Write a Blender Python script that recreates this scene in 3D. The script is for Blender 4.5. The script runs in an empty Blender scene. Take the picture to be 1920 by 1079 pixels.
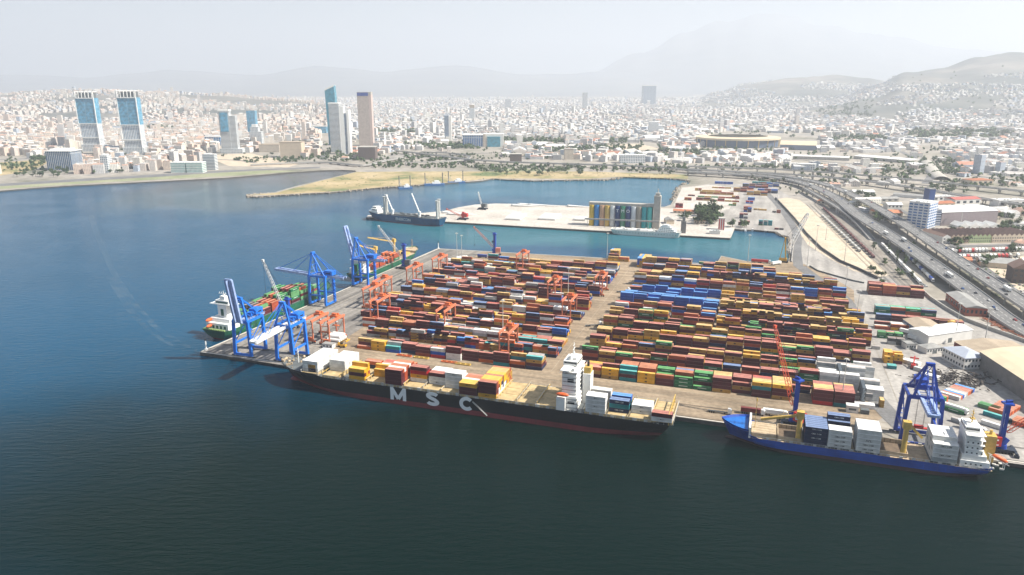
import bpy, math, random
from mathutils import Vector, Matrix, noise
from mathutils.geometry import tessellate_polygon
random.seed(7)
R = math.radians
SC = bpy.context.scene
COL = SC.collection

# ------------------------------------------------------------ camera
CAM_H = 205.0; FPX = 1400.0; TH = math.atan((539.5 - 158) / FPX)
cd = bpy.data.cameras.new('camera'); cam = bpy.data.objects.new('camera', cd); COL.objects.link(cam)
cam.location = (0, 0, CAM_H); cam.rotation_euler = (math.pi / 2 - TH, 0, 0)
cd.sensor_width = 36; cd.lens = 36 * FPX / 1920; cd.clip_start = 1; cd.clip_end = 90000
SC.camera = cam
# ------------------------------------------------------------ sky, sun, exposure
SUN = Vector((0.9, -0.20, 1.0)).normalized()      # direction towards the sun
wd = bpy.data.worlds.new('World'); SC.world = wd; wd.use_nodes = True
wn = wd.node_tree.nodes; wl = wd.node_tree.links
sky = wn.new('ShaderNodeTexSky'); sky.sky_type = 'NISHITA'; sky.sun_disc = False
sky.sun_elevation = math.asin(SUN.z); sky.sun_rotation = math.atan2(SUN.x, SUN.y)
sky.altitude = 100; sky.air_density = 1.0; sky.dust_density = 0.6; sky.ozone_density = 1.0
bg = wn['Background']; bg.inputs['Strength'].default_value = 0.045
wl.new(sky.outputs[0], bg.inputs['Color'])
ld = bpy.data.lights.new('sun', 'SUN'); ld.energy = 5.0; ld.angle = R(0.5); ld.color = (1.0, 0.93, 0.82)
sun = bpy.data.objects.new('sun', ld); COL.objects.link(sun)
sun.rotation_euler = (-SUN).to_track_quat('-Z', 'Y').to_euler()
vs = SC.view_settings; SC.display_settings.display_device = 'sRGB'
vs.view_transform = 'Standard'; vs.look = 'None'; vs.exposure = 1.14; vs.gamma = 1.0; vs.use_curve_mapping = False
cy = SC.cycles
cy.max_bounces = 8; cy.diffuse_bounces = 2; cy.glossy_bounces = 3; cy.volume_bounces = 1; cy.transparent_max_bounces = 4
cy.caustics_reflective = False; cy.caustics_refractive = False
cy.sample_clamp_indirect = 6

# ------------------------------------------------------------ pixel (photo, 1920 wide) -> point on a level plane
def P(px, py, z=0.0):
    u = (px - 960) / FPX; v = (py - 539.5) / FPX
    dy = math.cos(TH) - v * math.sin(TH); dz = -math.sin(TH) - v * math.cos(TH)
    t = (z - CAM_H) / dz
    return (u * t, dy * t)
def at_dist(px, py, y):
    """point seen at the pixel at forward distance y -> x, z"""
    u = (px - 960) / FPX; v = (py - 539.5) / FPX
    dy = math.cos(TH) - v * math.sin(TH); dz = -math.sin(TH) - v * math.cos(TH)
    t = y / dy
    return u * t, CAM_H + dz * t
def Q(x, y, z=0.0):
    yc = y * math.cos(TH) - (z - CAM_H) * math.sin(TH); dn = -y * math.sin(TH) - (z - CAM_H) * math.cos(TH)
    if yc < 1: return (-9999, -9999)
    return (960 + FPX * x / yc, 539.5 + FPX * dn / yc)
QA = R(-18.4)                                      # direction of the front quay and of the stack rows
AX = Vector((math.cos(QA), math.sin(QA))); BX = Vector((-math.sin(QA), math.cos(QA)))
O2 = Vector(P(1160, 713.4))                        # a corner of the front stack row
def AB(a, b):
    p = O2 + AX * a + BX * b
    return p.x, p.y
def toAB(x, y):
    d = Vector((x, y)) - O2
    return d.dot(AX), d.dot(BX)

# ------------------------------------------------------------ materials (procedural)
MATS = {}
def new_mat(name):
    m = bpy.data.materials.new(name); m.use_nodes = True
    MATS[name] = m
    return m, m.node_tree.nodes, m.node_tree.links, m.node_tree.nodes['Principled BSDF']
def mat(name, col, rough=0.6, metal=0.0, var=0.12, scale=0.35, dirt=None, spec=0.4, rnd=0.0, emit=None):
    """painted / mineral surface with broken-up tone; rnd = per-object variation of value"""
    if name in MATS: return MATS[name]
    m, n, l, b = new_mat(name)
    b.inputs['Roughness'].default_value = rough; b.inputs['Metallic'].default_value = metal
    b.inputs['Specular IOR Level'].default_value = spec
    tc = n.new('ShaderNodeTexCoord'); nz = n.new('ShaderNodeTexNoise')
    nz.inputs['Scale'].default_value = scale; nz.inputs['Detail'].default_value = 5; nz.inputs['Roughness'].default_value = 0.65
    l.new(tc.outputs['Object'], nz.inputs['Vector'])
    rp = n.new('ShaderNodeValToRGB'); rp.color_ramp.elements[0].position = 0.3; rp.color_ramp.elements[1].position = 0.7
    lo = tuple(c * (1 - var) for c in col) if dirt is None else dirt
    rp.color_ramp.elements[0].color = (*lo, 1); rp.color_ramp.elements[1].color = (*[min(1, c * (1 + var * .6)) for c in col], 1)
    l.new(nz.outputs['Fac'], rp.inputs['Fac'])
    out = rp.outputs['Color']
    if rnd:
        oi = n.new('ShaderNodeObjectInfo'); mr = n.new('ShaderNodeMapRange')
        mr.inputs['To Min'].default_value = 1 - rnd; mr.inputs['To Max'].default_value = 1 + rnd
        l.new(oi.outputs['Random'], mr.inputs['Value'])
        hv = n.new('ShaderNodeHueSaturation'); l.new(out, hv.inputs['Color']); l.new(mr.outputs[0], hv.inputs['Value'])
        out = hv.outputs['Color']
    l.new(out, b.inputs['Base Color'])
    if emit: b.inputs['Emission Color'].default_value = (*col, 1); b.inputs['Emission Strength'].default_value = emit
    return m
def hull_mat(name, col, rust=(.20, .10, .06), rough=.42, amt=.35, var=.25):
    """ship paint with rust and salt runs down the side, faint plate lines"""
    m, n, l, b = new_mat(name); b.inputs['Roughness'].default_value = rough
    tc = n.new('ShaderNodeTexCoord')
    def nz(sc, s_, d=5):
        mp = n.new('ShaderNodeMapping'); mp.inputs['Scale'].default_value = sc; l.new(tc.outputs['Object'], mp.inputs['Vector'])
        k = n.new('ShaderNodeTexNoise'); k.inputs['Scale'].default_value = s_; k.inputs['Detail'].default_value = d; l.new(mp.outputs[0], k.inputs['Vector']); return k.outputs['Fac']
    def rng(src, a, b_, lo, hi):
        k = n.new('ShaderNodeMapRange'); k.inputs['From Min'].default_value = a; k.inputs['From Max'].default_value = b_; k.inputs['To Min'].default_value = lo; k.inputs['To Max'].default_value = hi; l.new(src, k.inputs['Value']); return k.outputs[0]
    hv = n.new('ShaderNodeHueSaturation'); hv.inputs['Color'].default_value = (*col, 1); l.new(rng(nz((1, 1, 1), .10), .3, .7, 1 - var, 1 + var), hv.inputs['Value'])
    mx = n.new('ShaderNodeMix'); mx.data_type = 'RGBA'; l.new(rng(nz((.45, .45, .035), 1.0), .58, .80, 0, amt), mx.inputs['Factor']); l.new(hv.outputs[0], mx.inputs[6]); mx.inputs[7].default_value = (*rust, 1)
    br = n.new('ShaderNodeTexBrick'); br.inputs['Scale'].default_value = 1; br.inputs['Brick Width'].default_value = 11; br.inputs['Row Height'].default_value = 2.6; br.inputs['Mortar Size'].default_value = .07
    sx_ = n.new('ShaderNodeSeparateXYZ'); cx_ = n.new('ShaderNodeCombineXYZ'); l.new(tc.outputs['Object'], sx_.inputs[0]); l.new(sx_.outputs['X'], cx_.inputs['X']); l.new(sx_.outputs['Z'], cx_.inputs['Y']); l.new(cx_.outputs[0], br.inputs['Vector'])
    h2 = n.new('ShaderNodeHueSaturation'); l.new(mx.outputs[2], h2.inputs['Color']); l.new(rng(br.outputs['Fac'], 0, 1, 1, 1.5), h2.inputs['Value'])
    l.new(h2.outputs[0], b.inputs['Base Color']); return m
def attr_mat(name, rough=0.7, var=0.15, scale=0.2, windows=None, spec=0.3):
    """colour from the mesh's own 'Col' attribute, weathered; windows=(storey, bay) adds rows of panes on walls"""
    m, n, l, b = new_mat(name)
    b.inputs['Roughness'].default_value = rough; b.inputs['Specular IOR Level'].default_value = spec
    a = n.new('ShaderNodeAttribute'); a.attribute_name = 'Col'
    tc = n.new('ShaderNodeTexCoord'); nz = n.new('ShaderNodeTexNoise'); nz.inputs['Scale'].default_value = scale
    nz.inputs['Detail'].default_value = 4
    l.new(tc.outputs['Object'], nz.inputs['Vector'])
    mr = n.new('ShaderNodeMapRange'); mr.inputs['From Min'].default_value = .3; mr.inputs['From Max'].default_value = .7
    mr.inputs['To Min'].default_value = 1 - var; mr.inputs['To Max'].default_value = 1 + var * .6
    l.new(nz.outputs['Fac'], mr.inputs['Value'])
    hv = n.new('ShaderNodeHueSaturation'); l.new(a.outputs['Color'], hv.inputs['Color']); l.new(mr.outputs[0], hv.inputs['Value'])
    out = hv.outputs['Color']
    if windows:
        g = n.new('ShaderNodeNewGeometry'); sp = n.new('ShaderNodeSeparateXYZ'); l.new(g.outputs['Position'], sp.inputs[0])
        sn = n.new('ShaderNodeSeparateXYZ'); l.new(g.outputs['Normal'], sn.inputs[0])
        def mth(op, x, y=None, v=None):
            k = n.new('ShaderNodeMath'); k.operation = op
            l.new(x, k.inputs[0])
            if y is not None: l.new(y, k.inputs[1])
            if v is not None: k.inputs[1].default_value = v
            return k.outputs[0]
        zf = mth('FRACT', mth('DIVIDE', sp.outputs['Z'], v=windows[0]))
        wz = mth('MULTIPLY', mth('GREATER_THAN', zf, v=.38), mth('LESS_THAN', zf, v=.82))
        # walk along the wall: x*ny - y*nx
        s = mth('SUBTRACT', mth('MULTIPLY', sp.outputs['X'], sn.outputs['Y']), mth('MULTIPLY', sp.outputs['Y'], sn.outputs['X']))
        sf = mth('FRACT', mth('DIVIDE', s, v=windows[1]))
        wx = mth('GREATER_THAN', sf, v=.45)
        wall = mth('LESS_THAN', mth('ABSOLUTE', sn.outputs['Z']), v=.3)
        f = mth('MULTIPLY', mth('MULTIPLY', wz, wx), wall)
        f = mth('MULTIPLY', f, v=.85)
        mx = n.new('ShaderNodeMix'); mx.data_type = 'RGBA'; l.new(f, mx.inputs['Factor'])
        l.new(out, mx.inputs[6]); mx.inputs[7].default_value = (.05, .07, .1, 1)
        out = mx.outputs[2]
    l.new(out, b.inputs['Base Color'])
    return m
def facade(name, wall, glass, storey=3.5, bay=4.0, sill=.35, mull=.3, rough=.5, gl_rough=.12, solid_top=None):
    """wall with a grid of panes in object space: bands every storey, mullions every bay"""
    if name in MATS: return MATS[name]
    m, n, l, b = new_mat(name)
    tc = n.new('ShaderNodeTexCoord'); sp = n.new('ShaderNodeSeparateXYZ'); l.new(tc.outputs['Object'], sp.inputs[0])
    sn = n.new('ShaderNodeSeparateXYZ'); l.new(tc.outputs['Normal'], sn.inputs[0])
    def mth(op, x, y=None, v=None):
        k = n.new('ShaderNodeMath'); k.operation = op; l.new(x, k.inputs[0])
        if y is not None: l.new(y, k.inputs[1])
        if v is not None: k.inputs[1].default_value = v
        return k.outputs[0]
    zf = mth('FRACT', mth('DIVIDE', sp.outputs['Z'], v=storey)); wz = mth('GREATER_THAN', zf, v=sill)
    s = mth('SUBTRACT', mth('MULTIPLY', sp.outputs['X'], sn.outputs['Y']), mth('MULTIPLY', sp.outputs['Y'], sn.outputs['X']))
    sf = mth('FRACT', mth('DIVIDE', s, v=bay)); wx = mth('GREATER_THAN', sf, v=mull)
    up = mth('LESS_THAN', mth('ABSOLUTE', sn.outputs['Z']), v=.3)
    f = mth('MULTIPLY', mth('MULTIPLY', wz, wx), up)
    nz = n.new('ShaderNodeTexNoise'); nz.inputs['Scale'].default_value = .12; nz.inputs['Detail'].default_value = 4; l.new(tc.outputs['Object'], nz.inputs['Vector'])
    r1 = n.new('ShaderNodeValToRGB'); r1.color_ramp.elements[0].position = .35; r1.color_ramp.elements[1].position = .65
    r1.color_ramp.elements[0].color = (*[c * .65 for c in glass], 1); r1.color_ramp.elements[1].color = (*[min(1, c * 1.4) for c in glass], 1)
    l.new(nz.outputs['Fac'], r1.inputs['Fac'])
    mx = n.new('ShaderNodeMix'); mx.data_type = 'RGBA'; l.new(f, mx.inputs['Factor']); mx.inputs[6].default_value = (*wall, 1)
    l.new(r1.outputs[0], mx.inputs[7]); l.new(mx.outputs[2], b.inputs['Base Color'])
    mr = n.new('ShaderNodeMapRange'); mr.inputs['To Min'].default_value = rough; mr.inputs['To Max'].default_value = gl_rough
    l.new(f, mr.inputs['Value']); l.new(mr.outputs[0], b.inputs['Roughness'])
    return m

# ------------------------------------------------------------ mesh builder
class MB:
    def __init__(s): s.v = []; s.f = []; s.m = []; s.c = []; s.M = None; s.col = (1, 1, 1)
    def _add(s, vs, fs, m):
        o = len(s.v)
        if s.M is not None: vs = [s.M @ Vector(v) for v in vs]
        s.v.extend([tuple(v) for v in vs])
        for f in fs: s.f.append([i + o for i in f]); s.m.append(m); s.c.append(s.col)
    def box(s, x, y, z, sx, sy, sz, m=0, rz=0.0):
        """centre x,y; z = underside"""
        c, q = math.cos(rz), math.sin(rz); vs = []
        for dz in (0, sz):
            for dx, dy in ((-1, -1), (1, -1), (1, 1), (-1, 1)):
                a, b = dx * sx / 2, dy * sy / 2
                vs.append((x + a * c - b * q, y + a * q + b * c, z + dz))
        s._add(vs, [(3, 2, 1, 0), (4, 5, 6, 7), (0, 1, 5, 4), (1, 2, 6, 5), (2, 3, 7, 6), (3, 0, 4, 7)], m)
        return s
    def bar(s, p, q, w, h=None, m=0):
        p = Vector(p); q = Vector(q); d = q - p; L = d.length
        if L < 1e-6: return s
        h = h or w; d /= L
        up = Vector((0, 0, 1)) if abs(d.z) < .95 else Vector((0, 1, 0))
        r = d.cross(up).normalized(); u = r.cross(d)
        vs = []
        for e in (p, q):
            for a, b in ((-1, -1), (1, -1), (1, 1), (-1, 1)): vs.append(e + r * (a * w / 2) + u * (b * h / 2))
        s._add(vs, [(3, 2, 1, 0), (4, 5, 6, 7), (0, 1, 5, 4), (1, 2, 6, 5), (2, 3, 7, 6), (3, 0, 4, 7)], m)
        return s
    def tube(s, p, q, r0, r1=None, n=10, m=0):
        p = Vector(p); q = Vector(q); r1 = r0 if r1 is None else r1
        d = (q - p).normalized(); up = Vector((0, 0, 1)) if abs(d.z) < .95 else Vector((0, 1, 0))
        a = d.cross(up).normalized(); b = a.cross(d); vs = []
        for e, r in ((p, r0), (q, r1)):
            for i in range(n):
                t = 2 * math.pi * i / n; vs.append(e + a * (r * math.cos(t)) + b * (r * math.sin(t)))
        fs = [(i, (i + 1) % n, n + (i + 1) % n, n + i) for i in range(n)]
        fs.append(tuple(range(n - 1, -1, -1))); fs.append(tuple(range(n, 2 * n)))
        s._add(vs, fs, m); return s
    def prism(s, poly, z0, z1, m=0, mt=None):
        n = len(poly); a = sum(poly[i][0] * poly[(i + 1) % n][1] - poly[(i + 1) % n][0] * poly[i][1] for i in range(n))
        if a < 0: poly = list(reversed(poly))
        vs = [(p[0], p[1], z0) for p in poly] + [(p[0], p[1], z1) for p in poly]
        s._add(vs, [(i, (i + 1) % n, n + (i + 1) % n, n + i) for i in range(n)], m)
        tri = tessellate_polygon([[Vector((p[0], p[1], 0)) for p in poly]])
        o = len(s.v) - 2 * n
        for t in tri:
            t = list(t); p = [poly[i] for i in t]
            ar = (p[1][0] - p[0][0]) * (p[2][1] - p[0][1]) - (p[2][0] - p[0][0]) * (p[1][1] - p[0][1])
            if ar < 0: t.reverse()
            s.f.append([o + n + i for i in t]); s.m.append(m if mt is None else mt); s.c.append(s.col)
            s.f.append([o + i for i in reversed(t)]); s.m.append(m); s.c.append(s.col)
        return s
    def sheet(s, poly, z, m=0):
        n = len(poly); o = len(s.v)
        s.v.extend([(p[0], p[1], z) for p in poly])
        for t in tessellate_polygon([[Vector((p[0], p[1], 0)) for p in poly]]):
            t = list(t); p = [poly[i] for i in t]
            ar = (p[1][0] - p[0][0]) * (p[2][1] - p[0][1]) - (p[2][0] - p[0][0]) * (p[1][1] - p[0][1])
            if ar < 0: t.reverse()
            s.f.append([o + i for i in t]); s.m.append(m); s.c.append(s.col)
        return s
    def loft(s, rings, m=0, cap=True, closed=True):
        n = len(rings[0]); vs = [v for r in rings for v in r]; fs = []
        for k in range(len(rings) - 1):
            for i in range(n if closed else n - 1):
                j = (i + 1) % n; fs.append((k * n + i, k * n + j, (k + 1) * n + j, (k + 1) * n + i))
        if cap: fs.append(tuple(range(n - 1, -1, -1))); fs.append(tuple(range((len(rings) - 1) * n, len(rings) * n)))
        s._add(vs, fs, m); return s
    def gable(s, x, y, z, sx, sy, h, rz=0, m=0, mw=None):
        """pitched roof solid, ridge along local x"""
        c, q = math.cos(rz), math.sin(rz)
        def w(a, b, zz): return (x + a * c - b * q, y + a * q + b * c, zz)
        X, Y = sx / 2, sy / 2
        vs = [w(-X, -Y, z), w(X, -Y, z), w(X, Y, z), w(-X, Y, z), w(-X, 0, z + h), w(X, 0, z + h)]
        s._add(vs, [(3, 2, 1, 0), (0, 1, 5, 4), (2, 3, 4, 5)], m)
        s._add(vs, [(1, 2, 5), (3, 0, 4)], m if mw is None else mw)
        return s
    def hip(s, x, y, z, sx, sy, h, rz=0, m=0):
        c, q = math.cos(rz), math.sin(rz)
        def w(a, b, zz): return (x + a * c - b * q, y + a * q + b * c, zz)
        X, Y = sx / 2, sy / 2; k = max(0.01, X - Y)
        s._add([w(-X, -Y, z), w(X, -Y, z), w(X, Y, z), w(-X, Y, z), w(-k, 0, z + h), w(k, 0, z + h)],
               [(3, 2, 1, 0), (0, 1, 5, 4), (2, 3, 4, 5), (1, 2, 5), (3, 0, 4)], m); return s
    def arch(s, x, y, z, sx, sy, h, rz=0, m=0, n=8, mw=None):
        """barrel roof, axis along local x"""
        c, q = math.cos(rz), math.sin(rz); prof = []
        for i in range(n + 1):
            t = -1 + 2 * i / n; prof.append((t * sy / 2, h * (1 - t * t)))
        rings = []
        for a in (-sx / 2, sx / 2): rings.append([(x + a * c - b * q, y + a * q + b * c, z + k) for b, k in prof])
        k = len(prof)
        s._add(rings[0] + rings[1], [(i, k + i, k + i + 1, i + 1) for i in range(k - 1)] + [(0, k - 1, 2 * k - 1, k)], m)
        s._add(rings[0] + rings[1], [tuple(range(k)), tuple(range(2 * k - 1, k - 1, -1))], m if mw is None else mw); return s
    def rail(s, pts, h=1.1, w=.09, m=0, step=3.0):
        for a, b in zip(pts[:-1], pts[1:]):
            a = Vector(a); b = Vector(b); L = (b - a).length
            for k in (h, h * .55): s.bar(a + Vector((0, 0, k)), b + Vector((0, 0, k)), w, w, m)
            for i in range(int(L / step) + 1):
                p = a + (b - a) * min(1, i * step / max(L, .01)); s.bar(p, p + Vector((0, 0, h)), w, w, m)
        return s
    def cut(s, name, mats, parent=None, **k):
        """build what has been collected so far as one piece, then start the next one"""
        o = s.build(name, mats, parent, **k); s.v = []; s.f = []; s.m = []; s.c = []; return o
    def build(s, name, mats, parent=None, loc=None, rz=0.0, smooth=False, cols=False):
        if not isinstance(mats, (list, tuple)): mats = [mats]
        me = bpy.data.meshes.new(name); me.from_pydata(s.v, [], s.f)
        for mm in mats: me.materials.append(mm)
        me.polygons.foreach_set('material_index', [min(k, len(mats) - 1) for k in s.m])
        if smooth: me.polygons.foreach_set('use_smooth', [True] * len(s.f))
        if cols:
            ca = me.color_attributes.new('Col', 'FLOAT_COLOR', 'CORNER'); buf = []
            for f, c in zip(s.f, s.c): buf.extend((c[0], c[1], c[2], 1.0) * len(f))
            ca.data.foreach_set('color', buf)
        me.update()
        o = bpy.data.objects.new(name, me); COL.objects.link(o)
        if parent: o.parent = parent
        if loc is not None: o.location = loc
        if rz: o.rotation_euler.z = rz
        return o
def T(o, label=None, cat=None, group=None, kind=None):
    if label: o['label'] = label
    if cat: o['category'] = cat
    if group: o['group'] = group
    if kind: o['kind'] = kind
    return o
def E(name, x, y, z=0.0, rz=0.0, label=None, cat=None, group=None):
    o = bpy.data.objects.new(name, None); COL.objects.link(o); o.location = (x, y, z); o.rotation_euler.z = rz
    o.empty_display_size = 2
    return T(o, label, cat, group)
def kids(o): return [c for c in KID.get(o, o.children)]
KID = {}
def dup(root, x, y, z=0.0, rz=0.0, label=None, group=None, scale=None):
    if root not in KID:
        KID[root] = list(root.children)
        for c in KID[root]: KID[c] = list(c.children)
    r = root.copy(); COL.objects.link(r); r.location = (x, y, z); r.rotation_euler.z = rz
    if scale: r.scale = scale
    if label: r['label'] = label
    if group: r['group'] = group
    for ch in KID[root]:
        c = ch.copy(); COL.objects.link(c); c.parent = r
        for g in KID[ch]:
            k = g.copy(); COL.objects.link(k); k.parent = c
    return r
def text(body, size, m, parent, loc, rot, name='lettering', ext=.03, align='CENTER', bold=0.0, space=1.0):
    cu = bpy.data.curves.new('t', 'FONT'); cu.body = body; cu.size = size; cu.extrude = ext; cu.offset = bold
    cu.align_x = align; cu.align_y = 'CENTER'; cu.resolution_u = 3; cu.space_character = space
    to = bpy.data.objects.new('t', cu); COL.objects.link(to)
    dg = bpy.context.evaluated_depsgraph_get(); me = bpy.data.meshes.new_from_object(to.evaluated_get(dg))
    bpy.data.objects.remove(to); me.materials.clear(); me.materials.append(m)
    o = bpy.data.objects.new(name, me); COL.objects.link(o); o.parent = parent; o.location = loc; o.rotation_euler = rot
    return o
ORD = ['first', 'second', 'third', 'fourth', 'fifth', 'sixth', 'seventh', 'eighth', 'ninth', 'tenth', 'eleventh', 'twelfth', 'thirteenth',
       'fourteenth', 'fifteenth', 'sixteenth', 'seventeenth', 'eighteenth', 'nineteenth', 'twentieth']
def ordn(i):
    if i < 20: return ORD[i]
    n = i + 1; return f"{n}{'th' if 10 < n % 100 < 14 else {1: 'st', 2: 'nd', 3: 'rd'}.get(n % 10, 'th')}"
# ============================================================ sea, land, hills, haze
def px(*pts): return [P(a, b) for a, b in pts]
COAST = [(-700, 392), (-300, 374), (0, 358), (60, 353), (120, 349), (180, 346), (240, 343), (300, 340), (360, 337), (420, 334), (480, 329), (540, 324), (600, 320), (640, 319), (666, 320)]
SPIT = [(668, 322), (650, 327), (620, 334), (590, 341), (560, 348), (535, 355), (515, 361), (490, 363), (466, 364), (461, 367), (475, 369), (510, 367), (560, 364), (620, 361), (700, 353),
        (745, 350), (800, 346), (850, 343), (880, 341), (905, 339), (925, 335), (950, 337), (1000, 339), (1040, 338), (1100, 337), (1140, 337), (1156, 333), (1180, 332), (1220, 332), (1262, 335),
        (1295, 339), (1292, 345), (1274, 349), (1268, 358), (1271, 366), (1262, 376), (1258, 384), (1246, 388)]
SILO_PIER = [(1180, 389), (1101, 388), (1040, 385), (985, 383), (930, 382), (891, 384), (860, 389), (832, 396), (790, 400), (690, 404), (686, 408), (740, 411), (832, 416), (1141, 434), (1369, 447), (1377, 429)]
INNER = [(1390, 431), (1412, 431), (1440, 432), (1457, 435), (1464, 440), (1479, 444), (1483, 456), (1480, 468), (1484, 480), (1481, 490), (1455, 492), (1401, 490), (1352, 480), (1343, 496), (1150, 485), (820, 466), (375, 661)]
qd = Vector(P(1920, 870)) - Vector(P(375, 661))
FR = Vector(P(375, 661)) + qd * 3
land_poly = px(*COAST) + px(*SPIT) + px(*SILO_PIER) + px(*INNER) + [tuple(FR), (30000, -3000), (30000, 42000), (-30000, 42000), (-30000, 1500)]

# --- sea
m, n, l, b = new_mat('sea_water')
b.inputs['Roughness'].default_value = 0.09; b.inputs['IOR'].default_value = 1.33; b.inputs['Specular IOR Level'].default_value = .09
g = n.new('ShaderNodeNewGeometry')
def blob(c0, c1, cx, cy_, rx, ry, soft, rot=0.0):
    """smooth elliptic mask in world metres"""
    mp = n.new('ShaderNodeMapping'); mp.vector_type = 'POINT'
    off = n.new('ShaderNodeVectorMath'); off.operation = 'SUBTRACT'; off.inputs[1].default_value = (cx, cy_, 0); l.new(g.outputs['Position'], off.inputs[0])
    wob = n.new('ShaderNodeTexNoise'); wob.inputs['Scale'].default_value = .006; wob.inputs['Detail'].default_value = 4; l.new(g.outputs['Position'], wob.inputs['Vector'])
    wv = n.new('ShaderNodeVectorMath'); wv.operation = 'MULTIPLY_ADD'; l.new(wob.outputs['Color'], wv.inputs[0]); wv.inputs[1].default_value = (180, 260, 0); wv.inputs[2].default_value = (-90, -130, 0)
    ad = n.new('ShaderNodeVectorMath'); ad.operation = 'ADD'; l.new(off.outputs[0], ad.inputs[0]); l.new(wv.outputs[0], ad.inputs[1])
    ro = n.new('ShaderNodeVectorRotate'); ro.rotation_type = 'Z_AXIS'; ro.inputs['Angle'].default_value = rot; l.new(ad.outputs[0], ro.inputs['Vector'])
    ml = n.new('ShaderNodeVectorMath'); ml.operation = 'MULTIPLY'; ml.inputs[1].default_value = (1 / rx, 1 / ry, 0); l.new(ro.outputs[0], ml.inputs[0])
    ln = n.new('ShaderNodeVectorMath'); ln.operation = 'LENGTH'; l.new(ml.outputs[0], ln.inputs[0])
    mr = n.new('ShaderNodeMapRange'); mr.interpolation_type = 'SMOOTHSTEP'; l.new(ln.outputs['Value'], mr.inputs['Value'])
    mr.inputs['From Min'].default_value = 1 - soft; mr.inputs['From Max'].default_value = 1 + soft; mr.inputs['To Min'].default_value = 1; mr.inputs['To Max'].default_value = 0
    mx = n.new('ShaderNodeMix'); mx.data_type = 'RGBA'; l.new(mr.outputs[0], mx.inputs['Factor'])
    if isinstance(c0, tuple): mx.inputs[6].default_value = (*c0, 1)
    else: l.new(c0, mx.inputs[6])
    mx.inputs[7].default_value = (*c1, 1)
    return mx.outputs[2]
c = blob((.000, .060, .130), (.000, .008, .0065), 60, 330, 520, 250, .55)          # water tint with sky reflection painted in; darker, greener front where less reflects
c = blob(c, (.022, .125, .165), 150, 1020, 430, 90, .35, R(16))                    # teal inner basin
c = blob(c, (.012, .115, .190), 130, 1650, 700, 290, .25, R(8))                    # outer basin behind the silo pier
c = blob(c, (.105, .110, .115), P(560, 336)[0], P(560, 336)[1], 330, 320, .35, 0)  # silty river mouth
c = blob(c, (.055, .095, .120), P(450, 365)[0], P(450, 365)[1], 190, 190, .6, 0)
l.new(c, b.inputs['Base Color'])
mpw = n.new('ShaderNodeMapping'); mpw.inputs['Scale'].default_value = (1.0, 3.0, 1); mpw.inputs['Rotation'].default_value = (0, 0, R(8)); l.new(g.outputs['Position'], mpw.inputs['Vector'])
n1 = n.new('ShaderNodeTexNoise'); n1.inputs['Scale'].default_value = .11; n1.inputs['Detail'].default_value = 6; n1.inputs['Roughness'].default_value = .6; l.new(mpw.outputs[0], n1.inputs['Vector'])
n2 = n.new('ShaderNodeTexNoise'); n2.inputs['Scale'].default_value = .012; n2.inputs['Detail'].default_value = 3; l.new(g.outputs['Position'], n2.inputs['Vector'])
mr2 = n.new('ShaderNodeMapRange'); mr2.inputs['From Min'].default_value = .3; mr2.inputs['From Max'].default_value = .7; mr2.inputs['To Min'].default_value = .35; mr2.inputs['To Max'].default_value = 1.0; l.new(n2.outputs['Fac'], mr2.inputs['Value'])
bm_ = n.new('ShaderNodeBump'); bm_.inputs['Distance'].default_value = .95; l.new(mr2.outputs[0], bm_.inputs['Strength']); l.new(n1.outputs['Fac'], bm_.inputs['Height'])
l.new(bm_.outputs[0], b.inputs['Normal'])
mb = MB(); mb.sheet([(-30000, -2500), (30000, -2500), (30000, 41900), (-30000, 41900)], -2.6)
T(mb.build('sea', MATS['sea_water']), kind='structure')

# faint wake curving in from the bay
m, n, l, b = new_mat('wake_foam'); b.inputs['Base Color'].default_value = (.35, .42, .46, 1); b.inputs['Roughness'].default_value = .6
g = n.new('ShaderNodeNewGeometry'); nz = n.new('ShaderNodeTexNoise'); nz.inputs['Scale'].default_value = .09; nz.inputs['Detail'].default_value = 5; l.new(g.outputs['Position'], nz.inputs['Vector'])
mr = n.new('ShaderNodeMapRange'); mr.inputs['From Min'].default_value = .42; mr.inputs['From Max'].default_value = .7; mr.inputs['To Max'].default_value = .12; l.new(nz.outputs['Fac'], mr.inputs['Value']); l.new(mr.outputs[0], b.inputs['Alpha'])
for nm_, pts_, w_ in (('wake', [(170, 405), (188, 455), (215, 515), (248, 565), (290, 612), (335, 642), (376, 661)], 3.0), ('wake', [(205, 520), (238, 575), (280, 622), (330, 652)], 2.5)):
    ps_ = [Vector(P(a_, b_, -2.56)) for a_, b_ in pts_]; mb = MB(); vs_ = []
    for i_, p_ in enumerate(ps_):
        d_ = (ps_[min(i_ + 1, len(ps_) - 1)] - ps_[max(i_ - 1, 0)]).normalized(); k_ = Vector((-d_.y, d_.x)) * w_ * (1.4 - i_ / len(ps_)); vs_ += [(p_.x - k_.x, p_.y - k_.y, -2.56), (p_.x + k_.x, p_.y + k_.y, -2.56)]
    mb._add(vs_, [(2 * i_ + 1, 2 * i_ + 3, 2 * i_ + 2, 2 * i_)[::-1] for i_ in range(len(ps_) - 1)], 0); T(mb.build(nm_, MATS['wake_foam']), kind='stuff')
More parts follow.
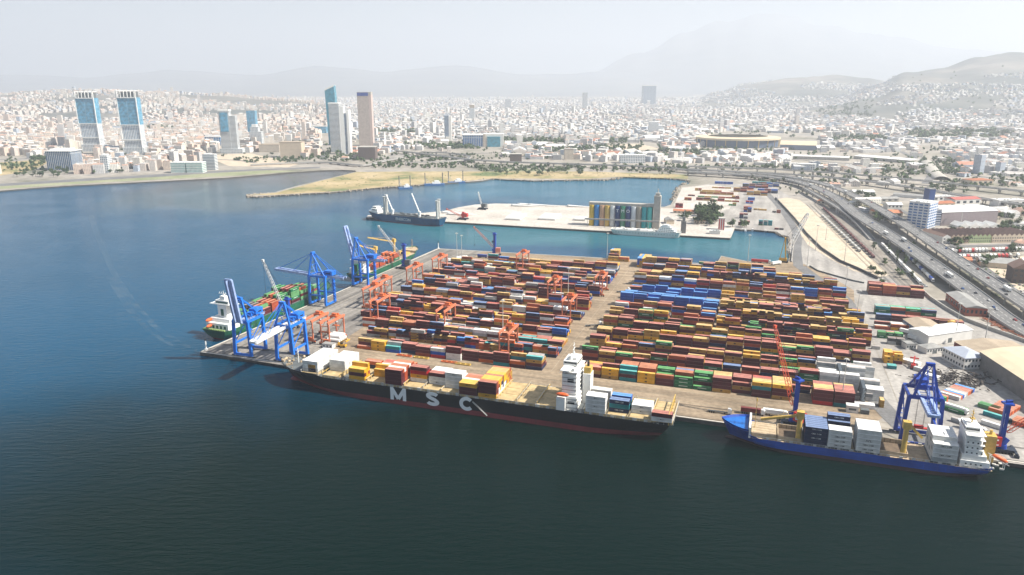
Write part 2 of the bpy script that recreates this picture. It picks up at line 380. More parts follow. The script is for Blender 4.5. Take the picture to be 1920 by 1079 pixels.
# --- ground materials
def ground_mat(name, cols, scale, detail=8, rough=.9, fine=None, streak=None):
    m, n, l, b = new_mat(name); b.inputs['Roughness'].default_value = rough; b.inputs['Specular IOR Level'].default_value = .2
    g = n.new('ShaderNodeNewGeometry'); nz = n.new('ShaderNodeTexNoise'); nz.inputs['Scale'].default_value = scale; nz.inputs['Detail'].default_value = detail; nz.inputs['Roughness'].default_value = .62
    l.new(g.outputs['Position'], nz.inputs['Vector'])
    rp = n.new('ShaderNodeValToRGB'); e = rp.color_ramp.elements
    for i, (p, c) in enumerate(cols):
        if i < 2: e[i].position = p; e[i].color = (*c, 1)
        else: k = e.new(p); k.color = (*c, 1)
    l.new(nz.outputs['Fac'], rp.inputs['Fac']); out = rp.outputs[0]
    if streak:      # tyre marks / slab tone running one way
        mp = n.new('ShaderNodeMapping'); mp.inputs['Rotation'].default_value = (0, 0, -streak[0]); l.new(g.outputs['Position'], mp.inputs['Vector'])
        mp2 = n.new('ShaderNodeMapping'); mp2.inputs['Scale'].default_value = (streak[1], streak[2], 1); l.new(mp.outputs[0], mp2.inputs['Vector'])
        n3 = n.new('ShaderNodeTexNoise'); n3.inputs['Scale'].default_value = 1; n3.inputs['Detail'].default_value = 4; l.new(mp2.outputs[0], n3.inputs['Vector'])
        m3 = n.new('ShaderNodeMapRange'); m3.inputs['From Min'].default_value = .35; m3.inputs['From Max'].default_value = .62; m3.inputs['To Min'].default_value = streak[3]; m3.inputs['To Max'].default_value = 1.08; l.new(n3.outputs['Fac'], m3.inputs['Value'])
        hv = n.new('ShaderNodeHueSaturation'); l.new(out, hv.inputs['Color']); l.new(m3.outputs[0], hv.inputs['Value']); out = hv.outputs[0]
    if fine:
        n4 = n.new('ShaderNodeTexNoise'); n4.inputs['Scale'].default_value = fine; n4.inputs['Detail'].default_value = 3; l.new(g.outputs['Position'], n4.inputs['Vector'])
        m4 = n.new('ShaderNodeMapRange'); m4.inputs['From Min'].default_value = .3; m4.inputs['From Max'].default_value = .7; m4.inputs['To Min'].default_value = .78; m4.inputs['To Max'].default_value = 1.15; l.new(n4.outputs['Fac'], m4.inputs['Value'])
        hv = n.new('ShaderNodeHueSaturation'); l.new(out, hv.inputs['Color']); l.new(m4.outputs[0], hv.inputs['Value']); out = hv.outputs[0]
    l.new(out, b.inputs['Base Color']); return m
g_city = ground_mat('city_ground', [(.30, (.11, .12, .08)), (.42, (.27, .25, .21)), (.56, (.36, .33, .29)), (.70, (.22, .22, .215))], .0045, fine=.06)
g_dry = ground_mat('dry_grass', [(.36, (.13, .17, .07)), (.48, (.36, .29, .15)), (.62, (.46, .37, .22))], .011, fine=.12)
g_sand = ground_mat('sand', [(.3, (.46, .38, .28)), (.7, (.62, .53, .42))], .05, fine=.4)
g_yard = ground_mat('yard_concrete', [(.32, (.20, .155, .105)), (.5, (.30, .235, .165)), (.68, (.39, .305, .215))], .018, fine=.35, streak=(QA, .008, .16, .68))
g_quay = ground_mat('quay_concrete', [(.32, (.16, .15, .14)), (.5, (.24, .225, .205)), (.68, (.32, .295, .26))], .02, fine=.35, streak=(R(68.7), .008, .14, .66))
g_grey = ground_mat('grey_yard', [(.3, (.28, .265, .25)), (.7, (.42, .40, .37))], .015, fine=.3, streak=(R(70), .01, .1, .8))
g_light = ground_mat('pale_concrete', [(.3, (.40, .37, .33)), (.7, (.60, .56, .51))], .02, fine=.25)
g_asph = ground_mat('asphalt', [(.3, (.14, .14, .142)), (.7, (.21, .21, .21))], .03, fine=.5)
g_green = ground_mat('green_field', [(.3, (.20, .23, .12)), (.7, (.36, .36, .24))], .02, fine=.2)
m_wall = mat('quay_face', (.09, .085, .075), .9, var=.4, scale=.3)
m_kerb = mat('pale_kerb', (.55, .52, .46), .85, var=.2)
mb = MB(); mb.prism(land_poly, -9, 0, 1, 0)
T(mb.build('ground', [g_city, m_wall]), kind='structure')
def area(name, pts, z, m, world=False):
    mb = MB(); mb.sheet(pts if world else px(*pts), z)
    return T(mb.build(name, m), kind='structure')
# surfaced areas
F0 = Vector(P(375, 661)); F1 = F0 + qd * 1.35
def fq(t, inset=0.0):
    n_ = Vector((-qd.y, qd.x)).normalized(); p = F0 + qd * t + n_ * inset; return (p.x, p.y)
area('container_yard', [fq(.0, .2)] + [P(821, 467)] + px((1150, 486), (1343, 497), (1353, 481), (1401, 491), (1500, 492), (1560, 520), (1601, 545), (1606, 640), (1618, 700), (1668, 775)) + [fq(.84, .2)], .04, g_yard, True)
area('left_quay', [fq(.0, .25), P(821, 467.5), P(905, 472), P(640, 640), P(560, 690)], .08, g_quay, True)
area('silo_pier', SILO_PIER + [(1380, 425), (1300, 392)], .04, g_light)
area('back_yard', [(1377, 429), (1390, 431), (1412, 431), (1457, 435), (1464, 440), (1479, 444), (1483, 456), (1480, 468), (1484, 480), (1481, 490), (1500, 494), (1620, 560), (1600, 640), (1606, 760), (1760, 850), (1920, 872), (2500, 950), (2500, 760), (1920, 640), (1860, 610), (1800, 590), (1750, 560), (1700, 530), (1660, 520), (1560, 470), (1530, 420), (1500, 380), (1450, 350), (1400, 345), (1330, 345), (1290, 352), (1280, 372), (1262, 384), (1340, 410)], .02, g_grey)
area('pale_yard', [(1279, 352), (1330, 347), (1372, 352), (1385, 362), (1368, 392), (1350, 397), (1268, 392), (1264, 384)], .1, g_light)
area('sand_lot', [(1456, 374), (1476, 371), (1500, 376), (1518, 390), (1600, 450), (1668, 516), (1645, 521), (1600, 508), (1560, 488), (1515, 460), (1488, 420)], .1, g_sand)
area('spit_ground', [(668, 323), (592, 342), (518, 362), (466, 366), (510, 366), (620, 360), (745, 349), (850, 342), (925, 335), (1100, 336), (1156, 332), (1290, 336), (1290, 328), (1100, 322), (900, 322), (760, 322)], .12, g_dry)
area('waterfront_green', [(0, 355), (180, 343), (300, 337), (420, 331), (500, 326), (560, 321), (500, 320), (420, 324), (300, 332), (180, 339), (0, 350)], .12, g_green)
area('promenade', [(0, 349.5), (180, 338.5), (300, 331.5), (420, 323.5), (500, 319.5), (600, 316), (600, 313), (420, 320), (180, 334), (0, 345)], .12, g_asph)
area('vacant_lot', [(0, 330), (0, 305), (75, 300), (92, 305), (60, 320)], .14, g_dry)
area('construction_lot', [(380, 292), (470, 288), (560, 308), (540, 314), (430, 312)], .14, g_sand)
area('sports_field', [(940, 322), (1060, 321), (1080, 318), (950, 317)], .15, g_green)
area('vacant_ground', [(1140, 272), (1200, 270), (1240, 280), (1150, 284)], .14, g_sand)
area('dusty_lot', [(1560, 375), (1640, 372), (1660, 384), (1600, 395)], .1, g_dry)
area('dusty_verge', [(1830, 500), (1920, 480), (2100, 500), (2100, 600), (1925, 580), (1880, 545)], .1, g_sand)
# pale coping along the quay edges
mb = MB()
def coping(a, b, w=1.2, h=.35):
    mb.bar((a[0], a[1], h / 2 - .02), (b[0], b[1], h / 2 - .02), w, h)
coping(fq(0, .7), fq(1.25, .7)); coping(P(376.5, 660.3), P(821.3, 467.3)); coping(P(822, 467.2), P(1343, 496.2))
coping(P(832, 415.6), P(1369, 446.5)); coping(P(1369.5, 446), P(1376.5, 429.5))
T(mb.build('quay_edge', m_kerb), kind='structure')
# rocky shore at the inner basin corner
m_rock = mat('shore_rock', (.33, .28, .22), .95, var=.5, scale=.5)
mb = MB(); rr = random.Random(3)
shore = [(1457, 435), (1464, 440), (1479, 444), (1483, 456), (1480, 468), (1484, 480), (1481, 490)]
sp2 = [(515, 361), (490, 363), (461, 367), (475, 369), (560, 364), (620, 361), (700, 353), (800, 346), (925, 335), (1000, 339), (1140, 337), (1180, 332), (1262, 335), (1295, 339), (1274, 349), (1268, 358), (1262, 376)]
for chain, sz, dn in ((shore, 1.6, 1.4), (sp2, 3.2, .28)):
    w = [Vector(P(*p)) for p in chain]
    for a, c_ in zip(w[:-1], w[1:]):
        for i in range(int((c_ - a).length * dn)):
            p = a.lerp(c_, rr.random()) + Vector((rr.uniform(-2.5, 2.5), rr.uniform(-2.5, 2.5))) * (sz / 1.6); s_ = sz * rr.uniform(.5, 1.3)
            mb.M = Matrix.Translation((p.x, p.y, -1.4)) @ Matrix.Rotation(rr.uniform(0, 6), 4, Vector((rr.random(), rr.random(), rr.random() + .1)).normalized())
            mb.box(0, 0, -.3, s_, s_ * rr.uniform(.6, 1), s_ * .8)
mb.M = None
T(mb.build('shore_rocks', m_rock), kind='stuff')

# --- hills: each range is a real slope rising to a ridge whose skyline is known
class Range:
    def __init__(s, prof, dist, foot, seed, rough=.12):
        s.prof = prof; s.d = dist; s.foot = foot; s.seed = seed; s.rough = rough
    def ridge(s, u):
        pr = s.prof
        if u <= pr[0][0]: y = pr[0][1]
        elif u >= pr[-1][0]: y = pr[-1][1]
        else:
            for (a, ya), (b_, yb) in zip(pr[:-1], pr[1:]):
                if a <= u <= b_: t = (u - a) / (b_ - a); t = t * t * (3 - 2 * t); y = ya + (yb - ya) * t; break
        return CAM_H + s.d * (158 - y) / 1451.0 / .93
    def z(s, x, y):
        """height at a world point"""
        u = 960 + x / y * 1451.0; H_ = max(s.ridge(u), 0)
        if y <= s.foot: return 0
        if y <= s.d:
            t = (y - s.foot) / (s.d - s.foot); k = t ** 1.25
        else:
            t = min(1, (y - s.d) / (s.d * .35)); k = 1 - t * t * (3 - 2 * t)
        nn = noise.fractal(Vector((x / 900, y / 900, s.seed)), 1.0, 2.1, 5)
        return H_ * k * (1 + s.rough * nn * (1.2 - k * .7) * 2) - 1
    def mesh(s, name, m, nu=150, nv=34):
        mb = MB(); u0, u1 = s.prof[0][0], s.prof[-1][0]; rows = []
        ds = [s.foot + (s.d - s.foot) * (j / (nv - 1)) for j in range(nv)] + [s.d * (1 + .35 * (j + 1) / 8) for j in range(8)]
        for y in ds:
            rows.append([((960 - 960 + (u0 + (u1 - u0) * i / nu - 960)) / 1451.0 * y, y, 0) for i in range(nu + 1)])
        rows = [[(x, y, s.z(x, y) - (2 if i in (0, nu) else 0)) for i, (x, y, _) in enumerate(r)] for r in rows]
        n_ = nu + 1; vs = [v for r in rows for v in r]; fs = []
        for j in range(len(rows) - 1):
            for i in range(nu): fs.append((j * n_ + i, j * n_ + i + 1, (j + 1) * n_ + i + 1, (j + 1) * n_ + i))
        mb._add(vs, fs, 0)
        return T(mb.build(name, m, smooth=True), kind='structure')
g_hill = ground_mat('hill_scrub', [(.35, (.08, .095, .09)), (.5, (.14, .145, .13)), (.62, (.24, .22, .19)), (.74, (.42, .38, .33))], .0011, fine=.006)  # scrub tones lightened towards grey-blue, some haze painted in
R_right = Range([(1480, 196), (1560, 184), (1640, 160), (1700, 134), (1760, 126), (1830, 113), (1900, 108), (1980, 112), (2200, 120), (2500, 140)], 7800, 4300, 1.0)
R_mid = Range([(1240, 199), (1300, 188), (1350, 172), (1400, 158), (1480, 148), (1560, 142), (1620, 147), (1690, 158), (1800, 175), (1900, 192)], 9800, 6600, 5.0)
R_big = Range([(900, 168), (1100, 140), (1200, 105), (1280, 75), (1350, 56), (1410, 43), (1450, 46), (1540, 62), (1660, 80), (1800, 100), (2100, 130)], 24000, 15500, 9.0, .06)
R_left = Range([(-500, 150), (0, 142), (160, 146), (330, 135), (480, 143), (600, 128), (720, 136), (850, 128), (1000, 142), (1160, 138), (1300, 150)], 20000, 13000, 13.0, .07)
R_foot = Range([(-500, 178), (0, 176), (60, 170), (140, 168), (280, 172), (400, 178), (520, 186), (640, 196)], 6200, 4200, 17.0, .1)
g_far = ground_mat('far_mountain', [(.35, (.15, .17, .19)), (.6, (.20, .21, .21))], .0009)  # tone matched to the hazy sky behind, haze painted into the colour
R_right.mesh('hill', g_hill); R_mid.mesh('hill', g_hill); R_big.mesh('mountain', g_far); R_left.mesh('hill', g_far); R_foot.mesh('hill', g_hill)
RANGES = [R_right, R_mid, R_foot, R_left]
def ground_z(x, y):
    if y < 3000: return 0
    u = 960 + x / y * 1451.0
    return max([0] + [r.z(x, y) for r in RANGES if r.prof[0][0] < u < r.prof[-1][0]])

# --- haze: one closed box of even thin air
m = bpy.data.materials.new('haze_air'); m.use_nodes = True; n = m.node_tree.nodes; n.clear()
o_ = n.new('ShaderNodeOutputMaterial'); v_ = n.new('ShaderNodeVolumePrincipled'); v_.inputs['Color'].default_value = (.79, .85, .94, 1)
v_.inputs['Density'].default_value = HAZE_D if 'HAZE_D' in globals() else .0001; v_.inputs['Anisotropy'].default_value = 0.2
m.node_tree.links.new(v_.outputs[0], o_.inputs['Volume'])
mb = MB(); mb.box(0, 20000, -11, 61000, 46500, 2450 + 11)
T(mb.build('haze', m), kind='stuff')
# ============================================================ palette
m_white = mat('ship_white', (.80, .80, .77), .45, var=.06, scale=.2)
m_black = hull_mat('hull_black', (.004, .005, .007), (.05, .045, .04), .45, .3)
m_boot = hull_mat('hull_red_boot', (.17, .016, .022), (.05, .03, .025), .6, .6)
m_bootbr = mat('hull_brown_boot', (.060, .030, .025), .65, var=.35, scale=.15)
m_hblue = hull_mat('hull_blue', (.005, .06, .35), (.10, .09, .10), .40, .3)
m_hgreen = hull_mat('hull_green', (.004, .095, .05), (.12, .08, .05), .45, .35)
m_hteal = hull_mat('hull_teal', (.004, .065, .15), (.10, .08, .07), .42, .3)
m_dgrey = mat('deck_grey', (.12, .135, .14), .75, var=.4, scale=.25)
m_hatch = mat('hatch_cream', (.50, .38, .20), .75, var=.35, scale=.25)
m_hatchg = mat('hatch_grey_blue', (.20, .25, .30), .7, var=.3, scale=.25)
m_dbrown = mat('deck_cream', (.46, .36, .24), .8, var=.3, scale=.3)
m_steel = mat('pale_steel', (.50, .50, .47), .55, var=.2, scale=.5)
m_ystl = mat('yellow_steel', (.60, .40, .10), .55, var=.25, scale=.5)
m_dark = mat('dark_void', (.012, .014, .018), .6, var=.3)
m_glass = mat('dark_glass', (.015, .022, .03), .12, var=.3, spec=.6)
m_orange = mat('lifeboat_orange', (.75, .13, .03), .45, var=.1)
m_red = mat('signal_red', (.45, .025, .02), .5, var=.2)
m_rope = mat('mooring_rope', (.45, .45, .42), .9)
m_letter = mat('hull_lettering', (.82, .84, .84), .5, var=.06)

def hull(root, L, B, D, boot, mside, mboot, mdeck, rake=7, over=6, fc=0.0, fch=3.0, bul=1.0, sheer=1.6, s0=.74, blunt=1.7, deck_name='deck'):
    lv = [-2.0, 0.0, boot, (boot + D) / 2, 1.0]
    N = 44
    def Dx(s): return D + sheer * max(0, (s - .8) / .2) ** 2 + (fch if s > 1 - fc else 0)
    def hb(s, zf):
        a = s0 + .13 * zf; w = B / 2
        if s > a: t = (s - a) / (1 - a); w *= max(0, 1 - t ** (blunt + .9 * zf))
        if s < .17: t = (.17 - s) / .17; w *= 1 - (1 - zf) ** 1.3 * .55 * t ** 1.4 - .05 * t ** 3
        return w
    rings = []; ss = [i / N for i in range(N + 1)]
    if fc: ss = sorted(ss + [1 - fc - .001, 1 - fc + .001])
    for s in ss:
        pts = []
        for k, z in enumerate(lv):
            d = Dx(s); zz = d + bul * (1 if s > .86 or s < .03 else .25) if k == 4 else z
            zf = max(0, min(1, (zz) / d))
            x0 = over * (1 - zf); x1 = L - rake * (1 - zf) * (1 if k else 1.2)
            pts.append((x0 + s * (x1 - x0), hb(s, zf), zz))
        rings.append(pts)
    mb = MB(); n = len(rings)
    for sgn in (1, -1):
        vs = [(p[0], p[1] * sgn, p[2]) for r in rings for p in r]; fs = []; fb = []
        for i in range(n - 1):
            for k in range(4):
                q = (i * 5 + k, (i + 1) * 5 + k, (i + 1) * 5 + k + 1, i * 5 + k + 1)
                if sgn > 0: q = tuple(reversed(q))
                (fb if k < 2 else fs).append(q)
        mb._add(vs, fs, 0); mb._add(vs, fb, 1)
    tr = [(p[0], p[1], p[2]) for p in rings[0]] + [(p[0], -p[1], p[2]) for p in reversed(rings[0])]
    mb._add(tr, [(2, 3, 4, 5, 6, 7)], 0); mb._add(tr, [(0, 1, 2, 7, 8, 9)], 1)
    # bulbous bow
    h = mb.build('hull', [mside, mboot], root)
    db = MB(); vs = []
    for i, s in enumerate(ss):
        d = Dx(s); w = hb(s, 1.0); x = s * L
        vs += [(x, w - .06, d), (x, -w + .06, d)]
    db._add(vs, [(2 * i, 2 * i + 2, 2 * i + 3, 2 * i + 1)[::-1] for i in range(n - 1)], 0)
    db.build(deck_name, mdeck, root)
    return Dx, hb
def bulb(root, L, rake, r, m):
    mb = MB(); x = L - rake * 1.3
    rings = []
    for k in range(7):
        t = k / 6; rr = r * math.sqrt(max(0.002, 1 - (t * 1.0) ** 2)); rings.append([(x + t * 7, rr * .8 * math.cos(a), -.5 + rr * math.sin(a)) for a in [2 * math.pi * i / 12 for i in range(12)]])
    mb.loft(rings); mb.build('bulbous_bow', m, root, smooth=True)
def qpos(dist, off):
    """point along the front quay: distance from its left corner, offset to seaward"""
    u = qd.normalized(); n_ = Vector((-u.y, u.x)); p = F0 + u * dist - n_ * off
    return p.x, p.y
QANG = math.atan2(qd.y, qd.x)

# ------------------------------------------------------------ containers registry (cheap to fill, built in one place)
BOXES = []          # dicts: x,y,z,rz,L,c,label,grp,exposed,mark
CW, CH = 2.44, 2.62
def stack_grid(cells, place, label, grp, L=12.19, tierh=2.66):
    """cells: {(i,j): 'colours bottom..top'}; place(i,j)->x,y,z,rz ; neighbours decide what could ever be seen"""
    for (i, j), s in cells.items():
        for t, c in enumerate(s):
            if c == ' ': continue
            if t + 1 < len(s) and all(len(cells.get(k, '')) > t for k in ((i - 1, j), (i + 1, j), (i, j - 1), (i, j + 1))): continue
            x, y, z, rz = place(i, j)
            BOXES.append(dict(x=x, y=y, z=z + t * tierh, rz=rz, L=L, c=c, label=label(i, j, t, len(s)), grp=grp))
TIER = ['bottom', 'second-tier', 'third-tier', 'fourth-tier', 'fifth-tier', 'sixth-tier']
def tier_word(t, n): return 'lone' if n == 1 else ('topmost' if t == n - 1 else TIER[t])
CNAME = dict(w='white', y='yellow', m='maroon', r='red', b='rust brown', n='navy', u='blue', t='teal', g='green', s='light grey', o='orange', T='tan', k='dark grey', G='light green')

# ============================================================ the big black container ship
L_ = 283; B_ = 32.2; D_ = 11.6
sx, sy = qpos(371.5, 18.0)
msc = E('container_ship', sx, sy, -2.6, QANG + math.pi, 'long black and red container ship with huge white letters on its side, at front quay', 'container ship', 'container ships')
Dx, hbm = hull(msc, L_, B_, D_, 3.4, m_black, m_boot, m_dgrey, rake=11, over=7, sheer=3.4, s0=.76, bul=1.3)
bulb(msc, L_, 11, 3.0, m_boot)
def to_world(root, x, y, z):
    c, s = math.cos(root.rotation_euler.z), math.sin(root.rotation_euler.z)
    return root.location.x + x * c - y * s, root.location.y + x * s + y * c, root.location.z + z
def ship_x(root, L, px_, yoff, z):
    lo, hi = 0.0, L
    for _ in range(40):
        mid = (lo + hi) / 2
        if Q(*to_world(root, mid, yoff, z))[0] > px_: lo = mid
        else: hi = mid
    return mid
HZ = D_ + 2.0
bays = [  # photo x of the forward edge at the port side, rows -> stacks
    (566, {**{r: 'www' for r in range(1, 12)}}), (606, {**{r: 'www' for r in range(4, 12)}}),
    (656, {0: 'ymy', 1: 'yyy', 2: 'ybyy', 9: 'no', 10: 'nb', 11: 'o'}), (690, {4: 'yy', 5: 'byy', 6: 'bb', 7: 'bo', 8: 'bw', 9: 'bo', 10: 'br', 11: 'rr', 12: 'r'}),
    (724, {0: 'mmmm', 1: 'mmmb', 2: 'bbbw', 3: 'bbbb', 4: 'wbbb', 5: 'bwbw', 6: 'bbbb', 7: 'bbmb', 8: 'bmb', 9: 'mmb', 10: 'mw'}),
    (759, {4: 'wyrm', 5: 'wyrm', 6: 'yrm'}), (794, {4: 'wwm', 5: 'wwm', 6: 'www', 7: 'www', 8: 'www'}),
    (828, {3: 'wwww', 4: 'wwww', 5: 'wwww', 6: 'www'}), (862, {0: 'mmy', 1: 'mmy', 2: 'wwy', 3: 'www', 4: 'wwb', 5: 'wwb', 6: 'wwo'}),
    (898, {0: 'ymmm', 1: 'bmbb', 2: 'wwmy', 3: 'wyyy', 4: 'wwny', 5: 'wnnm', 6: 'wwyy', 7: 'ywyy', 8: 'ymyT', 9: 'yyTT', 10: 'bTbT', 11: 'TbTb', 12: 'bTT'}),
    (933, {}), (970, {}), (1007, {}),
    (1098, {0: 'wwww', 1: 'wwww', 2: 'wwww', 7: 'www', 8: 'www'}), (1139, {2: 'ntn', 3: 'ntn', 5: 'ntu', 6: 'nnu'}), (1180, {3: 'ww', 4: 'ww', 5: 'ww', 6: 'ww'}), (1221, {0: 'wm', 1: 'wm', 2: 'w'})]
for bi, (px_, rows) in enumerate(bays):
    x1 = ship_x(msc, L_, px_, 14.5, HZ); xc = x1 - 6.3
    wid = 2 * min(B_ / 2 - .9, hbm(min(1, (xc + 6) / L_), 1) - .6)
    if wid > 6:
        hc = MB(); cm = m_hatch
        for k in range(3): hc.box(xc, (k - 1) * wid / 3, D_ + .1, 12.7, wid / 3 - .35, 1.75)
        hc.build('hatch_cover', cm, msc)
        lb = MB()
        for s_ in (-1, 1):
            xx = xc + s_ * 6.75
            for yy in [wid / 2 - .5 - k * 5.0 for k in range(int(wid / 5) + 1)]: lb.bar((xx, yy, D_), (xx, yy, D_ + 3.4), .3, .3)
            lb.bar((xx, wid / 2, D_ + 3.3), (xx, -wid / 2, D_ + 3.3), .35, .25)
        lb.build('lashing_bridge', m_ystl if bi % 2 else m_steel, msc)
    cells = {(bi, r): s for r, s in rows.items()}
    bw = ('foremost bay' if bi == 0 else f'{ordn(bi)} bay from the bow') if bi < 13 else f'{ordn(bi - 13)} bay behind the bridge'
    if cells:
        stack_grid(cells, lambda i, j, xc=xc: (*to_world(msc, xc, 14.76 - j * 2.46, 0)[:2], -2.6 + HZ, msc.rotation_euler.z),
                   lambda i, j, t, n, bw=bw: f'{{}} container, {tier_word(t, n)}, {ordn(j)} row from water, {bw}, black ship', 'containers stacked on the black ship')
xa = ship_x(msc, L_, 579, 13, HZ)
for t, c in enumerate('ny'):
    p = to_world(msc, xa - 3, 12.3, 0)
    BOXES.append(dict(x=p[0], y=p[1], z=-2.6 + HZ + t * 2.66, rz=msc.rotation_euler.z, L=6.06, c=c, label=f'short {{}} container, {tier_word(t, 2)}, outside the white bow stack, black ship', grp='containers stacked on the black ship'))
# bridge house: face towards water spans photo x 1047..1085
bx1 = ship_x(msc, L_, 1047, 13, D_); bx0 = bx1 - 12.0; bxc = (bx0 + bx1) / 2
mb = MB()
mb.box(bxc, 0, D_, 11, 26, 9); mb.box(bxc, 0, D_ + 9, 9, 22, 14); mb.box(bxc + .5, 0, D_ + 23, 7, 20, 3.4)
mb.box(bxc + 1.5, 0, D_ + 26.4, 6, 32, .5); mb.box(bxc + .5, 0, D_ + 26.9, 9, 13, 2.8); mb.box(bxc, 0, D_ + 30.1, 5, 7, 1.2)
for k in range(9): mb.box(bxc - .4, 0, D_ + 2.6 + k * 2.7, 11.3 if k < 3 else 9.4, 26.5 if k < 3 else 22.7, .18)
for s_ in (1, -1): mb.box(bxc + 4, s_ * 14.6, D_, 5.5, 2.6, 8.5)
sup = mb.build('superstructure', m_white, msc)
mb = MB()
for k in range(9):
    hw = 13.0 if k < 3 else 11.0; hl = 5.5 if k < 3 else 4.5
    mb.box(bxc, 0, D_ + 1.4 + k * 2.7, 2 * hl + .06, 2 * hw + .06, .26)
    mb.cut('window_row', m_glass, sup)
for s_ in (1, -1):
    mb.box(bxc + .5, s_ * 6.52, D_ + 28, 8, .1, 1.2); mb.cut('bridge_window', m_glass, sup)
    mb.box(bxc - 1, s_ * 11.03, D_ + 17.5, 4, .12, 2.4); mb.cut('window', m_glass, sup); mb.box(bxc - 2, s_ * 13.03, D_ + 4, 4.5, .12, 1.8); mb.cut('window', m_glass, sup)
mb.box(bxc + 5.02, 0, D_ + 28, .1, 12, 1.2); mb.cut('bridge_window', m_glass, sup); mb.box(bxc - 4.02, 0, D_ + 28, .1, 12, 1.0)
mb.build('bridge_window', m_glass, sup)
mb = MB()
mb.tube((bxc, 0, D_ + 31), (bxc, 0, D_ + 40), .35, .2); mb.bar((bxc, -3, D_ + 36), (bxc, 3, D_ + 36), .25); mb.bar((bxc, -2, D_ + 38.5), (bxc, 2, D_ + 38.5), .25)
mb.tube((bxc + 1, 4, D_ + 30), (bxc + 1, 4, D_ + 32.6), 1.1, .9); mb.tube((bxc + 1, -4, D_ + 30), (bxc + 1, -4, D_ + 32.4), .9, .7)
for q in range(6): mb.bar((bxc - 3 + q, 5.8, D_ + 30), (bxc - 3 + q, 5.8, D_ + 31.3), .12)
mb.rail([(bxc - 6.5, 12.3, D_ + 23), (bxc - 6.5, -12.3, D_ + 23), (bxc + 6.2, -12.3, D_ + 23)], 1.1); mb.rail([(bxc - 6.5, 12.3, D_ + 23), (bxc + 6.2, 12.3, D_ + 23)], 1.1)
mb.build('mast', m_white, msc)
mb = MB(); mb.box(bx0 - 2.6, -4, D_, 5, 8, 20, 1); mb.box(bx0 - 2.6, -4, D_ + 20, 4.4, 6, 4, 0); mb.tube((bx0 - 2.6, -4, D_ + 24), (bx0 - 2.6, -4, D_ + 27), .8, m=2)
mb.build('funnel', [m_ystl, m_white, m_dark], msc)
def lifeboat(root, x, y, z, ln=8, w=2.8, rz=0, m=None):
    mb = MB(); rings = []
    for k in range(9):
        t = -1 + k / 4; r = math.sqrt(max(.03, 1 - t * t * .97)); rings.append([(t * ln / 2, w / 2 * r * math.cos(a), 1.3 * r * math.sin(a) + .3) for a in [2 * math.pi * i / 10 for i in range(10)]])
    mb.loft(rings); return mb.build('lifeboat', m or m_orange, root, (x, y, z), rz, smooth=True)
lifeboat(msc, bx1 - 3, 15.4, D_ + 10.5); lifeboat(msc, bx1 - 3, -15.4, D_ + 10.5)
# hull letters, port side
def stroke(mb, pts, w, y0):
    """flat bold stroke through (x, z) points, standing on the side of the hull"""
    P_ = [Vector(p) for p in pts]; vs = []
    for i, p in enumerate(P_):
        d0 = (P_[i] - P_[i - 1]).normalized() if i else (P_[1] - P_[0]).normalized(); d1 = (P_[i + 1] - P_[i]).normalized() if i < len(P_) - 1 else d0
        t = (d0 + d1).normalized(); n_ = Vector((-t.y, t.x)) * (w / 2 / max(.55, t.dot(d0)))
        for s_ in (-1, 1):
            for yy in (0, .05): vs.append((p.x + n_.x * s_, y0 + yy, p.y + n_.y * s_))
    fs = []
    for i in range(len(P_) - 1): a = i * 4; b = a + 4; fs += [(a + 1, a + 3, b + 3, b + 1), (a, b, b + 2, a + 2), (a, a + 1, b + 1, b), (a + 3, a + 2, b + 2, b + 3)]
    mb._add(vs, fs, 0)
LH = 9.0
def arc(cx_, cz, rx, rz, a0, a1, n=14): return [(cx_ + rx * math.cos(R(a0 + (a1 - a0) * k / n)), cz + rz * math.sin(R(a0 + (a1 - a0) * k / n))) for k in range(n + 1)]
LET = {'M': [[(-4.6, 0), (-4.6, LH)], [(4.6, 0), (4.6, LH)], [(-4.6, LH - .6), (0, 1.0)], [(0, 1.0), (4.6, LH - .6)]],
       'S': [arc(0, 6.6, 3.4, 1.5, 20, 200)[0:] + arc(0, 2.4, 3.5, 1.5, 140, -20)[2:4][:0] + [(-1.6, 5.2), (1.6, 4.0)] + arc(0, 2.35, 3.5, 1.5, 30, -165)],
       'C': [arc(0, 4.5, 3.9, 3.6, 42, 318, 22)]}
for ch, pxa in (('M', 746.5), ('S', 811), ('C', 875)):
    xx = ship_x(msc, L_, pxa, 16.2, 7.4); mb = MB()
    for k, st in enumerate(LET[ch]): stroke(mb, [(-a, b + .0) for a, b in st], 2.5, .0 + k * .012)
    mb.build('lettering', m_letter, msc, (xx, B_ / 2 + .06, 2.9))
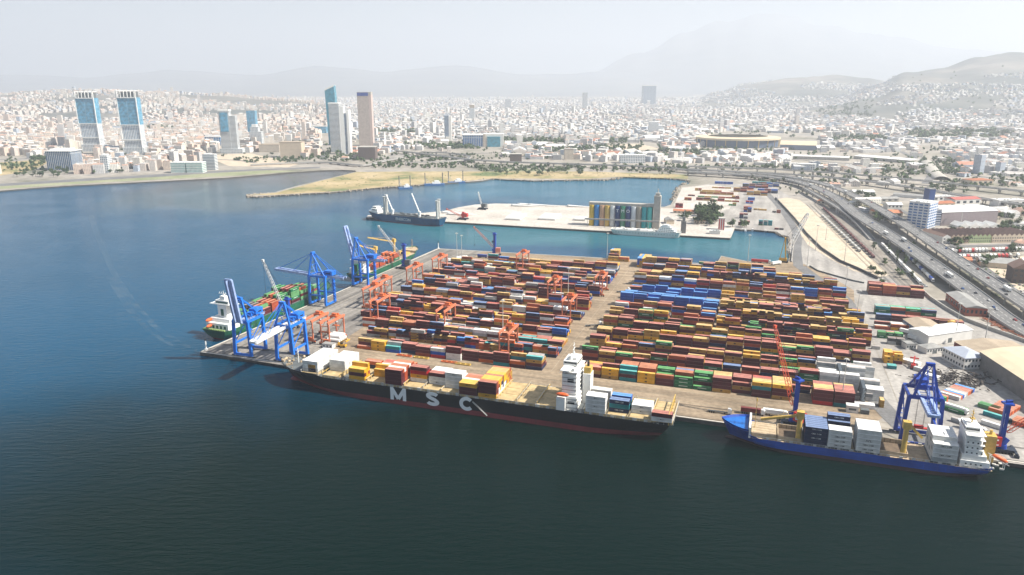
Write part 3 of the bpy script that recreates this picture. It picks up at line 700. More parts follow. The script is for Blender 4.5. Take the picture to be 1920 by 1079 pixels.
# deck edge: railings, walkway posts, bow gear, mooring winches, stern gallery, gangway
mb = MB()
for i in range(90):
    x = 4 + i * 2.9
    if x < L_ * .86:
        for s_ in (1, -1): mb.bar((x, s_ * (B_ / 2 - .35), D_), (x, s_ * (B_ / 2 - .35), D_ + 1.9), .16)
for s_ in (1, -1):
    mb.bar((2, s_ * (B_ / 2 - .35), D_ + 1.9), (L_ * .86, s_ * (B_ / 2 - .35), D_ + 1.9), .14)
    for i in range(33): mb.box(8 + i * 6.8, s_ * (B_ / 2 - 1.2), D_, 1.6 + (i * 7 % 3) * .6, .8, 1.0 + (i * 5 % 4) * .3)
mb.build('railing', m_steel, msc)
mb = MB(); rr = random.Random(5)
for i in range(34):
    x = L_ * rr.uniform(.90, .985); w = hbm(x / L_, 1) * .75; y = rr.uniform(-w, w); k = rr.random(); zz = Dx(x / L_)
    if k < .4: mb.box(x, y, zz, rr.uniform(1, 2.4), rr.uniform(.8, 1.8), rr.uniform(.7, 1.6), rz=rr.random())
    elif k < .7: mb.tube((x, y - 1, zz + .8), (x, y + 1, zz + .8), .75)
    else: mb.tube((x, y, zz), (x, y, zz + 1.1), .3)
    mb.cut('mooring_winch', m_dbrown, msc)
mb = MB(); zb = Dx(.95); mb.tube((L_ * .945, 0, zb), (L_ * .945, 0, zb + 11), .4, .25); mb.bar((L_ * .945, -1.4, zb + 8), (L_ * .945, 1.4, zb + 8), .25)
mb.build('foremast', m_white, msc)
mb = MB()
for y in (-15.6, -10.4, -5.2, 0, 5.2, 10.4, 15.6): mb.bar((1.2, y, D_), (1.2, y, D_ + 7), .4)
mb.bar((1.2, -15.8, D_ + 7), (1.2, 15.8, D_ + 7), .5); mb.bar((1.2, -15.8, D_ + 3.5), (1.2, 15.8, D_ + 3.5), .4); mb.bar((1.2, -15.6, D_), (1.2, -8, D_ + 7), .25)
mb.build('stern_gallery', m_ystl, msc)
gx = ship_x(msc, L_, 886, 17, 9)
mb = MB(); mb.bar((gx, 16.7, 9.5), (gx - 10, 17.0, 1.5), 1.0, .3); mb.rail([(gx, 17.2, 9.6), (gx - 10, 17.5, 1.6)], 1.0); mb.build('gangway', m_steel, msc)

# ============================================================ blue feeder ship
L2 = 142; B2 = 22.6; D2 = 6.6
sx, sy = qpos(541.5, 13.2)
blu = E('container_ship', sx, sy, -2.6, QANG + math.pi, 'blue container ship with white stacks and yellow deck cranes, moored front right', 'container ship', 'container ships')
Dx2, hb2 = hull(blu, L2, B2, D2, 2.2, m_hblue, m_bootbr, m_dbrown, rake=7, over=5, fc=.115, fch=3.4, sheer=1.4, s0=.72, bul=1.3)
bulb(blu, L2, 7, 2.0, m_bootbr)
mb = MB()      # blue forecastle deck plating and breakwater
vs = []
for i in range(9):
    s_ = .888 + i * .0137; w = hb2(s_, 1) - .15; vs += [(s_ * L2, w, Dx2(s_) + .06), (s_ * L2, -w, Dx2(s_) + .06)]
mb._add(vs, [(2 * i, 2 * i + 2, 2 * i + 3, 2 * i + 1)[::-1] for i in range(8)], 0); mb.build('forecastle_deck', mat('deck_blue', (.01, .13, .46), .5, var=.2), blu)
mb = MB(); w = hb2(.88, 1) - .2
mb._add([(L2 * .885, w, D2 - .2), (L2 * .885, -w, D2 - .2), (L2 * .885, -w, D2 + 6.5), (L2 * .885, w, D2 + 6.5), (L2 * .877, w, D2 - .2), (L2 * .877, -w, D2 - .2), (L2 * .877, -w, D2 + 6.5), (L2 * .877, w, D2 + 6.5)], [(0, 1, 2, 3), (7, 6, 5, 4), (3, 2, 6, 7), (0, 3, 7, 4), (2, 1, 5, 6)], 0)
mb.build('breakwater', m_white, blu)
mb = MB(); x = L2 * .862
for dy in (-.7, .7): mb.bar((x, dy, D2), (x, dy, D2 + 19), .3)
for k in range(12): mb.bar((x, -.7, D2 + 1 + k * 1.5), (x, .7, D2 + 2 + k * 1.5), .2)
mb.bar((x, -2, D2 + 17), (x, 2, D2 + 17), .3); mb.bar((x, -1.6, D2 + 12), (x, 1.6, D2 + 12), .3); mb.tube((x, 0, D2 + 19), (x, 0, D2 + 21), .4)
mb.build('foremast', m_ystl, blu)
def bx2(p, z=D2): return ship_x(blu, L2, p, 10.5, z)
# deck: hatch covers, open holds
mb = MB(); a = bx2(1408); b = bx2(1455)
mb.box((a + b) / 2, 0, D2, a - b, 16.5, 2.2)
for k in range(5): mb.box((a + b) / 2, -6.5 + k * 3.3, D2 + 2.2, a - b - .5, .18, .12)
mb.build('hatch_cover', m_dbrown, blu)
def hold(pa, pb, nm):
    a = bx2(pa); b = bx2(pb); w = 17.5; xc = (a + b) / 2; ln = a - b
    mb = MB(); t = .5; h = 2.6
    mb.box(xc, w / 2, D2, ln, t, h); mb.box(xc, -w / 2, D2, ln, t, h); mb.box(a, 0, D2, t, w - t - .01, h); mb.box(b, 0, D2, t, w - t - .01, h)
    mb.build('hold_coaming', m_dbrown, blu)
    mb = MB(); mb.box(xc, 0, D2 + .03, ln - 2 * t, w - 2 * t, .05)
    for q in range(int(ln / 3)): mb.bar((a - 2 - q * 3, -w / 2 + .4, D2 + .1), (a - 2 - q * 3, -w / 2 + .4, D2 + 2.4), .3, .2)
    mb.build('open_hold', mat('hold_inside', (.15, .11, .075), .85, var=.45, scale=.3), blu)
hold(1458, 1502, 0); hold(1648, 1702, 1)
rows2 = [(1507, {0: 'nnnn', 1: 'nnbn', 2: 'nnnn', 3: 'nnnn', 4: 'nnnn', 5: 'nnnn', 6: 'nnnn'}), (1551, {0: 'wwww', 1: 'wwww', 2: 'wwww', 5: 'nnnn', 6: 'nnnnn', 7: 'nnnnn'}),
         (1604, {0: 'wwwww', 1: 'wwwww', 2: 'swwww', 3: 'wwwww', 4: 'wwwww', 5: 'wswww'}), (1746, {0: 'swww', 1: 'wwsw', 2: 'wwwww', 3: 'wswsw', 4: 'wwwww', 5: 'wswww', 6: 'wwsww', 7: 'wwwww'})]
for bi, (p, rows) in enumerate(rows2):
    x1 = bx2(p, D2 + 2); xc = x1 - 6.2
    mb = MB(); mb.box(xc, 0, D2, 12.8, 20.4, 1.1); mb.build('hatch_cover', m_dgrey, blu)
    near = ['behind the foremost yellow crane', 'second block from the bow', 'ahead of the open hold', 'against the white deckhouse'][bi]
    stack_grid({(bi, r): s for r, s in rows.items()}, lambda i, j, xc=xc: (*to_world(blu, xc, 9.4 - j * 2.5, 0)[:2], -2.6 + D2 + 1.15, blu.rotation_euler.z),
               lambda i, j, t, n, near=near: f'{{}} container, {tier_word(t, n)}, {ordn(j)} row from water, {near}, blue ship', 'containers stacked on the blue ship')
def deck_crane(root, x, y, z, h, jib, ang, up, rz=0.0, m=None):
    """pedestal crane with a box jib"""
    m = m or m_ystl; mb = MB(); mb.tube((x, y, z), (x, y, z + h), 1.5, 1.4, 12); mb.box(x, y, z + h, 4.2, 3.6, 4.2); o = mb.build('deck_crane', m, root)
    mb = MB(); c, s_ = math.cos(ang), math.sin(ang)
    tip = (x + jib * c * math.cos(up), y + jib * s_ * math.cos(up), z + h + 1.5 + jib * math.sin(up))
    mb.bar((x + 2 * c, y + 2 * s_, z + h + 1.2), tip, 1.5, 1.3); mb.bar((x, y, z + h + 5.2), tip, .2); mb.build('jib', m, root and o)
    mb = MB(); mb.box(x + 1.9 * c, y + 1.9 * s_, z + h - 1.2, 1.6, 1.6, 2.0); mb.build('cab', m_white, o)
    return o
deck_crane(blu, bx2(1496) - 0, 7.2, D2, 15, 22, 0, R(-14)); deck_crane(blu, bx2(1694) + 0, 7.0, D2, 17, 12, R(200), R(-38))
# deckhouse aft
h1 = bx2(1799); mb = MB()
mb.box(h1 - 7, 0, D2, 14, 20, 4); mb.box(h1 - 6.5, 0, D2 + 4, 12, 18, 3)
for k in range(4): mb.box(h1 - 6 + .3 * k, 0, D2 + 7 + k * 2.9, 8.6 - k * .5, 16.6 - k * .5, 2.7); mb.box(h1 - 6.2, 0, D2 + 9.7 + k * 2.9, 9.4, 17.3, .2)
mb.box(h1 - 5, 0, D2 + 18.8, 8, 22.4, .4); mb.box(h1 - 4.5, 0, D2 + 19.2, 7, 12, 2.8); mb.box(h1 - 5, 0, D2 + 22, 6, 9, .4)
sup2 = mb.build('superstructure', m_white, blu)
mb = MB()
for k in range(5):
    for q in range(4):
        mb.box(h1 - 10 + q * 2.4, 9.02 - .25 * max(0, k - 1) - (.5 if k else -1.0), D2 + 1.8 + k * 2.9, .8, .1, .8); mb.cut('window', m_glass, sup2)
    for q in range(6): mb.box(h1 - 10.35 + (0 if k > 1 else -2.15 if k else -3.7), -6 + q * 2.4, D2 + 1.8 + k * 2.9, .1, .9, .9); mb.cut('window', m_glass, sup2)
mb.box(h1 - 4.5, 6.02, D2 + 20.2, 6.4, .1, 1.1); mb.cut('bridge_window', m_glass, sup2); mb.box(h1 - .98, 0, D2 + 20.2, .1, 11, 1.1); mb.cut('bridge_window', m_glass, sup2); mb.box(h1 - 8.02, 0, D2 + 20.2, .1, 11, 1.0)
mb.build('bridge_window', m_glass, sup2)
mb = MB(); mb.tube((h1 - 5, 0, D2 + 22.3), (h1 - 5, 0, D2 + 30), .35, .2); mb.bar((h1 - 5, -3, D2 + 26), (h1 - 5, 3, D2 + 26), .3); mb.bar((h1 - 5, -2, D2 + 28.3), (h1 - 5, 2, D2 + 28.3), .3); mb.box(h1 - 5, 0, D2 + 24.5, 2.5, 2.5, .4)
mb.rail([(h1 - 9, 11, D2 + 19.2), (h1 - 1, 11, D2 + 19.2)]); mb.rail([(h1 - 12.3, 9.2, D2 + 7), (h1 - 12.3, -9.2, D2 + 7)]); mb.build('mast', m_ystl, blu)
mb = MB(); mb.box(h1 - 15.5, -2, D2, 5, 6.5, 16); mb.tube((h1 - 15.5, -2, D2 + 16), (h1 - 15.5, -2, D2 + 18.5), .8); mb.build('funnel', m_ystl, blu)
lb = lifeboat(blu, h1 - 19.5, 5.5, D2 + 5.5, 8.5, 2.9); lb.rotation_euler = (0, R(-24), 0)
mb = MB(); mb.bar((h1 - 14, 4.2, D2 + 7.5), (h1 - 24, 4.2, D2 + 2.6), .3); mb.bar((h1 - 14, 6.8, D2 + 7.5), (h1 - 24, 6.8, D2 + 2.6), .3)
for y in (4.2, 6.8): mb.bar((h1 - 22, y, D2), (h1 - 22, y, D2 + 3.6), .3); mb.bar((h1 - 15, y, D2), (h1 - 15, y, D2 + 7), .3)
mb.build('lifeboat_slip', m_white, blu)
mb = MB()
for s_ in (1, -1):
    y = s_ * (B2 / 2 - .3); mb.bar((1, y, D2 + 1.6), (L2 * .86, y, D2 + 1.6), .13)
    for i in range(60): mb.bar((2 + i * 2.02, y, D2), (2 + i * 2.02, y, D2 + 1.6), .12)
    for i in range(18): mb.box(6 + i * 6.4, s_ * (B2 / 2 - 1), D2, 1.8, .7, 1.2)
mb.rail([(1.2, -9.5, D2), (1.2, 9.5, D2)], 1.3, .14); mb.build('railing', m_steel, blu)
mb = MB(); rr = random.Random(8)
for i in range(22): mb.box(rr.uniform(3, h1 - 24), rr.uniform(-8, 8), D2, rr.uniform(.8, 2), rr.uniform(.8, 2), rr.uniform(.6, 1.5)); mb.cut('mooring_winch', m_steel, blu)

# ============================================================ ships on the left quay
qlA = P(375, 661); qlB = P(820, 466); qlang = math.atan2(qlB[1] - qlA[1], qlB[0] - qlA[0]); QL = Vector((math.cos(qlang), math.sin(qlang))); QLn = Vector((-QL.y, QL.x))
def qlpos(d, off):
    p = Vector(qlA) + QL * d + QLn * off
    return p.x, p.y
# green ship, stern towards us
L3 = 165; B3 = 25; D3 = 8.5
sx, sy = qlpos(31, 14.2)
grn = E('container_ship', sx, sy, -2.6, qlang, 'green container ship with white stern house, moored behind the blue gantry cranes', 'container ship', 'container ships')
hull(grn, L3, B3, D3, 1.2, m_hgreen, m_boot, mat('deck_green', (.03, .10, .06), .7, var=.4), rake=8, over=5, sheer=1.5, s0=.74)
mb = MB()
mb.box(12, 0, D3, 14, 23, 5.5); mb.box(14, 0, D3 + 5.5, 10, 20, 3.2); mb.box(16, 0, D3 + 8.7, 7, 9, 11); mb.box(16, 0, D3 + 19.7, 8, 24.5, .5); mb.box(16.5, 0, D3 + 20.2, 7, 14, 3.0); mb.box(16, 0, D3 + 23.2, 4, 5, 3.5)
sup3 = mb.build('superstructure', m_white, grn)
gt = mat('green_trim', (.01, .09, .06), .4)
mb = MB()
for bx_ in ((16, 4.52, D3 + 11, 4, .1, 5), (16.5, 7.02, D3 + 21, 6, .1, 1.3), (12.97, 0, D3 + 21, .1, 12, 1.2), (12.47, 0, D3 + 10, .1, 3, 6)): mb.box(*bx_); mb.cut('window', gt, sup3)
for q in range(5): mb.box(4.98, -8 + q * 4, D3 + 1, .1, 2.2, 2.6); mb.cut('window', gt, sup3)
mb = MB(); mb.tube((16, 0, D3 + 26), (16, 0, D3 + 31), .4, .2); mb.bar((16, -5, D3 + 28.5), (16, 5, D3 + 28.5), .4); mb.bar((13, 0, D3 + 27.5), (19, 0, D3 + 27.5), .4)
for k in (-4, -2, 2, 4): mb.bar((16, k, D3 + 28.5), (16, k, D3 + 30), .3)
mb.build('mast', m_white, grn)
mb = MB(); mb.rail([(1, -11, D3), (1, 11, D3), (5, 11.6, D3)], 1.4, .2); 
for k in range(8): mb.box(2.6, -9 + k * 2.5, D3, 1.5, 1.4, 1.3)
mb.build('railing', mat('pale_green_gear', (.30, .42, .16), .6), grn)
lifeboat(grn, 7, 9.5, D3 + 7, 8.5, 3, m=m_orange); lifeboat(grn, 3.2, 6.5, D3 + 3, 7, 2.6)
for bi, (x0, cells) in enumerate([(40, 'GGGkkk'), (54, 'mGmbkm'), (68, 'bmGGmb'), (82, 'bbGgbG'), (96, 'gbGbmb'), (110, 'bGbmGb'), (124, 'gmGwbm')]):
    hh = [2, 3, 3, 4, 5, 4, 3][bi]; rr = random.Random(bi + 40)
    stack_grid({(bi, r): ''.join(rr.choice(cells if r > 2 or bi > 3 else 'Gm' + cells) for _ in range(max(1, hh - (r + bi) % 2))) for r in range(9)},
               lambda i, j, x0=x0: (*to_world(grn, x0, 10 - j * 2.5, 0)[:2], -2.6 + D3 + 1, grn.rotation_euler.z),
               lambda i, j, t, n, bi=bi: f'{{}} container, {tier_word(t, n)}, {ordn(8 - j)} row from quay, {ordn(bi)} bay from the stern, green ship', 'containers stacked on the green ship')
    mb = MB(); mb.box(x0, 0, D3, 12.6, 22.5, .95); mb.build('hatch_cover', m_dgrey, grn)
# general cargo ship ahead of it, bow away
L4 = 140; B4 = 21; D4 = 7.5
sx, sy = qlpos(240, 12.0)
gc = E('cargo_ship', sx, sy, -2.6, qlang, 'green cargo ship with yellow crane posts and orange bulbous bow at far left quay', 'cargo ship')
hull(gc, L4, B4, D4, 1.6, m_hgreen, mat('boot_orange', (.45, .13, .06), .6), m_dbrown, rake=9, over=5, fc=.13, fch=2.6, sheer=1.3, s0=.74)
bulb(gc, L4, 9, 2.6, MATS['boot_orange'])
mb = MB(); mb.box(12, 0, D4, 13, 18, 6)
for k in range(3): mb.box(12.5, 0, D4 + 6 + k * 2.8, 9, 15 - k, 2.6)
mb.box(12.5, 0, D4 + 14.4, 8, 20, .4); mb.box(13, 0, D4 + 14.8, 6, 10, 2.6); sp = mb.build('superstructure', m_white, gc)
mb = MB(); mb.box(5, 0, D4, 4, 5, 11); mb.build('funnel', m_hgreen, gc)
mb = MB(); mb.box(15.98 + .03, 0, D4 + 15.6, .1, 9, 1.1); mb.cut('bridge_window', m_glass, sp); mb.box(13, -5.02, D4 + 15.6, 5, .1, 1.1); mb.cut('bridge_window', m_glass, sp)
for k in range(3):
    for q in range(4): mb.box(9.5 + q * 2.2, -(7.5 - k * .5) - .02, D4 + 7.2 + k * 2.8, .9, .1, .9); mb.cut('window', m_glass, sp)
for bi, x0 in enumerate((32, 46, 64, 78)):
    rr = random.Random(bi + 70)
    stack_grid({(bi, r): ''.join(rr.choice('bmbgob') for _ in range([2, 3, 2, 3][bi] - (r % 2))) for r in range(7)}, lambda i, j, x0=x0: (*to_world(gc, x0, 7.5 - j * 2.5, 0)[:2], -2.6 + D4 + 1.2, gc.rotation_euler.z),
               lambda i, j, t, n, bi=bi: f'{{}} container, {tier_word(t, n)}, {ordn(6 - j)} row from quay, {ordn(bi)} bay, far green cargo ship', 'containers stacked on the far cargo ship')
    mb = MB(); mb.box(x0, 0, D4, 12.6, 18, 1.15); mb.build('hatch_cover', m_dgrey, gc)
deck_crane(gc, 56, 6, D4, 16, 34, R(172), R(18)); deck_crane(gc, 98, 6, D4, 17, 36, R(150), R(14))
mb = MB(); mb.box(110, 0, D4, 14, 10, 2.2); mb.box(105, 3, D4 + 2.2, 5, 4, 3); mb.build('deck_machinery', m_ystl, gc)
mb = MB(); x = 131
for dy in (-1.3, 1.3): mb.bar((x, dy, D4 + 3), (x, dy * .4, D4 + 15), .35)
for k in range(5): mb.bar((x, -1.2 + k * .2, D4 + 4 + k * 2.2), (x, 1.2 - k * .2, D4 + 5.5 + k * 2.2), .25)
mb.bar((x, -1.8, D4 + 11), (x, 1.8, D4 + 11), .3); mb.build('foremast', m_dbrown, gc)

# rotor ship at the silo pier
pa = P(831, 424, -2.6); pb = P(692, 410, -2.6); ang = math.atan2(pb[1] - pa[1], pb[0] - pa[0]); L5 = math.hypot(pb[0] - pa[0], pb[1] - pa[1])
rot = E('rotor_ship', pa[0], pa[1], -2.6, ang, 'teal blue cargo ship with four tall rotor columns, moored at the silo pier', 'cargo ship')
D5 = 11; hull(rot, L5, 22, D5, .8, m_hteal, m_boot, m_dgrey, rake=8, over=3, sheer=2, s0=.75)
for k, (x, y) in enumerate(((5, 8), (12, -8), (L5 - 38, 8), (L5 - 30, -8))):
    mb = MB(); mb.tube((x, y, D5), (x, y, D5 + 3), 2.6, 2.6, 14); mb.tube((x, y, D5 + 3), (x, y, D5 + 27), 2.0, 2.0, 14); mb.tube((x, y, D5 + 27), (x, y, D5 + 28), 3.0, 3.0, 14); mb.build('rotor_column', m_steel, rot)
mb = MB(); mb.box(L5 - 18, 0, D5, 14, 19, 3.5); mb.box(L5 - 18, 0, D5 + 3.5, 11, 16, 3.4); mb.box(L5 - 17, 0, D5 + 6.9, 9, 20, .5); mb.box(L5 - 17, 0, D5 + 7.4, 8, 13, 3); sp = mb.build('superstructure', m_white, rot)
mb = MB()
for bx_ in ((L5 - 17, 6.52, D5 + 8.6, 7, .1, 1.2), (L5 - 12.98, 0, D5 + 8.6, .1, 12, 1.2), (L5 - 18, 8.02, D5 + 4.8, 9, .1, 1)): mb.box(*bx_); mb.cut('window_band', m_glass, sp)
for x, jl, a_ in ((L5 - 52, 26, R(4)), (38, 32, R(6))):
    mb = MB(); mb.tube((x, 7, D5), (x, 7, D5 + 6), 2.2, 2.0); mb.box(x, 7, D5 + 5, 4, 3.4, 4); o = mb.build('deck_crane', m_white, rot)
    mb = MB(); mb.bar((x, 7, D5 + 7), (x + jl * .42, 7, D5 + 7 + jl * .9), 1.8, 1.6); mb.build('jib', m_white, o)
mb = MB(); mb.box(L5 * .45, 0, D5, 60, 15, 1.6); mb.rail([(16, 10, D5), (L5 - 45, 10, D5)], 1.6, .25, step=5)
for k in range(7): mb.box(30 + k * 8, -3 + (k % 3) * 3, D5 + 1.6, 6, 2.4, 1.6)
mb.build('hatch_cover', m_dgrey, rot)
text('ENERCON', 6.0, m_white, rot, (L5 * .47, 11.05, 6.0), (math.pi / 2, 0, math.pi), ext=.04, bold=.012)
# white ship alongside the silos
pa = P(1146, 438, -2.6); pb = P(1277, 446, -2.6); ang = math.atan2(pb[1] - pa[1], pb[0] - pa[0]); L6 = math.hypot(pb[0] - pa[0], pb[1] - pa[1])
wh = E('ferry', pa[0], pa[1] - 1, -2.6, ang, 'long white ship with rounded white deckhouse alongside the coloured silos', 'ship')
m_wsh = mat('faded_ship_white', (.66, .66, .62), .5, var=.12, scale=.15)
D6 = 7; hull(wh, L6, 15, D6, .5, m_wsh, m_dgrey, m_steel, rake=3, over=4, sheer=.6, s0=.85, blunt=2.6)
mb = MB()
for k in range(4): mb.box(L6 - 20 - k * .7, 0, D6 + k * 2.3, 26 - k * 4.5, 12.5 - k * 1.4, 2.3)
mb.box(L6 - 22, 0, D6 + 9.2, 7, 7, 1.6); mb.box(L6 * .33, 0, D6, L6 * .52, 8, 1.4)
rr = random.Random(2)
for k in range(26): mb.box(rr.uniform(4, L6 - 36), rr.uniform(-5, 5), D6, rr.uniform(1, 4), rr.uniform(1, 2), rr.uniform(1, 3.4))
sp = mb.build('superstructure', m_white, wh)
mb = MB()
for k in range(3):
    for q in range(9 - k * 2): mb.box(L6 - 30 + k * 2 + q * 2.5, -(6.25 - k * .7) - .02, D6 + 1 + k * 2.3, 1.1, .1, .8); mb.cut('window', m_glass, sp)
for q in range(22): mb.box(8 + q * 4, -7.52, 4, .9, .08, .8); mb.cut('porthole', m_glass, sp)
mb = MB(); mb.tube((L6 - 22, 0, D6 + 10), (L6 - 22, 0, D6 + 19), .4, .2); mb.bar((L6 - 22, -2, D6 + 15), (L6 - 22, 2, D6 + 15), .3); mb.tube((6, 0, D6), (6, 0, D6 + 8), .35, .2); mb.build('mast', m_steel, wh)
# dredging pontoons off the spit
for k, (p, q, lab) in enumerate(((748, 774, 'leftmost'), (796, 834, 'middle'), (840, 872, 'rightmost'))):
    yp = (354, 347.5, 343.5)[k]; pa = P(p, yp, -2.6); pb = P(q, yp - 1, -2.6); ang = math.atan2(pb[1] - pa[1], pb[0] - pa[0]); ln = math.hypot(pb[0] - pa[0], pb[1] - pa[1])
    d = E('dredging_barge', pa[0], pa[1] - 8, -2.6, ang, f'{lab} of three work barges with tall spuds moored off the sandy spit', 'barge', 'work barges off the spit')
    mb = MB(); mb.box(ln / 2, 0, -1, ln, 15, 4.5); mb.build('hull', mat('barge_blue', (.03, .12, .30), .5, var=.3), d)
    mb = MB(); mb.box(ln * .6, 0, 3.5, ln * .4, 9, 3.5); mb.box(ln * .62, 0, 7, ln * .22, 7, 3); mb.build('deckhouse', m_white, d)
    for x, y in ((3, 6), (ln - 3, 6)):
        mb = MB(); mb.tube((x, y, -2), (x, y, 26), .9, .9, 8); mb.build('spud', m_dgrey, d)
    mb = MB(); mb.bar((ln * .3, 0, 3.5), (ln * .12, 0, 14), .8); mb.bar((ln * .12, 0, 14), (ln * .02, -1, 6), .6); mb.build('excavator_arm', m_steel, d)
# small craft in the basin corner
for k, (p, q) in enumerate(((1391, 433), (1397, 434), (1409, 433.5), (1434, 434.5))):
    x, y = P(p, q, -2.6); w = E('motorboat', x, y - 4, -2.6, R([80, 95, 70, 88][k]), f'small white workboat, {ordn(k)} from the left in the inner basin corner', 'boat', 'small boats in the basin corner')
    ln = (11, 8, 12, 8)[k]; hull(w, ln, 3.4, 1.6, .2, m_white, m_boot, m_steel, rake=1.4, over=.3, sheer=.4, s0=.55, bul=.3)
    mb = MB(); mb.box(ln * .4, 0, 1.6, ln * .3, 2.4, 1.9); mb.build('wheelhouse', m_white, w)
    mb = MB(); mb.box(ln * .55 + .04, 0, 2.4, .08, 2.0, .8); mb.cut('window', m_glass, w); mb.box(ln * .4, -1.22, 2.4, ln * .2, .06, .7); mb.build('window', m_glass, w)
# ============================================================ cranes
m_cblue = mat('crane_blue', (.012, .17, .66), .42, var=.18, scale=.4)
m_cdblue = mat('crane_dark_blue', (.010, .055, .36), .42, var=.2, scale=.4)
m_boomw = mat('boom_pale', (.62, .64, .66), .5, var=.15)
m_boomb = mat('boom_pale_blue', (.30, .40, .64), .5, var=.2)
m_tyre = mat('rubber', (.02, .02, .02), .85)
m_cred = mat('crane_red', (.50, .035, .03), .45, var=.15)
m_lattr = mat('lattice_red', (.62, .08, .03), .5, var=.15)
m_lattw = mat('lattice_white', (.72, .72, .70), .5, var=.1)
m_rtg = mat('rtg_salmon', (.60, .19, .10), .5, var=.25, scale=.5)
m_rtgo = mat('rtg_orange', (.62, .15, .05), .55, var=.3, scale=.5)
def sts(x, y, rz, label, m, mboom, G=18.0, S=17.0, H=29.0, apex=50.0, boom=34.0, back=14.0, up=0.0, spreader=None, mh=True):
    """ship-to-shore gantry: local +x = towards the water, +y = along the rail; origin under the waterside rail"""
    r = E('gantry_crane', x, y, .05, rz, label, 'gantry crane', 'blue ship-to-shore gantry cranes')
    for xx in (0, -G):
        for yy in (-S / 2, S / 2):
            mb = MB(); mb.bar((xx, yy, 2.0), (xx, yy * .86, H), 1.9, 2.1); mb.build('leg', m, r)
    mb = MB()
    for yy in (-S / 2, S / 2): mb.bar((.6, yy * .95, 10.5), (-G - .6, yy * .95, 10.5), 1.1, 1.5); mb.bar((0, yy * .9, 11), (-G, yy * .87, H - 2), .55); 
    for xx in (0, -G): mb.bar((xx, -S / 2 - 1, 2.0), (xx, S / 2 + 1, 2.0), 1.3, 1.8); mb.bar((xx, -S * .43, H), (xx, S * .43, H), 1.5, 2.2)
    for yy in (-S * .43, S * .43): mb.bar((1.0, yy, H), (-G - 1.0, yy, H), 1.3, 1.9)
    mb.build('portal_beam', m, r)
    mb = MB()
    for xx in (0, -G):
        for yy in (-S / 2, S / 2):
            for k in (-1.9, 1.9):
                mb.box(xx, yy + k, .4, .9, 2.6, 1.0)
                for q in (-.8, .8): mb.tube((xx - .3, yy + k + q, .45), (xx + .3, yy + k + q, .45), .42, .42, 8)
            mb.cut('bogie', m_dgrey, r)
    mb = MB()      # apex frame
    for yy in (-3.2, 3.2): mb.bar((0, yy * 2.0, H), (-1.5, yy * .5, apex), 1.3, 1.3); mb.bar((-G, yy * 2.0, H), (-1.5, yy * .5, apex), .85, .85); mb.bar((-G * .45, yy * 1.6, H + 1), (-1.0, yy * .7, apex * .8), .4)
    mb.box(-1.5, 0, apex - .8, 2.4, 4.6, 1.8); mb.bar((-.6, -4.6, H + (apex - H) * .45), (-.6, 4.6, H + (apex - H) * .45), .5)
    for k in (.25, .65): mb.bar((-.3, -6.0 * (1 - k * .75), H + (apex - H) * k), (-.3, 6.0 * (1 - k * .75), H + (apex - H) * k), .35)
    mb.build('apex_frame', m, r)
    mb = MB()      # fixed girder and back reach
    for yy in (-2.6, 2.6): mb.bar((2.0, yy, H - .4), (-G - back, yy, H - .4), 1.0, 1.7)
    for k in range(int((G + back) / 4) + 1): mb.bar((2 - k * 4, -2.6, H - .4), (2 - k * 4, 2.6, H - .4), .4)
    mb.rail([(1, 3.4, H), (-G - back, 3.4, H)], 1.1, .12); mb.build('girder', mboom, r)
    mb = MB(); c, s_ = math.cos(up), math.sin(up)
    def bp(d, h=0.0): return (2.4 + d * c - h * s_, H - .4 + d * s_ + h * c)
    for yy in (-2.3, 2.3):
        a = bp(0); b = bp(boom); mb.bar((a[0], yy, a[1]), (b[0], yy, b[1]), 1.7, 2.3)
    for k in range(int(boom / 3.4) + 1): a = bp(k * 3.4); mb.bar((a[0], -2.3, a[1]), (a[0], 2.3, a[1]), .45)
    a = bp(1.5, -.9); b = bp(boom, -.9); mb.bar((a[0], 0, a[1]), (b[0], 0, b[1]), 4.2 if abs(c) > .5 else 4.2, .25)
    a = bp(boom); b = bp(boom - 5, 1.8); mb.bar((a[0], -2.8, a[1]), (a[0], 2.8, a[1]), 1.4)
    mb.build('boom', mboom, r)
    mb = MB()
    for yy in (-1.5, 1.5):
        for d in (boom * .5, boom * .92):
            a = bp(d, .9); mid = ((a[0] - 1.5) / 2 + (3.5 if up > .6 else 0), 0, (a[1] + apex) / 2)
            if up > .6: mb.bar((a[0], yy, a[1]), (mid[0], yy, mid[2] + 0), .25); mb.bar((mid[0], yy, mid[2]), (-1.5, yy, apex), .25)
            else: mb.bar((a[0], yy, a[1]), (-1.5, yy, apex), .28)
        mb.bar((-G - back * .85, yy, H + .5), (-1.5, yy, apex), .35)
    mb.build('forestay', m, r)
    if mh:
        mb = MB(); mb.box(-G - 1.5, 0, H + 1.2, 9, 6.5, 4.2); mb.box(-G + 5.5, 0, H + 1.2, 4, 4.5, 2.6); o = mb.build('machinery_house', m, r)
        mb = MB(); mb.box(-G - 1.5, 3.27, H + 2.4, 5, .06, 1.1); mb.cut('window', m_dark, o); mb.box(-G - 1.5, -3.27, H + 2.4, 5, .06, 1.1); mb.build('window', m_dark, o)
    mb = MB(); mb.box(4.5 if up < .6 else -6, 0, H - 4.6, 2.6, 2.4, 2.4); mb.bar((4.5 if up < .6 else -6, 0, H - 2.2), (4.5 if up < .6 else -6, 0, H), .8); mb.build('cab', m_boomw, r)
    mb = MB()      # stair tower on one leg
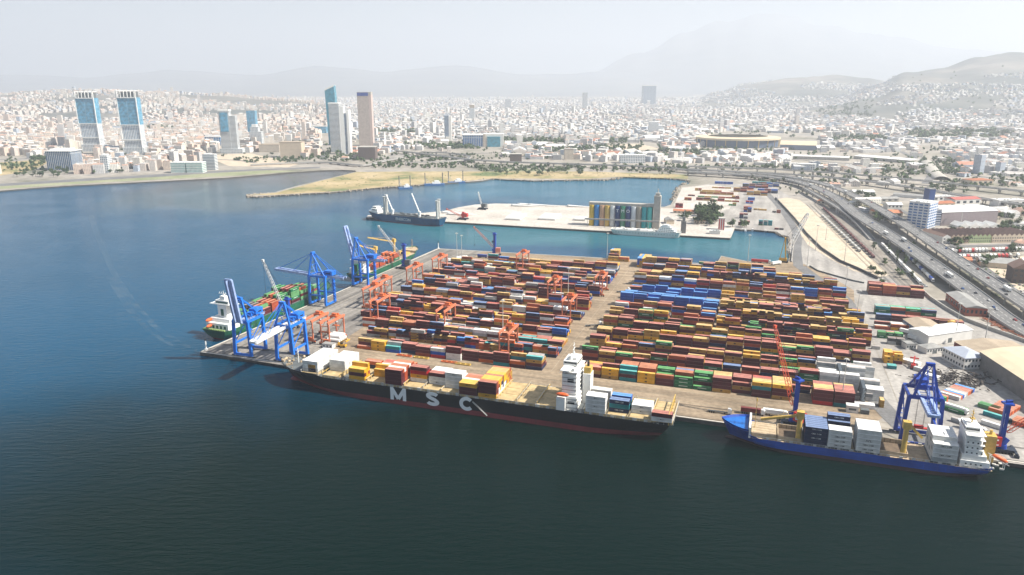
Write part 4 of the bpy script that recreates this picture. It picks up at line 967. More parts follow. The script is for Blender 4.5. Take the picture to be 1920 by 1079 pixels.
    for k in range(8): z0 = 3 + k * 3.1; mb.bar((-G - 1.3, -S / 2 + (0 if k % 2 else 2.6), z0), (-G - 1.3, -S / 2 + (2.6 if k % 2 else 0), z0 + 3.1), .7, .15); mb.box(-G - 1.3, -S / 2 + 1.3, z0, 1.2, 3.6, .1)
    mb.build('stairs', m, r)
    if spreader:
        mb = MB(); xx, zz = spreader; mb.box(xx, 0, zz, 2.4, 12.2, .6); mb.box(xx, 0, zz + .6, 1.8, 5, 1.3); 
        o = mb.build('spreader', m_cred, r); mb = MB()
        for a in (-1, 1):
            for b in (-2.2, 2.2): mb.bar((xx + a * .7, b, zz + 1.8), (xx + a * .7, b, H - 1), .12)
        mb.build('hoist_rope', m_dark, o)
    return r
SEA = QANG - math.pi / 2                         # towards the water from the front quay
def frontcrane(pxa, pya, *a, **k):
    x, y = P(pxa, pya); sts(x, y, SEA, *a, **k)
x1, y1 = P(459, 668.5); x2, y2 = P(538, 676)
u_ = qd.normalized(); nn_ = Vector((-u_.y, u_.x))
def on_rail(px_, py_, inset=2.5):
    p = Vector(P(px_, py_)); d = (p - F0).dot(u_); q = F0 + u_ * d + nn_ * inset; return q.x, q.y
x, y = on_rail(458, 669); sts(x, y, SEA, 'blue gantry crane with raised boom at the left corner of front quay', m_cblue, m_boomb, S=15, up=R(80), boom=36, back=8, apex=47)
x, y = on_rail(538, 679); sts(x, y, SEA, 'blue gantry crane with lowered white boom beside the black ship bow', m_cblue, m_boomw, S=15, up=R(-1), boom=33, back=8, apex=47)
x, y = on_rail(1724, 845, 3.0); sts(x, y, SEA, 'dark blue gantry crane reaching over the blue ship with red spreader', m_cdblue, m_boomb, S=20, H=31, up=0, boom=22, back=10, apex=51, spreader=(-7, 9))
def ql_rail(pxv, pyv, inset=2.5):
    p = Vector(P(pxv, pyv)); d = (p - Vector(qlA)).dot(QL); q = Vector(qlA) + QL * d - QLn * inset; return q.x, q.y
SEAL = qlang + math.pi / 2
x, y = ql_rail(592, 569); sts(x, y, SEAL, 'blue gantry crane with level boom over the green ship', m_cblue, m_boomb, S=15, boom=40, up=R(3), back=18)
x, y = ql_rail(671, 534); sts(x, y, SEAL, 'blue gantry crane with boom raised beside the far cargo ship', m_cblue, m_boomb, S=15, boom=34, up=R(76), back=18)

def lattice(mb, p, q, w0, w1, n, t=.22, m=0):
    p = Vector(p); q = Vector(q); d = (q - p).normalized(); up = Vector((0, 0, 1)) if abs(d.z) < .97 else Vector((1, 0, 0))
    r = d.cross(up).normalized(); u = r.cross(d); prev = None
    for k in range(n + 1):
        f = k / n; c = p.lerp(q, f); w = (w0 + (w1 - w0) * f) * (1 if 0 < k < n else .45) / 2
        cur = [c + r * w + u * w, c - r * w + u * w, c - r * w - u * w, c + r * w - u * w]
        if prev:
            for i in range(4): mb.bar(prev[i], cur[i], t, t, m); mb.bar(prev[i], cur[(i + 1) % 4], t * .6, t * .6, m)
        prev = cur
def mobile(x, y, rz, label, boom_az, boom_up, blen=46, mt=None, mbm=None, tower=28.0, cab=None, name_text=None, lean=0.0):
    """mobile harbour crane; boom_az in the crane's own frame"""
    mt = mt or m_cdblue; mbm = mbm or m_lattr
    r = E('harbour_crane', x, y, .05, rz, label, 'harbour crane', 'mobile harbour cranes on the quays')
    mb = MB(); mb.box(0, 0, 1.2, 14, 5, 1.5)
    for xx in (-6.2, 6.2): mb.box(xx, 0, 1.6, 1.4, 12, .9)
    for xx in (-6.2, 6.2):
        for yy in (-5.8, 5.8): mb.box(xx, yy, 0, 2.4, 1.5, 1.6)
    mb.build('chassis', mat('crane_chassis', (.02, .03, .05), .6), r)
    mb = MB()
    for k in range(7):
        for yy in (-2.2, 2.2): mb.tube((-5 + k * 1.65, yy - .4, .7), (-5 + k * 1.65, yy + .4, .7), .7, .7, 10); mb.cut('wheel', m_tyre, r)
    c, s_ = math.cos(boom_az), math.sin(boom_az)
    mb = MB(); mb.tube((0, 0, 2.7), (0, 0, 5), 2.4, 2.2, 14); mb.bar((-1.2 * c, -1.2 * s_, 5), (-1.2 * c, -1.2 * s_, tower), 2.7, 2.9)
    mb.bar((-1.2 * c, -1.2 * s_, 4.8), (1.6 * c, 1.6 * s_, 9), 3.4, 2.6); mb.box(-1.2 * c, -1.2 * s_, tower - .2, 5.0, 5.0, 1.0, rz=boom_az); mb.box(-.6 * c, -.6 * s_, tower + .8, 3.4, 1.2, 1.5, rz=boom_az)
    t = mb.build('tower', mt, r)
    if name_text: text(name_text, 1.5, m_letter, t, (-1.2 * c + 1.47 * math.sin(boom_az) * -1 - 0, -1.2 * s_ + 1.47 * math.cos(boom_az) * -1, tower * .68), (math.pi / 2, R(90), boom_az), ext=.03, bold=.005)
    mb = MB(); mb.box(-5.2 * c, -5.2 * s_, 4.6, 6.0, 5.2, 5.6, rz=boom_az); h = mb.build('machinery_house', cab or m_cred, r)
    mb = MB(); mb.box(-5.2 * c + 2.62 * s_, -5.2 * s_ - 2.62 * c, 8.1, 2.4, .08, .9, rz=boom_az); mb.box(-5.2 * c + 2.62 * s_, -5.2 * s_ - 2.62 * c, 5.3, 3.0, .08, .6, rz=boom_az); mb.build('vent', m_white, h)
    mb = MB(); mb.box(1.4 * c, 1.4 * s_, tower * .62, 2.0, 1.8, 2.2, rz=boom_az); mb.build('cab', m_glass, r)
    mb = MB(); hx = .5; bz = tower * .42
    p0 = (hx * c, hx * s_, bz); p1 = (c * blen * math.cos(boom_up), s_ * blen * math.cos(boom_up), bz + blen * math.sin(boom_up))
    lattice(mb, p0, p1, 2.4, 1.4, 17, .26); mb.box(p1[0], p1[1], p1[2] - .8, 1.8, 1.6, 2.0, rz=boom_az); mb.build('lattice_boom', mbm, r)
    mb = MB()
    for k in (-.6, .6): mb.bar((-.6 * c - k * s_, -.6 * s_ + k * c, tower + 1.6), (p1[0] * .97 - k * s_, p1[1] * .97 + k * c, p1[2]), .14)
    mb.bar((p1[0], p1[1], p1[2] - 1), (p1[0], p1[1], max(14, p1[2] - 30)), .14); mb.box(p1[0], p1[1], max(12.6, p1[2] - 31.4), .9, .9, 1.4); mb.build('hoist_rope', m_dark, r)
    return r
x, y = P(1485, 797); mobile(x, y, QANG, 'blue harbour crane with red house and raised red lattice boom, beside blue ship', R(138), R(66), 50, tower=30, name_text='GOTTWALD')
x, y = P(1877, 848); mobile(x, y, QANG, 'blue harbour crane with red house behind the stern of the blue ship', R(15), R(38), 40, tower=30, name_text='GOTTWALD')
x, y = P(926, 480); mobile(x, y, QANG, 'blue harbour crane with pale red boom on the far quay edge', R(195), R(45), 34, tower=27, mbm=mat('lattice_faded_red', (.62, .26, .20), .5), cab=mat('cab_pink', (.55, .2, .15), .5))
x, y = P(757, 503); mobile(x, y, qlang, 'dark blue harbour crane with white lattice boom beside far cargo ship', R(100), R(52), 46, tower=27, mbm=m_lattw, cab=m_dgrey)
x, y = P(541, 618); mobile(x, y, qlang, 'harbour crane with white lattice boom between the gantry cranes and green ship', R(95), R(68), 52, tower=27, mbm=m_lattw, cab=m_cdblue)
# yellow crawler crane at the basin corner
x, y = P(1470, 492)
r = E('crawler_crane', x, y, .05, QANG, 'yellow crawler crane with long white lattice boom at the basin corner', 'crawler crane')
mb = MB(); mb.box(0, -3, 0, 9, 1.2, 1.6); mb.cut('track', m_tyre, r); mb.box(0, 3, 0, 9, 1.2, 1.6); mb.cut('track', m_tyre, r); mb.box(0, 0, .8, 5, 4.7, .8); mb.build('undercarriage', m_tyre, r)
m_yel = mat('crane_yellow', (.72, .38, .02), .45, var=.12)
mb = MB(); mb.box(-1.5, 0, 1.7, 9, 4, 3.2); mb.build('machinery_house', m_yel, r)
mb = MB()
for k in (-1.3, 1.3): mb.bar((1.5, k, 3), (-1.0, k * .8, 30), 1.5, 2.0); mb.bar((-5, k, 4.6), (-1.0, k * .8, 30), .5)
for k in range(7): mb.bar((1.2 - k * .35, -1.3, 6 + k * 3.6), (1.2 - k * .35, 1.3, 6 + k * 3.6), .6)
mb.build('mast', m_yel, r)
mb = MB(); lattice(mb, (2.5, 0, 14), (22, 14, 58), 4.2, 2.8, 12, .6); mb.build('lattice_boom', m_lattw, r)
mb = MB(); mb.bar((-1, 0, 30), (21.5, 13.7, 57.5), .2); mb.build('hoist_rope', m_dark, r)
mb = MB(); mb.box(2.2, 1.6, 2, 1.8, 1.4, 2.2); mb.build('cab', m_glass, r)

# rubber-tyred yard gantries: local x along the rows, y across the block
def make_rtg(label, mm):
    r = E('yard_gantry', 0, 0, 0, 0, label, 'yard gantry crane', 'orange yard gantry cranes over the container rows')
    S, W, H = 23.0, 7.5, 18.5
    for yy in (0, S):
        for xx in (-W / 2, W / 2): mb = MB(); mb.bar((xx, yy, 1.6), (xx, yy, H), .9, 1.0); mb.build('leg', mm, r)
    for xx in (-W / 2, W / 2):
        mb = MB(); mb.bar((xx, -1.6, H + .3), (xx, S + 1.6, H + .3), 1.2, 1.7); mb.bar((xx - .8, -1, H + 1.4), (xx - .8, S + 1, H + 1.4), .08); mb.build('girder', mm, r)
    mb = MB()
    for yy in (0, S):
        mb.bar((-W / 2 - 2, yy, 1.8), (W / 2 + 2, yy, 1.8), .9, 1.2); mb.bar((-W / 2, yy, H - 2.5), (W / 2, yy, H - 2.5), .5); mb.bar((-W / 2, yy, 3), (W / 2, yy, H - 3), .3)
        if not yy: mb.box(0, .9, 2.3, 5, 1.8, 2.2)
        mb.cut('sill_beam', m_rtgo, r)
    mb = MB()
    for yy in (0, S):
        for xx in (-W / 2 - 1.5, -W / 2 + .5, W / 2 - .5, W / 2 + 1.5): mb.tube((xx, yy - .35, .75), (xx, yy + .35, .75), .75, .75, 10); mb.cut('wheel', m_tyre, r)
    mb = MB(); mb.box(0, S * .72, H + 1.2, W - .6, 5.6, 1.0); mb.box(0, S * .72 - 1, H + 2.2, 4, 2.4, 1.9); mb.box(1.5, S * .72 + 1.8, H + 2.2, 1.6, 1.4, 1.2); t = mb.build('trolley', m_rtgo, r)
    mb = MB(); mb.box(2.4, S * .72 - 3, H - 2.6, 1.8, 1.8, 2.2); mb.build('cab', m_boomw, t)
    mb = MB(); mb.box(0, S * .72, H - 7, 5.9, 2.2, .5)
    for a in (-2, 2):
        for b in (-.8, .8): mb.bar((a, S * .72 + b, H - 6.5), (a, S * .72 + b, H + 1), .12)
    mb.build('spreader', m_rtgo, t); return r
RTG = [(-256, 0, 'leftmost salmon yard gantry, nearest the bow of the black ship'), (-240, -1, 'salmon yard gantry over white tanks, second from the front left corner'), (-232, 66, 'orange yard gantry nearest the level-boom blue gantry crane, left yard'),
       (-258, 100, 'orange yard gantry, nearer of the close pair beside left quay road'), (-262, 128, 'orange yard gantry, farther of the close pair beside left quay road'), (-256, 188, 'orange yard gantry at the left edge, beside the far cargo ship'),
       (-248, 236, 'farthest orange yard gantry on the left edge of the yard'), (-166, 284, 'orange yard gantry nearest the far quay crane'), (-100, 180, 'orange yard gantry right of mid left yard, short of the central lane'),
       (-60, 212, 'orange yard gantry at the central lane, farther of two'), (-70, 121, 'red orange yard gantry at the central lane, nearer of two'), (-164, 58, 'salmon yard gantry standing alone in the middle of the left yard'), (-94, 20, 'tall salmon yard gantry nearest the black ship, left of central lane')]
rt = None
for k, (a, b, lab) in enumerate(RTG):
    x, y = AB(a, b)
    if rt is None: rt = make_rtg(lab, m_rtg); rt.location = (x, y, .06); rt.rotation_euler.z = QA
    else: dup(rt, x, y, .06, QA, lab)
# ============================================================ container yard
CCOL = dict(w=(.66, .66, .63), y=(.66, .33, .012), m=(.080, .007, .013), r=(.38, .009, .012), b=(.31, .055, .02), n=(.007, .018, .065), u=(.004, .07, .38), t=(.005, .18, .21),
            g=(.004, .12, .045), s=(.36, .38, .38), o=(.54, .11, .018), T=(.36, .20, .038), k=(.05, .055, .06), G=(.10, .27, .11))
ROOF = {k: tuple(min(.8, c * .55 + .24 * w) for c, w in zip(v, (1.05, .85, .75))) if k not in 'wGg' else tuple(c * .98 for c in v) for k, v in CCOL.items()}  # roofs paler from fading, with sunlit-top versus shaded-side contrast painted in
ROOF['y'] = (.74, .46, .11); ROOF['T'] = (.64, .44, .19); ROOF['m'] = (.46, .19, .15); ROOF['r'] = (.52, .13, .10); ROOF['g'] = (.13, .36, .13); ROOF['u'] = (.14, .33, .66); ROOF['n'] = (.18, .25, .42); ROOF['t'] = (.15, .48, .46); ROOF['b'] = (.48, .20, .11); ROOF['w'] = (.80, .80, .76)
def TXT(body, size):
    key = (body, size)
    if key not in TXC:
        cu = bpy.data.curves.new('t', 'FONT'); cu.body = body; cu.size = size; cu.extrude = .015; cu.offset = .008; cu.align_x = 'CENTER'; cu.align_y = 'CENTER'; cu.resolution_u = 1
        to = bpy.data.objects.new('t', cu); COL.objects.link(to)
        me = bpy.data.meshes.new_from_object(to.evaluated_get(bpy.context.evaluated_depsgraph_get())); bpy.data.objects.remove(to)
        TXC[key] = ([tuple(v.co) for v in me.vertices], [tuple(p.vertices) for p in me.polygons]); bpy.data.meshes.remove(me)
    return TXC[key]
TXC = {}
MARK = {'g': ('EVERGREEN', 1.25, 1), 'y': ('MSC', 1.45, 2), 'T': ('MSC', 1.45, 2), 'w': ('MSC', 1.1, 2), 'n': ('CMA CGM', 1.15, 1)}
TEMPL = {}
m_cont = attr_mat('container_paint', .55, var=.22, scale=.30, spec=.35)
m_mark_l = mat('marking_pale', (.70, .72, .70), .6); m_mark_d = mat('marking_dark', (.02, .02, .022), .6)
def container_mesh(c, L, lettered, mk=None):
    key = (c, L, lettered, mk)
    if key in TEMPL: return TEMPL[key]
    mb = MB(); W, H = CW, CH; base = CCOL[c]; hi = tuple(min(.8, k * 1.25 + .02) for k in base); mb.col = base
    e = .09
    mb.box(0, 0, .12, L - 2 * e, W - 2 * e, H - .2)                         # panels, set back inside the frame
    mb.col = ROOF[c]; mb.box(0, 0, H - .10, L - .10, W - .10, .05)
    mb.col = hi
    for sx_ in (-1, 1):
        for sy_ in (-1, 1): mb.box(sx_ * (L / 2 - .09), sy_ * (W / 2 - .09), 0, .18, .18, H)
    for sy_ in (-1, 1):
        mb.box(0, sy_ * (W / 2 - .06), H - .16, L - .37, .11, .15); mb.box(0, sy_ * (W / 2 - .06), .02, L - .37, .11, .17)
    for sx_ in (-1, 1):
        mb.box(sx_ * (L / 2 - .06), 0, H - .16, .11, W - .37, .15); mb.box(sx_ * (L / 2 - .06), 0, .02, .11, W - .37, .17)
    mb.col = tuple(k * .8 for k in base)
    n = int(L / .62)
    for k in range(n):                                                       # corrugation ribs along both sides
        x = -L / 2 + .45 + k * (L - .9) / (n - 1)
        for sy_ in (-1, 1): mb.box(x, sy_ * (W / 2 - .075), .2, .22, .05, H - .38)
    for k in (-.8, -.3, .3, .8): mb.box(L / 2 - .045, k, .2, .05, .06, H - .38)   # door bars
    if lettered and (mk or c in MARK):
        body, size, slot = mk or MARK[c]
        if L < 7: size *= .75
        v, f = TXT(body, size)
        for sgn in (-1, 1):
            mb.M = Matrix.Translation((0, sgn * (W / 2 + .02), H * .52)) @ Matrix.Rotation(0 if sgn < 0 else math.pi, 4, 'Z') @ Matrix.Rotation(math.pi / 2, 4, 'X')
            mb._add(v, f, slot); mb.M = None
    o = mb.build('tmp', [m_cont, m_mark_l, m_mark_d], cols=True); me = o.data; me.name = 'container'; bpy.data.objects.remove(o)
    TEMPL[key] = me; return me

# --- stacks in the yard
rr = random.Random(21)
def pick(a, b, right):
    """paint of a stack's containers: mixed, with the colour patches the yard has"""
    if right:
        if a < 52 and 165 < b < 262: pal = 'uuuuuuuuum'
        elif b > 268 and b < 296: pal = 'TTTTymTTnmTtmm'
        elif a > 62 and 140 < b < 262: pal = 'TTTTymmmnuTTbmm'
        elif b >= 296: pal = 'mmTyTbnunm' if b < 335 else 'TymmuTng'
        elif b < 140: pal = 'mmmmTTybngmTmmT'
        else: pal = 'mmrTnubwTmu'
        if a > 135 and b < 60: pal = 'wwws'
    else:
        pal = 'mmmmmTTywnbrswmTnnuomm' if b < 250 else 'mmTwbuntymTms'
        if b < 60 and a > -110: pal = 'mmTobmnt'
    return ''.join(rr.choice(pal) for _ in range(6))
yardR = []   # (a0, b0, lanes, a1, hmin, hmax, name, L)
leftf = [0, 29, 52, 77, 103, 128, 158, 184, 210, 236, 262, 288, 314]
rightf = [0, 27, 54, 80, 107, 134, 160, 186, 212, 240, 268, 298, 322, 346]
OFFS = {}
def fill(side, bi, b0, lanes, a0, a1, hf, Lf, rown, dens=.93, explicit=None):
    L = Lf; pitch = L + .75; nb = int((a1 - a0) / pitch); cells = {}
    right = side == 'right-hand'
    for i in range(nb):
        a = a0 + i * pitch + L / 2
        common = pick(a, b0, right)
        hh = hf(a, b0)
        for j in range(lanes):
            if rr.random() > dens: continue
            h = hh - (0 if j < 2 else 1 if j < 4 else 2 if j < 6 else 2) + (1 if rr.random() < .16 else 0) - (1 if rr.random() < .16 else 0)
            h = max(1, min(h, 5))
            s = ''.join(common[t] if rr.random() < .62 else pick(a, b0, right)[0] for t in range(h))
            cells[(i, j)] = s
        if explicit and i in explicit:
            for j, s in enumerate(explicit[i]):
                if s: cells[(i, j)] = s
                else: cells.pop((i, j), None)
    def place(i, j):
        x, y = AB(a0 + i * pitch + L / 2 + OFFS.get((right, bi, i), 0), b0 + j * 2.72 + 1.3); return x, y, .06, QA
    stack_grid(cells, place, lambda i, j, t, n: f'{{}} container, {tier_word(t, n)}, {ordn(j)} lane of {ordn(i)} stack from left, {rown}', f'containers in the {side} yard')
RN = ['front row', 'second row', 'third row', 'fourth row', 'fifth row', 'sixth row', 'seventh row', 'eighth row', 'ninth row', 'tenth row', 'eleventh row', 'twelfth row', 'thirteenth row', 'farthest row']
exR = {0: ['mTo', 'mTo', 'mTb', 'mb'], 1: ['Tyy'], 2: ['tmt', 'mtmt', 'mtmb', 'mtmb', 'mTmb'], 3: ['yyy', 'yyyb', 'yyyb', 'yyyb', 'ybyb'], 4: ['mmb', 'mmg', 'mmmg', 'mmmg'], 5: ['ggg', 'gggb', 'mmnb', 'mmnn', 'mmmb'],
       6: ['g', 'gmg', 'mmgg', 'mmmg', 'mmmm'], 7: ['Tmmm', 'Tmmm', 'TmmT', 'TmmT', 'TmmT'], 8: ['', 'mTm', 'mTmm', 'mTmm', 'mTmm'], 9: ['mmty', 'mmtT', 'mmyT', 'mmmm', 'mmmr'], 10: ['Tmmy', 'TmmT', 'TmmT', 'TmmT', 'TmmT', 'mmTT'], 11: ['', '', '', '', '', ''],
       12: ['rmmm', 'rmmT', 'rmTT', 'rmmT', 'rmTm', 'rmmm'], 13: ['tmmm', 'tmmm', 'tmmm', 'mmmm', 'mmmm', 'mmmT'], 14: ['', 'w', 'w', '', '', ''], 15: ['www', 'www', 'www', 'www', 'ww']}
for k, b0 in enumerate(rightf):
    lanes = 6; a0, a1 = (-33.5, 178)
    if k == 0: a0, a1, lanes = -25.6, 178, 7
    hf = lambda a, b: 4 + (1 if rr.random() < .42 else 0) - (1 if rr.random() < .22 else 0)
    Lf = 12.19; lanes = 7
    if k == 10: hf = lambda a, b: 4
    if k == 9: hf = lambda a, b: 2 if rr.random() < .75 else 3
    if k == 8: hf = lambda a, b: 3 if a > 60 or a < 20 else 2
    if k >= 12: a1 = 150 if k == 12 else 120
    nm = RN[k] + ' of right-hand yard'
    if k in (5, 6, 7, 8):     # forties on the left part, twenties on the right part
        fill('right-hand', k, b0, lanes, a0, 60, hf, 12.19, nm, dens=.86 if k == 8 else .93); fill('right-hand', k, b0, lanes, 62, 178, hf, 6.06, nm + ', short ones')
    elif k == 11: fill('right-hand', k, b0, lanes, a0, 40, hf, 12.19, nm); fill('right-hand', k, b0, lanes, 42, 170, hf, 6.06, nm + ', short ones')
    elif k == 0: fill('right-hand', k, b0, lanes, a0, a1, lambda a, b: 4, 12.19, nm, explicit={i - 0: v for i, v in exR.items()}, dens=.97)
    else: fill('right-hand', k, b0, lanes, a0, a1, hf, Lf, nm, dens=.80 if k == 9 else .94)
for k, b0 in enumerate(leftf):
    a0 = -236 if b0 < 60 else (-252 if b0 < 330 else -240); lanes = 7 if k % 3 else 6
    if b0 < 20: a0 = -212
    if b0 == 29: a0 = -216
    if b0 > 300: a0 = -215
    hf = lambda a, b: 3 - (1 if rr.random() < .22 else 0) + (1 if rr.random() < .18 else 0)
    nm = RN[k] + ' of left-hand yard'
    ex = None
    if k == 0: ex = {11: ['nmTt', 'nmTs', 'nmTs', 'nmT'], 12: ['mmm', 'mmmm', 'mmmb', 'mmb'], 0: ['o'], 1: ['yyy', 'yyy', 'yy'], 2: ['ut']}
    if k in (1, 4, 7): fill('left-hand', k, b0, lanes, a0, -130 if k != 1 else -120, hf, 6.06 if k != 7 else 12.19, nm + (', short ones' if k != 7 else ''), dens=.88); fill('left-hand', k, b0, lanes, -128 if k != 1 else -118, -52, hf, 6.06 if k == 1 else 12.19, nm, dens=.8)
    else: fill('left-hand', k, b0, lanes if k else 5, a0, -52, hf, 12.19, nm, dens=.9 if k in (0, 3, 6) else .96, explicit=ex)
# loose stacks on the back yard, the right-hand yard, the pale yard
def block(px0, py0, ang, nb, lanes, hts, pal, name, L=12.19, gap=.45, dens=1.0, grp=None, seed=1, lane_gap=2.75):
    x0, y0 = P(px0, py0); q = random.Random(seed); c, s_ = math.cos(ang), math.sin(ang); cells = {}
    for i in range(nb):
        for j in range(lanes):
            if q.random() > dens: continue
            h = q.choice(hts); cells[(i, j)] = ''.join(q.choice(pal) for _ in range(h))
    def place(i, j):
        a = i * (L + gap) + L / 2; b = j * lane_gap + 1.3; return x0 + a * c - b * s_, y0 + a * s_ + b * c, .16, ang
    stack_grid(cells, place, lambda i, j, t, n: f'{{}} container, {tier_word(t, n)}, {ordn(j)} lane of {ordn(i)} stack, {name}', grp or 'containers stacked about the back yard', L=L)
block(1628, 553, QA, 4, 6, (3, 4), 'mmmTmbmT', 'leftmost block beside the yard road', seed=2)
block(1640, 590, QA, 4, 3, (3,), 'gmgtgnb', 'block below it', seed=3); block(1642, 600, QA, 4, 2, (2,), 'mmyn', 'maroon block beside yard road', seed=4)
block(1640, 617, QA, 3, 3, (2, 1), 'swmyb', 'mixed block beside yard road', seed=5, dens=.8); block(1645, 634, QA, 3, 2, (2,), 'boGg', 'orange topped block beside yard road', L=6.06, seed=6)
block(1664, 646, QA, 2, 2, (2,), 'ks', 'grey pair beside yard road', L=6.06, seed=7); block(1657, 681, QA, 2, 4, (3, 2), 'yymy', 'yellow block beside yard road', L=6.06, seed=8)
block(1664, 692, QA, 1, 2, (1,), 'mt', 'small pair beside yard road', L=6.06, seed=9); block(1634, 655, QA, 1, 1, (1,), 's', 'lone box on yard road', L=6.06, seed=10)
block(1722, 608, QA, 2, 2, (2, 1), 'mmTm', 'block behind the brown-roofed shed', seed=11); block(1760, 612, QA, 3, 3, (2,), 'mTym', 'block beside the white shed', L=6.06, seed=12)
AC = R(-52)
block(1712, 694, AC, 1, 1, (1,), 'w', 'white one nearest the blue gantry, left', seed=13); block(1724, 706, AC, 1, 2, (1,), 'w', 'white pair behind the blue gantry', seed=14); block(1690, 680, AC, 1, 2, (1,), 'w', 'white pair up the yard road', seed=15)
block(1762, 742, AC, 1, 9, (1,), 'ousuwtwms'[:9], 'pastel line in front of the scrap heap', seed=16); block(1752, 755, AC, 1, 2, (2,), 'og', 'orange stack behind the blue gantry', L=6.06, seed=17)
block(1768, 768, AC, 1, 3, (1,), 'mgo', 'low line right of blue gantry', seed=18); block(1782, 790, AC, 1, 1, (1,), 's', 'grey one right of blue gantry', seed=19); block(1800, 803, AC, 1, 1, (1,), 'y', 'yellow one behind the white deckhouse', seed=20)
block(1832, 763, AC, 1, 2, (1,), 'gG', 'green line before the cream warehouse', seed=21); block(1842, 778, AC, 1, 1, (1,), 't', 'teal one before the cream warehouse', seed=22); block(1852, 771, AC, 1, 7, (1,), 'ooobobo', 'orange line before the cream warehouse', seed=23)
block(1894, 795, AC, 1, 4, (1,), 'obyo', 'orange line behind the right harbour crane', seed=24); block(1838, 795, AC, 1, 1, (1,), 'w', 'white one beside the right harbour crane', seed=25)
block(1618, 750, QA, 1, 3, (3,), 'w', 'white reefer block at the front right', seed=26); block(1657, 766, R(72), 1, 1, (2,), 'T', 'tan stack standing across the front right end', L=6.06, seed=27)
block(1585, 715, QA, 1, 3, (4,), 'ws', 'white reefer block behind the rack', seed=28); block(1610, 717, R(72), 1, 1, (2,), 'y', 'yellow stack standing across the lane end', L=6.06, seed=29)
# pale back yard by the basin
for k, (a, b, nb, ln, hh, pal, L) in enumerate([(1305, 376, 6, 1, (1, 2), 'bTm', 12.19), (1308, 370, 6, 1, (1,), 'TbG', 12.19), (1312, 364, 5, 2, (1, 2), 'bmT', 12.19), (1316, 359, 3, 2, (1,), 'bTT', 12.19), (1335, 353, 3, 1, (1,), 'TbT', 12.19),
        (1283, 376, 2, 2, (2,), 'bmT', 6.06), (1290, 368, 2, 2, (2, 1), 'mk', 6.06), (1266, 390, 2, 2, (2, 3), 'mro', 6.06), (1303, 358, 2, 1, (2,), 'bT', 6.06), (1372, 373, 2, 2, (2,), 'bmT', 6.06), (1366, 386, 2, 2, (2, 1), 'kTG', 6.06),
        (1394, 398, 2, 3, (2, 3), 'mnum', 6.06), (1386, 410, 2, 3, (2, 3), 'mmwn', 6.06), (1394, 393, 1, 3, (2,), 'mmm', 12.19), (1398, 382, 2, 2, (2,), 'ru', 6.06), (1402, 376, 1, 2, (2,), 'u', 12.19), (1384, 423, 2, 1, (1, 2), 'mw', 6.06), (1398, 418, 1, 2, (1,), 'm', 6.06),
        (1375, 360, 3, 4, (2, 3), 'mbTkm', 12.19), (1400, 366, 3, 4, (3,), 'mkbsT', 12.19), (1420, 362, 3, 3, (3, 2), 'kmun', 12.19), (1392, 352, 4, 4, (2, 3), 'mbsuk', 12.19), (1425, 350, 3, 3, (3, 2), 'smku', 12.19), (1340, 345, 3, 1, (2,), 'uu', 12.19), (1410, 345, 3, 2, (2,), 'tsb', 12.19),
        (1413, 394, 2, 1, (1,), 'kT', 6.06), (1423, 395, 1, 1, (1,), 'T', 12.19), (1448, 399, 2, 1, (1,), 'kb', 6.06), (1456, 400, 1, 1, (2,), 'b', 6.06), (1422, 423, 1, 2, (3,), 'gtn', 6.06), (1431, 423, 2, 2, (3,), 'bst', 6.06), (1452, 431, 2, 1, (1,), 'km', 6.06)]):
    block(a, b, QA, nb, ln, hh, pal, f'{ordn(k)} pale yard group', L=L, seed=100 + k, grp='containers on the pale back yard')
# far quay by the basin: behind the last rows
block(1140, 489, QA, 2, 2, (2, 3), 'mTyo', 'far corner stack left of central lane', seed=60); block(1160, 487, R(72), 2, 4, (4,), 'TyTu', 'tall tan stack at far end of central lane', L=6.06, seed=61)
block(1216, 503, R(71.6), 2, 5, (4,), 'TTuy', 'tall tan stack at the far left of right-hand yard', seed=62); block(1310, 500, QA, 2, 2, (2,), 'mgm', 'green and maroon stack at basin edge', seed=63)

